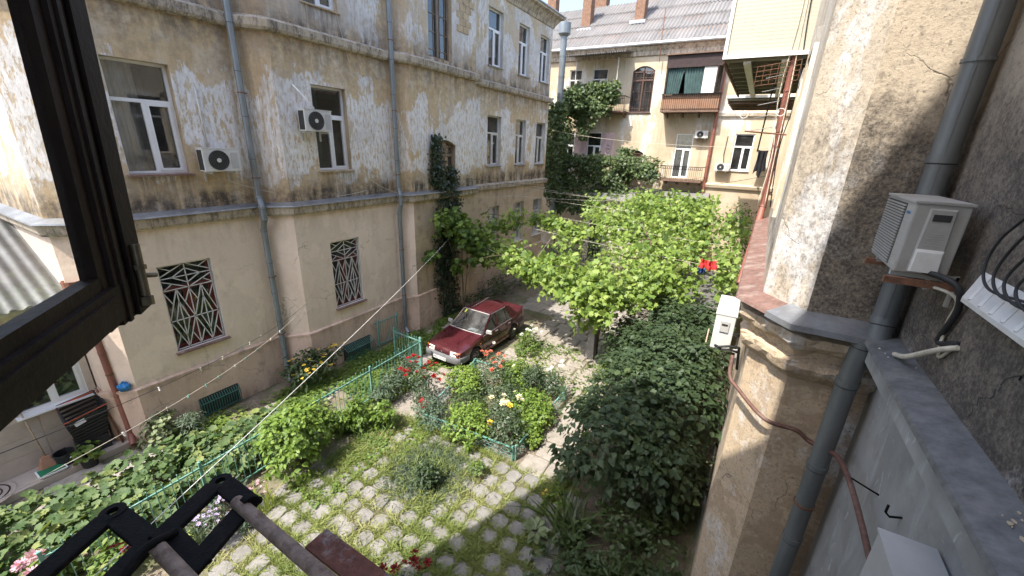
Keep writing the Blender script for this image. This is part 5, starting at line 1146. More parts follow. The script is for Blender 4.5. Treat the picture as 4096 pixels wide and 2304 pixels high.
def leafmesh(name, tpl, pos, ydir, nrm, size, tint, mat, off):
    T, F = TP[tpl]; n = len(pos); x, y, z = frames(ydir, nrm); s = size[:, None, None]
    V = pos[:, None, :] + s * (x[:, None, :] * T[None, :, 0:1] + y[:, None, :] * T[None, :, 1:2] + z[:, None, :] * T[None, :, 2:3])
    V = V.reshape(-1, 3) - np.array(off); I = (F[None] + (np.arange(n) * len(T))[:, None, None]).reshape(-1)
    me = bpy.data.meshes.new(name); me.vertices.add(len(V)); me.vertices.foreach_set('co', V.ravel()); me.loops.add(len(I)); me.loops.foreach_set('vertex_index', I)
    k = len(I) // 3; me.polygons.add(k); me.polygons.foreach_set('loop_start', np.arange(k) * 3)
    a = me.attributes.new('tint', 'FLOAT', 'POINT'); a.data.foreach_set('value', np.repeat(tint, len(T)).astype(np.float32))
    me.materials.append(MAT[mat]); me.update(calc_edges=True); return me
_leafcache = {}
def leafproto(tpl, mat):
    if (tpl, mat) not in _leafcache:
        _leafcache[tpl, mat] = [leafmesh('leaf', tpl, np.zeros((1, 3)), np.array([[0, 1., 0]]), np.array([[0, 0, 1.]]), np.ones(1), np.array([t]), mat, (0, 0, 0)) for t in (.3, .5, .7)]
    return _leafcache[tpl, mat]
def clusters(blobs, n, per=7, spread=.5, shell=.62, low=-.55):
    """points in clumps near the surface of ellipsoids: blobs (cx,cy,cz,rx,ry,rz[,weight])"""
    B = np.array([b[:6] for b in blobs], float); w = np.array([b[6] if len(b) > 6 else (b[3] * b[4] + b[4] * b[5] + b[3] * b[5]) for b in blobs]); w = w / w.sum()
    nc = max(1, n // per); idx = RNG.choice(len(B), nc, p=w); d = nz(RNG.normal(size=(nc, 3))); d[:, 2] = np.where(d[:, 2] < low, -d[:, 2], d[:, 2])
    f = shell + (1.08 - shell) * RNG.random(nc) ** .6; f *= 1 + .16 * np.sin(d[:, 0] * 5 + idx * 1.7) * np.cos(d[:, 1] * 4 + idx)
    c = B[idx, :3] + d * B[idx, 3:] * f[:, None]; r = B[idx, 3:].min(axis=1) * spread
    p = np.repeat(c, per, 0) + RNG.normal(size=(nc * per, 3)) * np.repeat(r, per)[:, None] * .36
    o = np.repeat(nz(d / B[idx, 3:]), per, 0); t = np.repeat(RNG.random(nc) * .55 + .1, per) + RNG.normal(size=nc * per) * .14
    return p, o, np.clip(t, 0, 1)
def orient(o, up=.7, jit=.5, droop=.35):
    n = len(o); nr = nz(o + np.array([0, 0, up]) + RNG.normal(size=(n, 3)) * jit)
    y = o * .8 + RNG.normal(size=(n, 3)) * .7; y[:, 2] -= droop; y = y - nr * np.sum(y * nr, 1, keepdims=True); return nz(y), nr
def add_leaves(t, tpl, mat, p, y, nr, size, tint, parts=0, name='foliage', leafname='leaf'):
    n = len(p); off = wloc(t); keep = np.ones(n, bool)
    if parts:
        v = CAM - p; d = np.linalg.norm(v, axis=1); face = np.abs(np.sum(nr * v, 1) / d); o = p - p.mean(0); vis = np.sum(o * v, 1) / d
        sc = size / d * (.4 + face) * (1 + 2.2 * (vis > np.percentile(vis, 55)) + 1.0 * (o[:, 2] > 0)); ids = np.argsort(-sc)[:parts]; keep[ids] = False
        pr = leafproto(tpl, mat); x_, y_, z_ = frames(y[ids], nr[ids])
        for k, i in enumerate(ids):
            ob = bpy.data.objects.new(leafname, pr[int(tint[i] * 2.999)]); COL.objects.link(ob); ob.parent = t; s = float(size[i])
            a, b, c, q = x_[k] * s, y_[k] * s, z_[k] * s, p[i]
            ob.matrix_local = Matrix(((a[0], b[0], c[0], q[0] - off.x), (a[1], b[1], c[1], q[1] - off.y), (a[2], b[2], c[2], q[2] - off.z), (0, 0, 0, 1)))
    if keep.any():
        o = mkobj(name, leafmesh(name, tpl, p[keep], y[keep], nr[keep], size[keep], tint[keep], mat, off), t); tag(o, kind='stuff')
def stems(t, base, blobs, n, r=.015, mat='bark', name='stem', spread=.12):
    for k in range(n):
        b = blobs[k % len(blobs)]; a = Vector((base[0] + random.gauss(0, spread), base[1] + random.gauss(0, spread), 0)); e = Vector((b[0] + random.uniform(-.5, .5) * b[3], b[1] + random.uniform(-.5, .5) * b[4], b[2] + random.uniform(-.1, .6) * b[5]))
        m = a.lerp(e, .5) + Vector((random.gauss(0, .08), random.gauss(0, .08), .1 * e.z)); MB().tube([a, a.lerp(m, .5), m, m.lerp(e, .55), e], r, 6, rs=[r * 1.2, r, r * .85, r * .6, r * .3]).build(name, mat, t, True)
def bush(name, label, cat, blobs, tpl, size, mat, n, per=7, base=None, nstem=4, up=.7, jit=.5, droop=.35, parts=0, spread=.5, shell=.62, group=None, stem_r=.012, stem_mat='bark', sj=.3):
    b0 = base or (blobs[0][0], blobs[0][1]); t = thing(name, label, cat, (b0[0], b0[1], 0), group)
    p, o, ti = clusters(blobs, n, per, spread, shell); p[:, 2] = np.maximum(p[:, 2], .03); y, nr = orient(o, up, jit, droop)
    add_leaves(t, tpl, mat, p, y, nr, size * (1 + RNG.normal(size=len(p)) * sj).clip(.45, 1.7), ti, parts)
    if nstem: stems(t, b0, blobs, nstem, stem_r, stem_mat)
    return t
def bloom_mesh(kind, mat, cmat='petal_yellow'):
    if (kind, mat) in _leafcache: return _leafcache[kind, mat]
    mb = MB(); r = random.Random(len(_leafcache))
    rings = {'rose': [(6, 1, .25), (6, .8, .75), (5, .55, 1.2), (3, .3, 1.45)], 'daisy': [(9, 1, .12)], 'ball': [(9, 1, -.35), (9, 1, .25), (8, .85, .8), (6, .55, 1.25)]}[kind]
    for n, R_, ti in rings:
        for k in range(n):
            a = 6.283 * k / n + R_ * 3 + r.uniform(-.1, .1); w = 3.3 / n * R_; d = Vector((math.cos(a) * math.cos(ti), math.sin(a) * math.cos(ti), math.sin(ti))); s_ = Vector((-math.sin(a), math.cos(a), 0))
            b = d * .15 * R_; m = d * .65 * R_; e = d * R_ + Vector((0, 0, .12 * R_))
            mb.add([b, m - s_ * w * .5, e - s_ * w * .33, e + s_ * w * .33, m + s_ * w * .5], [(0, 4, 3, 2, 1)])
    mats = [mat]
    if kind == 'daisy': mb.cur = 1; mb.lathe([(.26, .05), (.2, .16), (0, .2)], n=7); mats = [mat, 'balcony_board']
    me = mb.mesh('bloom', mats); a = me.attributes.new('tint', 'FLOAT', 'POINT'); a.data.foreach_set('value', [.5] * len(me.vertices)); _leafcache[kind, mat] = me; return me
def blooms(t, kind, mat, pts, size, name='bloom'):
    me = bloom_mesh(kind, mat)
    for p in pts: inst(me, name, t, p, rot=(random.gauss(-.1, .35), random.gauss(-.25, .3), random.uniform(0, 6)), sc=size * random.uniform(.75, 1.2))
def around(c, r, n, flat=.3): return [(c[0] + random.gauss(0, r), c[1] + random.gauss(0, r), c[2] + random.gauss(0, r * flat)) for _ in range(n)]
# --- big lilac on the right
LIL = [(-1.35, 7.2, 1.35, 1.15, 1.15, .85), (-.65, 6.9, 1.2, .8, .9, .75), (-.55, 8.5, 1.75, .85, 1.1, .75), (-1.5, 9.0, 1.35, 1.0, 1.2, .85), (-.7, 10.2, 1.75, .95, 1.1, .8), (-1.7, 10.9, 1.35, 1.05, 1.2, .8), (-2.35, 7.9, 1.1, .35, .4, .3), (-2.2, 6.6, .8, .35, .4, .3), (-1.3, 8.0, 2.35, .35, .4, .3), (-.3, 9.4, 2.5, .35, .4, .3), (-2.5, 10.2, 1.2, .3, .4, .35), (-1.4, 13.3, 1.8, .8, .6, .6), (-.4, 13.1, 1.9, .6, .6, .6), (-2.7, 12.0, 1.2, .5, .6, .6), (-1.0, 12.2, 1.5, 1.2, 1.0, .85), (-2.2, 12.2, 1.0, .8, 1.0, .75), (-.2, 7.4, .75, .45, .8, .6)]
t = bush('lilac_bush', 'large dark green lilac bush filling the right side of the yard', 'bush', LIL, 'heart', .112, 'leaf_lilac', 18500, 6, (-.9, 8.2), 12, 1.1, .42, .45, parts=300, spread=.42, shell=.5, stem_r=.022)
# --- grape vine on wires: near garland and far canopy
GV = thing('grape_vine', 'bright green grape vine spread on wires over the back of the yard', 'vine', (-3.75, 12.6, 0))
def patch(q, n, th, per=6, spread=.16):
    q = [np.array(v, float) for v in q]; nc = max(1, n // per); u, v = RNG.random((2, nc, 1)); c = q[0] * (1 - u) * (1 - v) + q[1] * u * (1 - v) + q[2] * u * v + q[3] * (1 - u) * v
    c[:, 2] += RNG.normal(size=nc) * th + .10 * np.sin(c[:, 0] * 2.3) * np.cos(c[:, 1] * 1.9); p = np.repeat(c, per, 0) + RNG.normal(size=(nc * per, 3)) * spread
    o = nz(RNG.normal(size=(nc * per, 3)) * .55 + np.array([-.15, -.45, .5])); return p, o, np.clip(np.repeat(RNG.random(nc) * .6 + .2, per) + RNG.normal(size=nc * per) * .15, 0, 1)
far = [patch([(-6.3, 16.8, 3.5), (-1.9, 16.5, 3.0), (-1.2, 20.5, 4.2), (-7.6, 21.5, 4.4)], 2800, .18), patch([(-4.6, 15.8, 3.1), (-.2, 15.5, 3.1), (.2, 19.5, 4.3), (-5., 20.5, 4.6)], 3000, .2), patch([(-5.5, 19, 4.3), (-1.2, 18.5, 4.4), (-1.6, 22, 4.7), (-5.2, 22.3, 4.9)], 1900, .15),
       patch([(-8.6, 16.1, 3.85), (-6.0, 15.6, 3.5), (-5.8, 16.3, 3.7), (-8.5, 16.7, 4.0)], 750, .1, 5, .12), patch([(-4.6, 12.9, 2.9), (-2.3, 13.0, 2.75), (-1.7, 15.6, 3.0), (-4.4, 16.0, 3.3)], 900, .2), patch([(-6.3, 13.2, 2.9), (-5.2, 12.9, 2.85), (-5.6, 16, 3.5), (-6.8, 16.2, 3.6)], 350, .14, 5, .12), patch([(-3, 15.6, 2.9), (-1.6, 15.4, 2.8), (-1.5, 16.2, 3.2), (-3.3, 16.4, 3.3)], 500, .2)]
near = [patch([(-8.6, 13.3, 2.7), (-6.4, 12.1, 2.75), (-6.2, 13.0, 2.9), (-8.7, 14.2, 2.9)], 900, .14), patch([(-6.6, 12.1, 2.75), (-4.7, 11.2, 2.7), (-4.3, 12.6, 2.95), (-6.3, 13.1, 2.9)], 1150, .18), patch([(-4.9, 11.2, 2.7), (-3.2, 10.7, 2.65), (-2.9, 12.2, 2.85), (-4.5, 12.6, 2.95)], 1200, .2), patch([(-3.4, 11.5, 2.4), (-2.3, 12.0, 2.5), (-1.8, 14.2, 2.9), (-2.8, 14.4, 2.9)], 700, .16, 5, .12), patch([(-3.9, 10.9, 2.3), (-3.0, 10.8, 2.3), (-2.9, 11.3, 2.6), (-4.0, 11.4, 2.6)], 260, .15),
        patch([(-4.3, 11.7, 1.5), (-3.2, 11.6, 1.6), (-3.1, 12.3, 2.5), (-4.3, 12.4, 2.6)], 330, .18), patch([(-2.6, 13.6, 2.4), (-1.2, 13.6, 2.3), (-.9, 14.4, 2.7), (-2.3, 14.6, 2.9)], 330, .16, 5, .15), patch([(-.5, 14.6, 2.5), (.15, 14.6, 2.6), (.2, 15.8, 3.4), (-.3, 15.8, 3.3)], 260, .16), patch([(-9.9, 13.3, 3.0), (-8.6, 13.1, 2.5), (-8.6, 14.1, 2.9), (-10, 14.3, 3.6)], 420, .16), patch([(-10.1, 13.6, 3.2), (-8.3, 15.2, 3.75), (-8.3, 15.9, 4.0), (-10.1, 14.4, 3.7)], 420, .16)]
for grp, prt, sz in ((near, 300, .145), (far, 0, .135)):
    p = np.concatenate([g[0] for g in grp]); o = np.concatenate([g[1] for g in grp]); ti = np.concatenate([g[2] for g in grp]); y, nr = orient(o, .35, .35, .5)
    add_leaves(GV, 'grape', 'leaf_vine', p, y, nr, sz * (1 + RNG.normal(size=len(p)) * .38).clip(.35, 1.8), ti, prt)
for pts, r in (([(-3.75, 12.65, 0), (-3.7, 12.5, .9), (-3.5, 12.2, 1.7), (-3.7, 11.9, 2.5), (-5, 12.2, 2.7)], .05), ([(-3.5, 12.2, 1.7), (-3.1, 12.4, 2.4), (-2.6, 13.5, 2.8)], .03), ([(-2.6, 15.4, 0), (-2.5, 15.5, 1.6), (-2.8, 16, 3.1), (-4, 18, 4.0)], .05), ([(-5, 12.2, 2.7), (-7, 12.9, 2.75), (-8.6, 13.8, 2.9)], .018)): MB().tube(pts, r, 6).build('vine_stem', 'bark', GV, True)
for a, b, d in (((-10.9, 15.5, 3.9), (-.3, 15.3, 3.2), .12), ((-10.9, 17.2, 4.2), (0, 16.8, 3.7), .12), ((-10.9, 19, 4.5), (.3, 18.8, 4.3), .1), ((-10.9, 20.6, 4.7), (-1, 20.5, 4.6), .1), ((-10.3, 13.9, 3.2), (-3.4, 11.2, 2.55), .1), ((-8.4, 13.4, 2.7), (-8.4, 16.4, 3.95), .05), ((-6.6, 12.4, 2.6), (-7, 16.2, 3.8), .05), ((-10.9, 18., 4.55), (-2, 21.8, 4.8), .15), ((-10.9, 21.5, 4.7), (-4, 24.8, 4.2), .15)):
    MB().tube(sag(a, b, d), .005, 4).build('wire', 'cable_cream', GV)
for k in range(16):
    g = random.choice(near + far)[0]; a = Vector(g[RNG.integers(len(g))]); b = a + Vector((random.uniform(-1.6, 1.6), random.uniform(-.6, 1.4), random.uniform(-.15, .35)))
    MB().tube(cr([a, a.lerp(b, .35) + Vector((0, 0, random.uniform(.02, .2))), a.lerp(b, .7) + Vector((random.gauss(0, .12), 0, .08)), b]), .011, 5).build('vine_cane', 'bark', GV, True)
VP = thing('vine_post', 'squat pale concrete post among leaves at the vine foot', 'post', (-3.85, 12.4, 0)); MB().hexa([(-4.0, 12.25, 0), (-3.7, 12.25, 0), (-3.7, 12.55, 0), (-4.0, 12.55, 0), (-3.95, 12.3, 1.35), (-3.75, 12.3, 1.35), (-3.75, 12.5, 1.35), (-3.95, 12.5, 1.35)]).build('shaft', 'stone_grey', VP, bevel=.02); MB().box(-3.99, -3.71, 12.26, 12.54, 1.352, 1.42).build('cap', 'stone_grey', VP, bevel=.01)
# --- ivy pillar on the left wall and grape tangle at its head
def wallpatch(fr, poly_u, poly_z, n, per, th, spread):
    """leaves over a wall strip: half widths by height"""
    nc = n // per; z_ = RNG.uniform(poly_z[0], poly_z[-1], nc); c = np.interp(z_, poly_z, [a for a, b in poly_u]); w = np.interp(z_, poly_z, [b for a, b in poly_u]); u = c + w * RNG.uniform(-1, 1, nc)
    O, Uv, Nn = (np.array(v) for v in (fr.O, fr.U, fr.Nn)); d = .05 + th * RNG.random(nc); P = O + u[:, None] * Uv + d[:, None] * Nn; P[:, 2] = z_
    p = np.repeat(P, per, 0) + RNG.normal(size=(nc * per, 3)) * spread; k = (p - O) @ Nn; p += np.maximum(0, .03 - k)[:, None] * Nn
    o = nz(np.tile(Nn, (nc * per, 1)) + RNG.normal(size=(nc * per, 3)) * .35); return p, o, np.clip(np.repeat(RNG.random(nc), per) + RNG.normal(size=nc * per) * .2, 0, 1)
IV = thing('ivy', 'column of dark ivy climbing the wall beside the arched window', 'ivy', (-10.2, 12.5, 0))
u_ = fr6.at(y=12.45); g1 = wallpatch(fr6, [(u_ + .1, .55), (u_ - .1, .62), (u_ - .15, .6), (u_ - .1, .75), (u_ + .05, .7), (u_ + .15, .55), (u_ - .6, .28), (u_ - .62, .22), (u_ - .55, .18)], [0, 1.4, 2.4, 3.2, 4.3, 5.2, 5.6, 6.4, 7.15], 5200, 6, .22, .07)
g2 = wallpatch(fr6, [(u_ + .3, .5), (u_ + .45, .22)], [5.1, 6.1], 420, 6, .1, .06); p, o, ti = (np.concatenate([a, b]) for a, b in zip(g1, g2)); y, nr = orient(o, .15, .35, .9)
add_leaves(IV, 'heart', 'leaf_ivy', p, y, nr, .085 * (1 + RNG.normal(size=len(p)) * .25).clip(.5, 1.6), ti, 200)
for k in range(4): MB().tube([(-10.22, 12.2 + .2 * k, 0), (-10.25, 12.1 + .2 * k, 2.5), (-10.27, 12.2 + .15 * k, 5)], .02, 6).build('stem', 'bark', IV, True)
GT = bush('vine_tangle', 'shaded grape tangle with one sunlit tip over the ivy column', 'vine', [(-9.8, 12.4, 3.85, .45, .75, .55), (-9.5, 12.9, 3.3, .5, .7, .5), (-9.7, 11.6, 4.3, .3, .5, .3), (-9.3, 13.3, 2.6, .45, .6, .6), (-9.2, 12.2, 3.9, .35, .4, .25), (-10, 11.2, 2.9, .2, .35, .2), (-9.6, 12.3, 2.3, .2, .25, .4)], 'grape', .17, 'leaf_vine', 1500, 5, (-9.7, 12.8), 5, .3, .4, .7, spread=.5, shell=.3)
# --- creepers on the far house
def slabpatch(x0, x1, z0, z1, yf, n, per=7, dep=.35, spread=.11):
    nc = n // per; c = np.stack([RNG.uniform(x0, x1, nc), yf + dep * RNG.random(nc), RNG.uniform(z0, z1, nc)], 1); c[:, 1] -= .22 * np.sin(c[:, 0] * 2.1 + c[:, 2] * 1.3) * np.cos(c[:, 2] * 2.4); p = np.repeat(c, per, 0) + RNG.normal(size=(nc * per, 3)) * spread
    return p, nz(np.tile([0, -1., .2], (len(p), 1)) + RNG.normal(size=(len(p), 3)) * .5), np.clip(np.repeat(RNG.random(nc), per) + RNG.normal(size=len(p)) * .18, 0, 1)
def creeper(name, label, parts_, base):
    t = thing(name, label, 'creeper', base); p, o, ti = (np.concatenate(x) for x in zip(*parts_)); y, nr = orient(o, .4, .4, .6); add_leaves(t, 'grape', 'leaf_creeper', p, y, nr, .14 * (1 + RNG.normal(size=len(p)) * .25).clip(.5, 1.6), ti, 0); MB().tube([base, (base[0] + .1, base[1], 3), (base[0], base[1] + .1, 6.5)], .05, 6).build('stem', 'bark', t, True)
creeper('creeper', 'leafy creeper hanging over the upper left balcony and down the corner', [slabpatch(-11.3, -8.35, 9.7, 10.75, 26.55, 2600), slabpatch(-11.2, -8.8, 9.0, 9.9, 26.5, 1500), slabpatch(-11.9, -10.6, 9.0, 10.3, 26.3, 900), slabpatch(-12.9, -11.2, 4.5, 9.4, 26.2, 3600), slabpatch(-10.65, -10.15, 7.6, 9.2, 26.55, 360), slabpatch(-9.95, -9.75, 8.3, 9.1, 26.6, 90), slabpatch(-11.0, -10.4, 8.3, 9.2, 26.5, 300), slabpatch(-12.6, -11.0, 5.5, 7.5, 25.4, 700), slabpatch(-11.9, -10.9, 4.0, 9.6, 24.35, 2200), slabpatch(-11.4, -10.3, 9.3, 10.4, 25.6, 700)], (-11.9, 26.6, 0))
creeper('creeper', 'dense creeper mass over the low structure under the pink panels', [slabpatch(-11.7, -7.0, 4.2, 6.4, 25.9, 4600), slabpatch(-7.2, -5.2, 5.3, 6.2, 25.9, 1200), slabpatch(-11.8, -7.2, 3.0, 4.3, 25.0, 1900), slabpatch(-7.9, -7.0, 6.2, 7., 26.9, 300), (lambda q: (q[0], nz(q[1] + np.array([0, 0, 1.])), q[2]))(slabpatch(-11.7, -5.3, 6.15, 6.5, 26.0, 1200, dep=1.3))], (-9.5, 26.6, 0))
# --- shrubs in the round bed, roses
bedl = [('bright lime green shrub at the back left of the fenced bed', (-6.25, 8.4), .58, .66), ('bright lime green shrub at the near left front of the fenced bed', (-5.0, 6.85), .6, .7), ('bright lime green shrub at the far back of the fenced bed', (-5.15, 9.4), .6, .74), ('bright lime green shrub along the right side of the fenced bed', (-3.98, 8.3), .6, .68), ('smaller lime green shrub at the right front bed edge', (-3.75, 7.6), .34, .44)]
for lb, (x, y), r_, h in bedl: bush('green_shrub', lb, 'shrub', [(x, y, h * .55, r_, r_, h * .5), (x + .2, y - .18, h * .45, r_ * .7, r_ * .7, h * .42), (x - .22, y + .1, h * .5, r_ * .6, r_ * .7, h * .45)], 'oval', .07, 'leaf_shrub', 2300, 8, (x, y), 5, .6, .5, .5, group='green shrubs in the bed', spread=.34)
for lb, (x, y), r_, h in (('dark leafy filler plant in the middle of the bed', (-5.6, 7.6), .5, .42), ('dark leafy filler plant between cream roses and back shrub', (-4.6, 8.7), .42, .45)): bush('filler_plant', lb, 'plant', [(x, y, h * .5, r_, r_, h * .5)], 'oval', .06, 'leaf_creeper', 1300, 7, (x, y), 3)
rz1 = bush('rose_bush', 'dark rose bush with coral blooms in the middle of the bed', 'rose bush', [(-5.2, 8.5, .5, .55, .5, .45), (-5.75, 8.9, .65, .4, .4, .4), (-4.75, 8.2, .4, .4, .4, .35)], 'oval', .06, 'leaf_rose', 1900, 7, (-5.2, 8.6), 6, .5, .5, .4); blooms(rz1, 'rose', 'petal_coral', around((-6.05, 9.25, .95), .12, 6) + around((-5.35, 8.55, 1.0), .18, 5) + [(-5.5, 9.3, .95), (-5.8, 9.1, .85)], .075)
blooms(rz1, 'rose', 'petal_white', [(-6.0, 9.45, 1.2), (-5.9, 8.5, .9), (-5.0, 9.0, .95)], .06)
rz2 = bush('rose_bush', 'rose bush with cream and yellow blooms at the near bed corner', 'rose bush', [(-4.0, 7.0, .5, .42, .4, .42), (-4.35, 7.3, .55, .35, .35, .35)], 'oval', .065, 'leaf_rose', 1600, 7, (-4.1, 7.1), 6, .5, .5, .4); blooms(rz2, 'rose', 'petal_cream', around((-4.45, 7.45, .9), .16, 9) + around((-4.15, 7.75, .95), .1, 5), .07); blooms(rz2, 'rose', 'petal_yellow', around((-4.2, 7.3, .88), .08, 4) + around((-4.3, 6.75, .7), .06, 4), .065)
rz3 = bush('rose_bush', 'tall loose rose bush with clusters of crimson blooms left of the bed', 'rose bush', [(-7.0, 7.2, .7, .4, .35, .4), (-6.9, 7.35, .45, .35, .35, .4), (-6.6, 6.9, .4, .35, .3, .35)], 'oval', .065, 'leaf_rose', 800, 6, (-6.85, 7.15), 8, .5, .5, .4, stem_mat='stem_green'); blooms(rz3, 'rose', 'petal_red', around((-7.3, 7.45, 1.15), .14, 9) + around((-7.2, 7.05, .95), .12, 9) + around((-6.85, 7.5, 1.1), .12, 6) + around((-6.5, 7.3, .9), .13, 6) + around((-6.35, 6.65, .55), .09, 6), .07)
bush('dark_shrub', 'dark grey green shrub at the left corner of the bed', 'shrub', [(-6.05, 6.6, .35, .45, .4, .36), (-6.4, 6.9, .3, .3, .3, .3)], 'oval', .05, 'leaf_grey', 1500, 8, (-6.1, 6.65), 4)
rz4 = bush('rose_bush', 'slim rose bush with white blooms at the right back bed corner', 'rose bush', [(-3.95, 9.55, .4, .32, .3, .36)], 'oval', .06, 'leaf_rose', 650, 6, (-3.95, 9.55), 6, stem_mat='stem_green'); blooms(rz4, 'rose', 'petal_white', around((-3.85, 9.7, 1.0), .1, 5) + around((-4.2, 9.5, .85), .1, 4), .055)
bush('feathery_shrub', 'feathery dark shrub between the lime shrubs at the bed back', 'shrub', [(-4.5, 9.3, .4, .32, .35, .42)], 'narrow', .11, 'leaf_rose', 1300, 8, (-4.5, 9.3), 3, .3, .6, -.6)
# --- along the fence
bush('leafy_shrub', 'rounded leafy shrub overhanging the fence in front of the squash', 'shrub', [(-7.55, 3.95, .75, .55, .6, .55), (-7.7, 4.35, .75, .5, .5, .5), (-7.35, 3.75, .45, .5, .5, .4), (-7.9, 3.8, .85, .4, .5, .4)], 'oval', .10, 'leaf_shrub', 2600, 7, (-7.6, 4.0), 8, .6, .5, .6, parts=120, spread=.36)
for lb, (x, y), h in (('tall nettle-like plant by the fence, left of the pair', (-7.45, 5.5), .85), ('tall nettle-like plant nearest the bed by the fence', (-6.9, 5.85), .7), ('small nettle-like plant at the fence foot', (-7.75, 5.25), .55)):
    bush('nettle', lb, 'plant', [(x + random.gauss(0, .12), y + random.gauss(0, .12), h * k, .13, .13, h * .22) for k in (.3, .5, .7, .85) for _ in range(3)], 'oval', .085, 'leaf_shrub', 620, 6, (x, y), 7, .8, .4, .5, stem_mat='stem_green', spread=.6)
bush('lavender_clump', 'grey green lavender clump against the far end of the fence', 'plant', [(-7.75, 7.0, .4, .35, .45, .4), (-7.8, 7.5, .45, .3, .35, .42), (-7.7, 6.5, .3, .3, .3, .3)], 'narrow', .12, 'leaf_grey', 1700, 8, (-7.7, 7.0), 3, .2, .5, -.9)
bush('round_shrub', 'small round dark shrub standing alone in the paving', 'shrub', [(-4.8, 5.05, .27, .24, .24, .28), (-4.75, 4.98, .15, .24, .22, .16)], 'oval', .07, 'leaf_lilac', 620, 6, (-4.8, 5.05), 3)
bush('weed', 'small green weed right of the round dark shrub', 'plant', [(-4.05, 5.85, .17, .15, .15, .17)], 'oval', .06, 'leaf_cover', 200, 5, (-4.05, 5.85), 3)
yb = bush('sunflower_bush', 'dark bush covered in small yellow flowers at the grey drainpipe foot', 'bush', [(-10.2, 6.05, .55, .45, .5, .5), (-10.1, 6.4, .6, .35, .4, .4), (-10.25, 5.7, .45, .35, .35, .4), (-10.15, 6.85, .75, .2, .2, .25)], 'oval', .10, 'leaf_lilac', 1150, 6, (-10.2, 6.1), 7, stem_mat='stem_green')
blooms(yb, 'daisy', 'petal_yellow', [(-10.2 + random.uniform(-.35, .55), 6.1 + random.uniform(-.6, .55), random.uniform(.55, 1.12)) for _ in range(34)] + around((-10.1, 6.95, .95), .1, 8), .055)
bush('wall_shrub', 'pale shrub at the wall foot right of the red drainpipe', 'shrub', [(-10.95, 2.75, .35, .3, .3, .32), (-10.85, 2.6, .22, .28, .3, .2)], 'round', .075, 'leaf_hosta', 460, 6, (-10.95, 2.75), 4)
bush('wall_shrub', 'thin grey green shrub between the pale shrub and the cellar grille', 'shrub', [(-10.6, 3.2, .3, .25, .25, .28)], 'narrow', .1, 'leaf_grey', 420, 6, (-10.6, 3.2), 4)
# --- squash patch: big leaves one by one
SQ = thing('squash_patch', 'bed of big round squash leaves left of the fence', 'squash plants', (-9.2, 2.2, 0)); n = 2600; X_ = RNG.uniform(-10.7, -8.15, n); Y_ = RNG.uniform(-.6, 4.6, n)
k = (X_ > -10.75 + .28 * np.maximum(0, Y_ - .2)) & ~((Y_ > 3.6) & (X_ < -9.9)); p = np.stack([X_, Y_, .08 + .42 * RNG.random(n) ** .8 + .1 * np.sin(X_ * 3) * np.cos(Y_ * 2.5)], 1)[k]; o = nz(RNG.normal(size=p.shape) * np.array([.55, .55, 0]) + np.array([.12, -.2, 1]))
y, nr = orient(o, .5, .34, .25); add_leaves(SQ, 'squash', 'leaf_squash', p, y, nr, .14 * (1 + RNG.normal(size=len(p)) * .34).clip(.45, 1.6), RNG.random(len(p)) ** 1.3 * .92, 300)
for k in range(40): i = RNG.integers(len(p)); q = p[i]; MB().tube([(q[0] + .1, q[1] + .05, 0), (q[0] + .06, q[1], q[2] * .6), tuple(q)], .008, 5).build('stalk', 'stem_green', SQ)
# --- near flowers at the bottom left
hy = bush('hydrangea', 'pink hydrangea at the bottom left corner', 'hydrangea', [(-8.3, .25, .4, .35, .35, .3)], 'oval', .12, 'leaf_cover', 160, 5, (-8.3, .25), 4); blooms(hy, 'ball', 'petal_pink', [(-8.45, .12, .68), (-8.4, .32, .72), (-8.15, .18, .66), (-8.25, .38, .62), (-8.6, .25, .6), (-8.2, .05, .6)], .10)
lh = thing('lime_hosta', 'lime yellow hosta seen through the black bracket loop', 'hosta', (-7.35, 1.55, 0))
def rosette(t, c, n, L, mat, tpl='oval', parts=None, rise=.5):
    a = RNG.uniform(0, 6.283, n); e = RNG.uniform(.15, 1.1, n) * rise; d = np.stack([np.cos(a) * np.cos(e), np.sin(a) * np.cos(e), np.sin(e)], 1); p = np.array(c) + d * L * RNG.uniform(.15, .6, (n, 1)); nr = nz(np.array([0, 0, 1.]) - d * .4 + RNG.normal(size=(n, 3)) * .12)
    add_leaves(t, tpl, mat, p, d, nr, L * RNG.uniform(.6, 1.1, n), RNG.random(n), n if parts is None else parts)
rosette(lh, (-7.4, 1.62, .12), 26, .24, 'leaf_lime'); rosette(lh, (-7.75, 1.2, .12), 20, .24, 'leaf_lime')
at_ = bush('aster_clump', 'clump of pale violet asters seen through the bracket loop', 'flowers', [(-7.15, 2.0, .35, .28, .28, .3)], 'narrow', .10, 'leaf_rose', 700, 7, (-7.15, 1.95), 4, .3, .5, -.8); blooms(at_, 'daisy', 'petal_lilac', [(-7.2 + random.gauss(0, .15), 2.03 + random.gauss(0, .15), .62 + random.uniform(-.08, .06)) for _ in range(40)], .04)
rl = bush('rose_bush', 'small rose bush with red blooms behind the black bracket', 'rose bush', [(-7.75, .95, .3, .35, .35, .28)], 'oval', .09, 'leaf_cover', 260, 5, (-7.75, .95), 4); blooms(rl, 'rose', 'petal_dark', around((-7.7, .98, .58), .14, 6), .065)
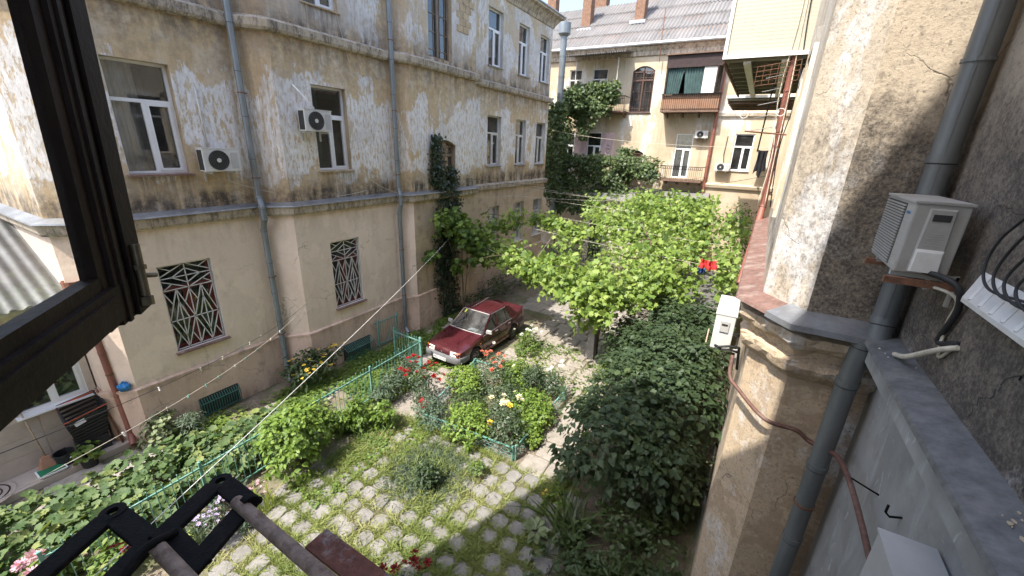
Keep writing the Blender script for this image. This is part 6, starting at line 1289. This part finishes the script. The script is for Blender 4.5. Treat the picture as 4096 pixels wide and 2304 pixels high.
rb = bush('rose_bush', 'dark red roses rising at the bottom edge over the paving', 'rose bush', [(-3.55, 3.1, .3, .3, .25, .28), (-4.1, 2.75, .3, .25, .25, .28)], 'oval', .06, 'leaf_rose', 300, 5, (-3.8, 2.9), 6, stem_mat='stem_green'); blooms(rb, 'rose', 'petal_dark', [(-3.62, 3.22, .62), (-3.5, 3.3, .66), (-3.38, 3.28, .6), (-3.55, 3.38, .72), (-3.3, 3.4, .66), (-4.12, 2.86, .62), (-3.85, 3.0, .6), (-3.7, 3.1, .58)], .078)
yu = thing('yucca', 'spiky yellow green sword leaves at the paving edge', 'plant', (-7.1, 2.95, 0))
def swords(t, c, n, L, mat, parts=None, spread=.08, lean=.5):
    a = RNG.uniform(0, 6.283, n); e = RNG.uniform(.9, 1.5, n) if lean < .6 else RNG.uniform(.45, 1.35, n); d = np.stack([np.cos(a) * np.cos(e), np.sin(a) * np.cos(e), np.sin(e)], 1); p = np.array(c) + np.stack([RNG.normal(size=n) * spread, RNG.normal(size=n) * spread, np.zeros(n)], 1); nr = nz(np.stack([-np.cos(a), -np.sin(a), .6 + 0 * a], 1) + RNG.normal(size=(n, 3)) * .1)
    add_leaves(t, 'blade', mat, p, d, nr, L * RNG.uniform(.6, 1.1, n), RNG.random(n), n if parts is None else parts, leafname='blade')
swords(yu, (-7.1, 2.95, .0), 22, .55, 'leaf_lime')
pk = bush('pink_flowers', 'low pink flowers left of the sword leaves', 'flowers', [(-7.4, 2.85, .15, .18, .18, .15)], 'narrow', .07, 'leaf_cover', 200, 5, (-7.4, 2.85), 2); blooms(pk, 'daisy', 'petal_pink', around((-7.42, 2.88, .3), .1, 10), .03)
bush('blue_grass_clump', 'pointed grey green clump behind the bracket at the fence foot', 'plant', [(-7.75, 2.55, .25, .25, .25, .25)], 'narrow', .16, 'leaf_grey', 330, 6, (-7.75, 2.55), 0, .2, .4, -.9)
bush('blue_grass_clump', 'low blue green cushion plant at the left paving edge', 'plant', [(-7.0, 2.5, .08, .2, .2, .1)], 'narrow', .08, 'leaf_grey', 380, 6, (-7.0, 2.5), 0, .2, .4, -.9)
# --- shaded bed under the lilac
ho = thing('hosta', 'pale round hosta at the path edge in the shade', 'hosta', (-2.3, 5.25, 0)); rosette(ho, (-2.3, 5.25, .08), 46, .2, 'leaf_hosta')
ir = thing('iris_clump', 'clump of long sword-shaped iris leaves in shade under the lilac', 'iris', (-1.8, 5.6, 0)); swords(ir, (-1.75, 5.65, 0), 60, .85, 'leaf_iris', 60, .2, .8); swords(ir, (-1.5, 5.2, 0), 40, .75, 'leaf_iris', 40, .2, .8)
bush('shade_herbs', 'low leafy herbs in deep shade at the bottom of the lilac bed', 'plants', [(-1.3, 4.9, .15, .7, .5, .2), (-1.0, 5.5, .2, .7, .5, .25), (-.5, 5.2, .15, .5, .5, .2), (-1.6, 4.3, .12, .6, .5, .18), (-.8, 4.3, .12, .7, .6, .18), (-.3, 6.0, .2, .5, .6, .25), (-.9, 6.3, .25, .6, .5, .3), (.0, 5.2, .15, .4, .6, .2), (-.4, 7., .25, .5, .6, .3)], 'oval', .10, 'leaf_iris', 2900, 6, (-1.1, 5.0), 0)
bush('lily_plants', 'whorled lily stems in shade at the bottom edge', 'plants', [(-1.2 + .28 * k, 4.75 + .2 * (k % 3), .32, .14, .14, .2) for k in range(6)], 'narrow', .18, 'leaf_iris', 420, 7, (-.7, 4.9), 5, .5, .4, -.1, stem_mat='stem_green')
bush('path_edge_plants', 'sunlit low plants along the path beside the lilac', 'plants', [(-2.35, 6.9, .12, .2, .5, .14), (-2.35, 8.2, .2, .2, .6, .2), (-2.5, 9.6, .2, .2, .5, .18), (-2.95, 11.3, .25, .35, .6, .28), (-2.3, 6.2, .1, .2, .4, .12)], 'oval', .07, 'leaf_cover', 1500, 6, (-2.4, 8.5), 0)
yf = bush('marigold', 'tiny yellow flowers at the edge of the shaded bed', 'flowers', [(-2.45, 6.05, .1, .1, .1, .08)], 'narrow', .05, 'leaf_cover', 60, 5, (-2.45, 6.05), 0); blooms(yf, 'daisy', 'petal_yellow', around((-2.47, 6.07, .2), .06, 4), .035)
wf = bush('white_flower_shrub', 'shrub with white flower heads behind the bed right of the car', 'shrub', [(-5.95, 11.75, .35, .35, .4, .35), (-5.8, 11.3, .2, .4, .4, .2)], 'oval', .075, 'leaf_cover', 750, 6, (-5.95, 11.7), 4); blooms(wf, 'ball', 'petal_white', [(-5.95 + random.gauss(0, .2), 11.8 + random.gauss(0, .2), random.uniform(.6, .8)) for _ in range(16)], .06)
# --- shaded growth behind the car and under the vine
bush('dark_shrub', 'dark shrubs in shade along the wall behind the car', 'shrub', [(-9.8, 15.5, .5, .6, 1., .5), (-9.7, 17.2, .7, .7, .9, .7), (-9.9, 13.8, .3, .4, .7, .35), (-9.3, 18.8, .6, .7, .8, .6), (-9.0, 21, .9, 1., 1.2, .9)], 'oval', .085, 'leaf_creeper', 3400, 7, (-9.7, 16.5), 6)
hb = bush('hydrangea', 'pink hydrangea in the shade beneath the far vine', 'hydrangea', [(-8.4, 20.3, .6, .6, .6, .5)], 'oval', .12, 'leaf_creeper', 500, 6, (-8.4, 20.3), 4); blooms(hb, 'ball', 'petal_pink', around((-8.4, 19.9, 1.0), .35, 12), .12)
bush('dark_shrub', 'dark undergrowth behind the wire fence under the far vine', 'shrub', [(-6.4, 20.6, .8, .9, .8, .8), (-4.5, 20.5, .9, 1, .8, .9), (-2.6, 20.6, 1., 1, .8, 1.), (-7.2, 22.8, 1.2, 1.2, 1, 1.2), (-4, 22.5, 1.6, 1.5, 1, 1.4)], 'oval', .1, 'leaf_creeper', 3200, 7, (-4.5, 20.5), 6)
pr = bush('climbing_rose', 'dark climbing rose with a pink bloom at the back right corner', 'rose bush', [(-.1, 21, 3.6, .6, .7, 1.), (.2, 20, 2.6, .5, .7, .9), (-.5, 22, 4.3, .5, .6, .5)], 'oval', .08, 'leaf_creeper', 1500, 6, (.2, 21), 6); blooms(pr, 'rose', 'petal_pink', around((-.75, 21.3, 4.35), .08, 4), .13)
# --- ground cover and grass (nobody could count it)
def cover(name, label, rects, n, size, mat, tpl='round', zr=.06, hole=None, cat='ground cover'):
    w = np.array([(r[1] - r[0]) * (r[3] - r[2]) * (r[4] if len(r) > 4 else 1) for r in rects]); i = RNG.choice(len(rects), n, p=w / w.sum()); R_ = np.array([r[:4] for r in rects], float)[i]
    x = R_[:, 0] + (R_[:, 1] - R_[:, 0]) * RNG.random(n); y = R_[:, 2] + (R_[:, 3] - R_[:, 2]) * RNG.random(n); m = np.sin(x * 3.1 + 1.3 * np.sin(y * 2.2)) + np.sin(y * 2.7 + 1.7 * np.sin(x * 1.9)) + RNG.normal(size=n) * .6 > -.5
    x, y = x[m], y[m]; p = np.stack([x, y, .02 + zr * RNG.random(len(x))], 1); yy, nr = orient(np.tile([0, 0, 1.], (len(x), 1)), .6, .35, .1)
    o = mkobj(name, leafmesh(name, tpl, p, yy, nr, size * RNG.uniform(.6, 1.3, len(x)), RNG.random(len(x)) * .5 + .5 * (np.sin(x * 2) * np.cos(y * 2.3) * .5 + .5), mat, (0, 0, 0))); tag(o, label, cat, kind='stuff')
cover('ground_cover', 'low yellow green ground cover between the left wall and the fence', [(-10.6, -8.3, 4.2, 8.4), (-10.2, -8.7, 8.4, 11.2, .7), (-10.6, -9.7, 11, 13, .7), (-8.2, -7.6, 4, 8.2, .5), (-11.0, -9.2, 2.6, 4.4, .5)], 17000, .075, 'leaf_cover', zr=.1)
cover('ground_cover', 'patches of creeping weeds on the slabs around bed and car', [(-6.6, -4.2, 10.2, 12.6, .45), (-7.4, -5.8, 5.2, 6.6, 1), (-6.8, -6.2, 6.2, 7.4, .6), (-8.3, -7.2, 8.6, 9.4, .8), (-4.2, -2.6, 9.8, 12, .15), (-7.2, -6.2, 3.4, 5.4, .7)], 6000, .055, 'leaf_cover', zr=.08)
def grass():
    pav = np.array([(o.location.x + PV.location.x, o.location.y + PV.location.y) for o in PV.children]); P = []; N_ = 190000
    x = RNG.uniform(-7.2, -1.9, N_); y = RNG.uniform(1.7, 6.6, N_); keep = np.zeros(N_, bool)
    for s in range(0, N_, 4000):
        d = ((np.abs(x[s:s + 4000, None] - pav[None, :, 0]) ** 3 + np.abs(y[s:s + 4000, None] - pav[None, :, 1]) ** 3) ** (1 / 3.)).min(1); dens = .5 + .5 * np.sin(x[s:s + 4000] * 1.7 + 1) * np.cos(y[s:s + 4000] * 1.5) ; keep[s:s + 4000] = (d > .14 + .055 * RNG.random(len(d))) & (RNG.random(len(d)) < .12 + .9 * dens)
    x, y = x[keep], y[keep]; n = len(x); a = RNG.uniform(0, 6.283, n); e = RNG.uniform(.12, .95, n); d = np.stack([np.cos(a) * np.cos(e), np.sin(a) * np.cos(e), np.sin(e)], 1)
    th = np.exp(-((x + 5.1) ** 2 / .7 + (y - 5.2) ** 2 / .5)) + .5 * np.exp(-((x + 4.6) ** 2 / 1.6 + (y - 3.6) ** 2 / 1.)); o = mkobj('grass', leafmesh('grass', 'blade', np.stack([x, y, 0 * x], 1), d, nz(RNG.normal(size=(n, 3)) + np.array([0, 0, 1.])), RNG.uniform(.08, .2, n) * (1 + .6 * th), np.clip(.2 + .35 * RNG.random(n) + .35 * np.sin(x * 2.1) * np.sin(y * 1.8 + 1), 0, 1), 'grass_blade', (0, 0, 0))); tag(o, 'short grass growing in the joints of the paving', 'grass', kind='stuff')
    n = 9000; x = RNG.normal(size=n) * .42 - 5.05; y = RNG.normal(size=n) * .42 + 5.35; a = RNG.uniform(0, 6.283, n); e = RNG.uniform(.2, 1.1, n); d = np.stack([np.cos(a) * np.cos(e), np.sin(a) * np.cos(e), np.sin(e)], 1)
    o = mkobj('grey_herb', leafmesh('grey_herb', 'narrow', np.stack([x, y, .02 + .05 * RNG.random(n)], 1), d, nz(RNG.normal(size=(n, 3)) + np.array([0, 0, 1.])), RNG.uniform(.05, .1, n), RNG.random(n), 'leaf_grey', (0, 0, 0))); tag(o, 'grey green feathery herb mat around the round shrub', 'herb mat', kind='stuff')
    n = 7000; x = RNG.uniform(-11.2, -2.2, n); y = RNG.uniform(-.5, 15, n); k = ((np.abs((x * 1.6) % 1 - .5) > .42) | (np.abs((y * 1.9) % 1 - .5) > .42)) & ((x < -9.3) | (y > 6.5)) & ~((x > -6.6) & (x < -3.6) & (y < 9.6)); x, y = x[k], y[k]; n = len(x); a = RNG.uniform(0, 6.283, n); d = np.stack([np.cos(a) * .5, np.sin(a) * .5, .8 + 0 * a], 1)
    o = mkobj('grass', leafmesh('grass', 'blade', np.stack([x, y, 0 * x], 1), d, nz(RNG.normal(size=(n, 3))), RNG.uniform(.06, .13, n), RNG.random(n) * .6, 'grass_blade', (0, 0, 0))); tag(o, 'sparse grass tufts in the slab joints around the yard', 'grass', kind='stuff')
grass()
# ------------------------------------------------------------------ fences
def picket_fence(name, label, a, b, h, step=.115, posts=True, mat='teal_paint', cat='fence', over=.09):
    a, b = Vector((*a, 0)), Vector((*b, 0)); t = thing(name, label, cat, a); L = (b - a).length; d = (b - a).normalized(); n = int(L / step)
    pk = MB(); pk.tube([(0, 0, .06), (0, 0, h + over)], .0075, 5); pk.lathe([(.013, -.01), (.012, .005), (0, .015)], (0, 0, h + over), 5); pm_ = pk.mesh('picket', mat)
    for k in range(n + 1): inst(pm_, 'picket', t, a + d * (k * L / n), rot=(random.gauss(0, .012), random.gauss(0, .012), 0), sc=(1, 1, random.uniform(.97, 1.03)))
    for z_ in (h - .04, .12): MB().bar(a + Vector((0, 0, z_)), b + Vector((0, 0, z_)), .028, .03).build('rail', mat, t)
    if posts:
        m = max(1, round(L / 2.05))
        for k in range(m + 1): q = a + d * (L * k / m); MB().box(q.x - .024, q.x + .024, q.y - .024, q.y + .024, 0, h + .1).build('post', mat, t, bevel=.004)
    return t
picket_fence('picket_fence', 'long teal iron picket fence running along the squash bed', (-7.95, .3), (-8.2, 8.6), 1.0)
picket_fence('picket_fence', 'short teal fence return at the far end near the car bumper', (-8.26, 8.62), (-9.45, 8.68), 1.0)
picket_fence('garden_gate', 'open narrow teal gate leaf against the left wall', (-10.42, 8.86), (-10.38, 9.7), .98, .1, cat='gate', over=.0)
picket_fence('garden_gate', 'small folded teal gate side next to the open leaf', (-10.62, 8.8), (-10.45, 8.84), .95, .09, False, cat='gate', over=.0)
def bed_fence(label, a, b, h=.36):
    a, b = Vector((*a, 0)), Vector((*b, 0)); t = thing('bed_fence', label, 'fence', a, 'low teal fences round the bed'); L = (b - a).length; d = (b - a) / L
    for q in (a, b): MB().box(q.x - .022, q.x + .022, q.y - .022, q.y + .022, 0, h + .06).build('post', 'teal_paint', t, bevel=.004)
    MB().bar(a + Vector((0, 0, h)), b + Vector((0, 0, h)), .032, .032).build('rail', 'teal_paint', t); n = int(L / .09); mb = MB()
    for s in range(4):
        z0 = .05 + s * .075; mb.tube([a + d * (L * k / n) + Vector((0, 0, z0 + (.02 if (k + s) % 2 else -.02))) for k in range(n + 1)], .0055, 4)
    for k in range(n):
        for s in range(3):
            if (k + s) % 2 == 0: q = a + d * (L * (k + .0) / n); mb.tube([q + Vector((0, 0, .05 + s * .075 + (.02 if (k + s) % 2 else -.02))), q + Vector((0, 0, .05 + (s + 1) * .075 + (.02 if (k + s + 1) % 2 else -.02)))], .0055, 4)
    mb.build('mesh_panel', 'teal_paint', t); return t
bed_fence('low teal bed fence, near side with the corner post', (-3.65, 6.66), (-6.2, 6.5)); bed_fence('low teal bed fence along the right side by the path', (-3.6, 6.72), (-3.58, 9.55)); bed_fence('low teal bed fence at the back near the car', (-3.65, 9.6), (-6.7, 9.5)); bed_fence('low teal bed fence at the left by the crimson roses', (-6.25, 6.55), (-6.72, 9.45))
# ------------------------------------------------------------------ structures under the vine
GS = thing('garden_shed', 'low shed with patched felt roof behind the lilac', 'shed', (-1, 16, 0))
MB().hexa([(-2.5, 14.0, 2.08), (.3, 13.9, 2.08), (.3, 18.2, 2.3), (-2.6, 17.8, 2.3), (-2.5, 14.0, 2.14), (.3, 13.9, 2.14), (.3, 18.2, 2.36), (-2.6, 17.8, 2.36)]).build('roof', 'felt_roof', GS)
MB().box(-2.5, .3, 13.93, 13.97, 2.0, 2.1).build('roof_edge', 'galv', GS); MB().box(-2.4, .25, 14.05, 17.7, 0, 2.07).build('wall', 'paint_white_old', GS)
CL = thing('wire_fence', 'chain-link fence on thin posts under the far vine', 'fence', (-2.5, 18.6, 0)); mb = MB(); x = -5.
while x < .2:
    for s in (1, -1):
        z0 = 0.; n = 12; mb.tube([(x + .09 * (k % 2) * s, 18.6, .25 + k * .2) for k in range(13)], .004, 3, False)
    x += .18
mb.build('mesh', 'galv', CL)
for x in (-5, -3.3, -1.6, .1): MB().tube([(x, 18.62, 0), (x, 18.62, 2.7)], .025, 6).build('post', 'rust', CL)
def draped(name, label, cat, c, w, h, mat, seed):
    r = random.Random(seed); mb = MB(); n, m = 16, 6; V = []
    for j in range(m + 1):
        for i in range(n + 1):
            u, v = i / n, j / m; V.append((c[0] + (u - .5) * w + .03 * math.sin(v * 5 + i), c[1] + .09 * math.sin(u * 17 + seed) * (.3 + v) + .05 * math.sin(u * 31), c[2] - v * h * (1 + .14 * math.sin(u * 9 + seed)) - .05 * w * math.sin(u * 3.1)))
    mb.add(V, [(j * (n + 1) + i, j * (n + 1) + i + 1, (j + 1) * (n + 1) + i + 1, (j + 1) * (n + 1) + i) for j in range(m) for i in range(n)]); return single(name, mb, mat, label, cat, smooth=True)
draped('red_cloth', 'bright red cloth hanging in the vine at right', 'cloth', (-.9, 14.95, 3.5), .55, .3, 'cloth_red', 2); draped('blue_cloth', 'faded blue cloth below the red one', 'cloth', (-1.05, 14.95, 3.2), .25, .2, 'cloth_blue', 5)
draped('black_trousers', 'black garment drying on a line before the wing window', 'clothing', (-.05, 26.9, 7.2), .5, 1.25, 'cloth_black', 3)
LD = thing('ladder', 'weathered wooden ladder leaning right of the red cloth', 'ladder', (.1, 18.3, 0))
for x in (-.35, .0): MB().bar((x - .25, 17.8, 1.9), (x + .35, 18.9, 3.1), .06, .04).build('rail', 'paint_white_old', LD)
for k in range(4): MB().bar((-.5 + .17 * k, 18.0 + .25 * k, 2.1 + .27 * k), (-.12 + .17 * k, 18.0 + .25 * k, 2.1 + .27 * k), .035, .03).build('rung', 'paint_white_old', LD)
single('teal_board', MB().obox((.14, 7.8, .45), (.02, .0, 0), (.02, .55, 0), (0, 0, .7)), 'teal_paint', 'teal painted board behind the lilac at the bay foot', 'board')
for k in range(2): single('bamboo_cane', MB().tube([(-.35 + .12 * k, 9.6, 0), (-.3 + .15 * k, 9.7, 3.1 - .1 * k)], .016, 6), 'stick', ('left' if k == 0 else 'right') + ' of two thin canes standing in the lilac', 'cane', 'canes in the lilac', smooth=True)
# ------------------------------------------------------------------ lines and wires
def peg_mesh(mat): mb = MB(); mb.box(-.006, .006, -.012, -.002, -.05, .02); mb.box(-.006, .006, .002, .012, -.05, .02); mb.box(-.007, .007, -.005, .005, -.01, .0); return mb.mesh('clothes_peg', mat)
PGM = [peg_mesh(m) for m in ('cable_white', 'cable_cream', 'teal_paint')]
def washline(label, a, b, dz, mat, pegs, r=.004):
    pts = sag(a, b, dz, 30); single('clothes_line', MB().tube(pts, r, 5), mat, label, 'clothes line', smooth=True)
    for q in pegs:
        i = q * 30; k = min(int(i), 29); p = pts[k].lerp(pts[k + 1], i - k); o = inst(random.choice(PGM), 'clothes_peg', None, p, rot=(random.gauss(0, .2), random.gauss(0, .1), random.uniform(0, 3)), sc=.8); tag(o, 'small clothes peg clipped on a washing line at left', 'clothes peg', 'clothes pegs on the washing lines')
washline('thin dark clothes line from the wall bracket to the far left', (-10.72, 6.6, 2.34), (-4.2, -.5, 4.75), .28, 'black_rubber', [.36, .42, .45, .53, .6, .70])
washline('white clothes line with pegs crossing the left foreground', (-10.75, 6.62, 2.3), (-4.2, -.55, 4.35), .34, 'cable_cream', [.25, .31, .39, .44, .49, .55, .59, .64, .69, .77], .004)
single('rope', MB().tube(sag((-4.35, .2, 3.13), (-10.0, 12.5, 3.5), .12, 30), .0048, 6), 'cable_white', 'white rope from the window bracket across to the vine', 'rope', smooth=True)
wires = [((-10.98, 5.7, 5.35), (-10.42, 10.3, 5.5), .3, 'thin wire sagging along the string course between the drainpipes'), ((-11.1, 4.9, 6.05), (-10.5, 8.9, 5.45), .35, 'wire hanging below the left white windows'), ((-10.42, 8.6, 6.05), (-10.2, 12., 5.3), .45, 'wire from window corner down to the ivy'), ((-10.6, 8.0, 12.), (-10.55, 8.9, 8.2), .0, 'thin hanging wire on the upper left wall'), ((-10.28, 14.0, 5.6), (-2.8, 27.2, 5.6), .5, 'long wire from the arched window to the far wing'), ((-10.8, 19.5, 5.0), (.2, 13.3, 6.4), .5, 'wire over the vine to the dark red pipe'), ((-10.85, 22.8, 7.9), (.3, 13.2, 7.1), .2, 'straight pale wire across the yard before the far house'), ((-17, 26, 15.6), (-5, 33, 18.2), .2, 'power wire against the sky'), ((-10.28, 13.3, 5.0), (-10.8, 22.5, 4.7), .3, 'wire looping along the dirty ground floor wall'), ((-8.35, 27.6, 12.2), (-8.2, 27.6, 9.5), .0, 'thin wire down the far wall left of the arched window')]
for a, b, d, lb in wires: single('wire', MB().tube(sag(a, b, d, 20), .0055, 4), random.choice(['black_rubber', 'cable_cream']), lb, 'wire')
# ------------------------------------------------------------------ clutter at the porch
BK = thing('shopping_basket', 'large black shopping basket with orange rim on the porch', 'basket', (-11.65, 1.75, .15)); rim = [(-11.88, 1.45, 1.35), (-11.88, 2.05, 1.42), (-11.45, 2.1, 1.22), (-11.45, 1.42, 1.12)]
MB().tube(rim + [rim[0]], .022, 8).build('rim', 'plastic_orange', BK, True)
lo_ = [(-11.85, 1.55, .55), (-11.85, 2.0, .6), (-11.55, 2.02, .55), (-11.55, 1.52, .5)]
for s in range(4):
    a, b, c, d = Vector(rim[s]), Vector(rim[(s + 1) % 4]), Vector(lo_[(s + 1) % 4]), Vector(lo_[s])
    for k in range(9): q = k / 8; mb = MB(); mb.bar(a.lerp(d, q), b.lerp(c, q), .03, .045); mb.build('slat', 'plastic_black', BK)
MB().hexa([lo_[3], lo_[2], lo_[1], lo_[0], (lo_[3][0], lo_[3][1], .62), (lo_[2][0], lo_[2][1], .64), (lo_[1][0], lo_[1][1], .66), (lo_[0][0], lo_[0][1], .63)]).build('bottom', 'plastic_black', BK)
MB().bar((-11.44, 1.55, 1.0), (-11.45, 1.72, 1.04), .006, .10).build('label', 'bag_white', BK)
MB().box(-11.85, -11.5, 1.5, 2.0, .15, .5).build('stand', 'plastic_black', BK)
def bucket(label, x, y, z0, r, h, mat, cat='bucket'):
    t = thing('bucket', label, cat, (x, y, z0)); MB().lathe([(0, .01), (r * .8, 0), (r, h), (r * 1.06, h), (r * 1.06, h + .02), (r * .95, h + .02), (r * .78, .03), (0, .03)], (x, y, z0), 16).build('pail', mat, t, True, angle=40); MB().tube([(x + r * math.cos(a), y + r * .3, z0 + h + r * .5 * math.sin(a)) for a in np.linspace(0, 3.14, 9)], .006, 5).build('handle', 'black_iron', t); return t
bucket('black bucket on the porch left of the potted plant', -11.6, 1.28, .15, .16, .26, 'plastic_black')
PT = bucket('black pot with leafy plant and white bag at the porch edge', -11.3, 1.55, .0, .15, .24, 'plastic_black', 'plant pot')
p, o, ti = clusters([(-11.3, 1.55, .36, .2, .22, .14)], 90, 4); y, nr = orient(o); add_leaves(PT, 'round', 'leaf_cover', p, y, nr, np.full(len(p), .09), ti, 40)
def crumple(name, label, cat, c, r, mat, seed):
    rr = random.Random(seed); mb = MB(); n, m = 12, 8; V = []
    for j in range(m + 1):
        for i in range(n):
            th, ph = math.pi * j / m, 6.283 * i / n; q = r * (1 + rr.uniform(-.28, .22)); V.append((c[0] + q * math.sin(th) * math.cos(ph), c[1] + q * math.sin(th) * math.sin(ph), c[2] + q * .85 * math.cos(th)))
    mb.add(V, [(j * n + i, (j + 1) * n + i, (j + 1) * n + (i + 1) % n, j * n + (i + 1) % n) for j in range(m) for i in range(n)]); return single(name, mb, mat, label, cat)
crumple('plastic_bag', 'crumpled blue plastic bag tied to the red drainpipe', 'bag', (-11.28, 2.42, 1.55), .12, 'bag_blue', 1); crumple('plastic_bag', 'crumpled white bag lying on the pot rim', 'bag', (-11.38, 1.4, .32), .08, 'bag_white', 2)
BR = thing('broom', 'upright wooden broom leaning on the porch wall', 'broom', (-11.75, 1.0, .15)); MB().tube([(-11.72, 1.05, .4), (-11.9, .98, 1.55)], .016, 6).build('handle', 'stick', BR, True); MB().hexa([(-11.8, .88, .16), (-11.55, .9, .16), (-11.55, 1.15, .16), (-11.8, 1.15, .16), (-11.76, .98, .45), (-11.68, .98, .45), (-11.68, 1.1, .45), (-11.76, 1.1, .45)]).build('bristles', 'broom_straw', BR)
TR = thing('litter_tray', 'white tray with green mat on the porch', 'tray', (-11.5, 1.0, .16)); MB().hexa([(-11.62, .86, .16), (-11.36, .86, .16), (-11.36, 1.2, .16), (-11.62, 1.2, .16), (-11.66, .82, .22), (-11.32, .82, .22), (-11.32, 1.24, .22), (-11.66, 1.24, .22)]).build('tray', 'pvc_white', TR); MB().box(-11.63, -11.35, .85, 1.21, .221, .23).build('mat', 'plastic_green', TR)
single('doormat', MB().lathe([(0, .012), (.4, .012), (.42, 0)], (-11.62, .15, .155), 24), 'tile_beige', 'round striped doormat at the porch door', 'doormat')
for k in range(3): single('mat_ring', MB().tube([(-11.62 + (.12 + .1 * k) * math.cos(a), .15 + (.12 + .1 * k) * math.sin(a), .17) for a in np.linspace(0, 6.283, 25)], .012, 5, False), 'plastic_black', ('inner', 'middle', 'outer')[k] + ' dark ring of the round doormat', 'mat ring', smooth=True)
for k in range(3): single('pole', MB().tube([(-11.42 - .06 * k, 2.15 + .02 * k, .15), (-11.72 - .03 * k, 2.08, 1.5)], .02, 6), ('rust', 'stick', 'black_iron')[k], ('rusty', 'pale wooden', 'black')[k] + ' pole leaning beside the red drainpipe', 'pole', smooth=True)
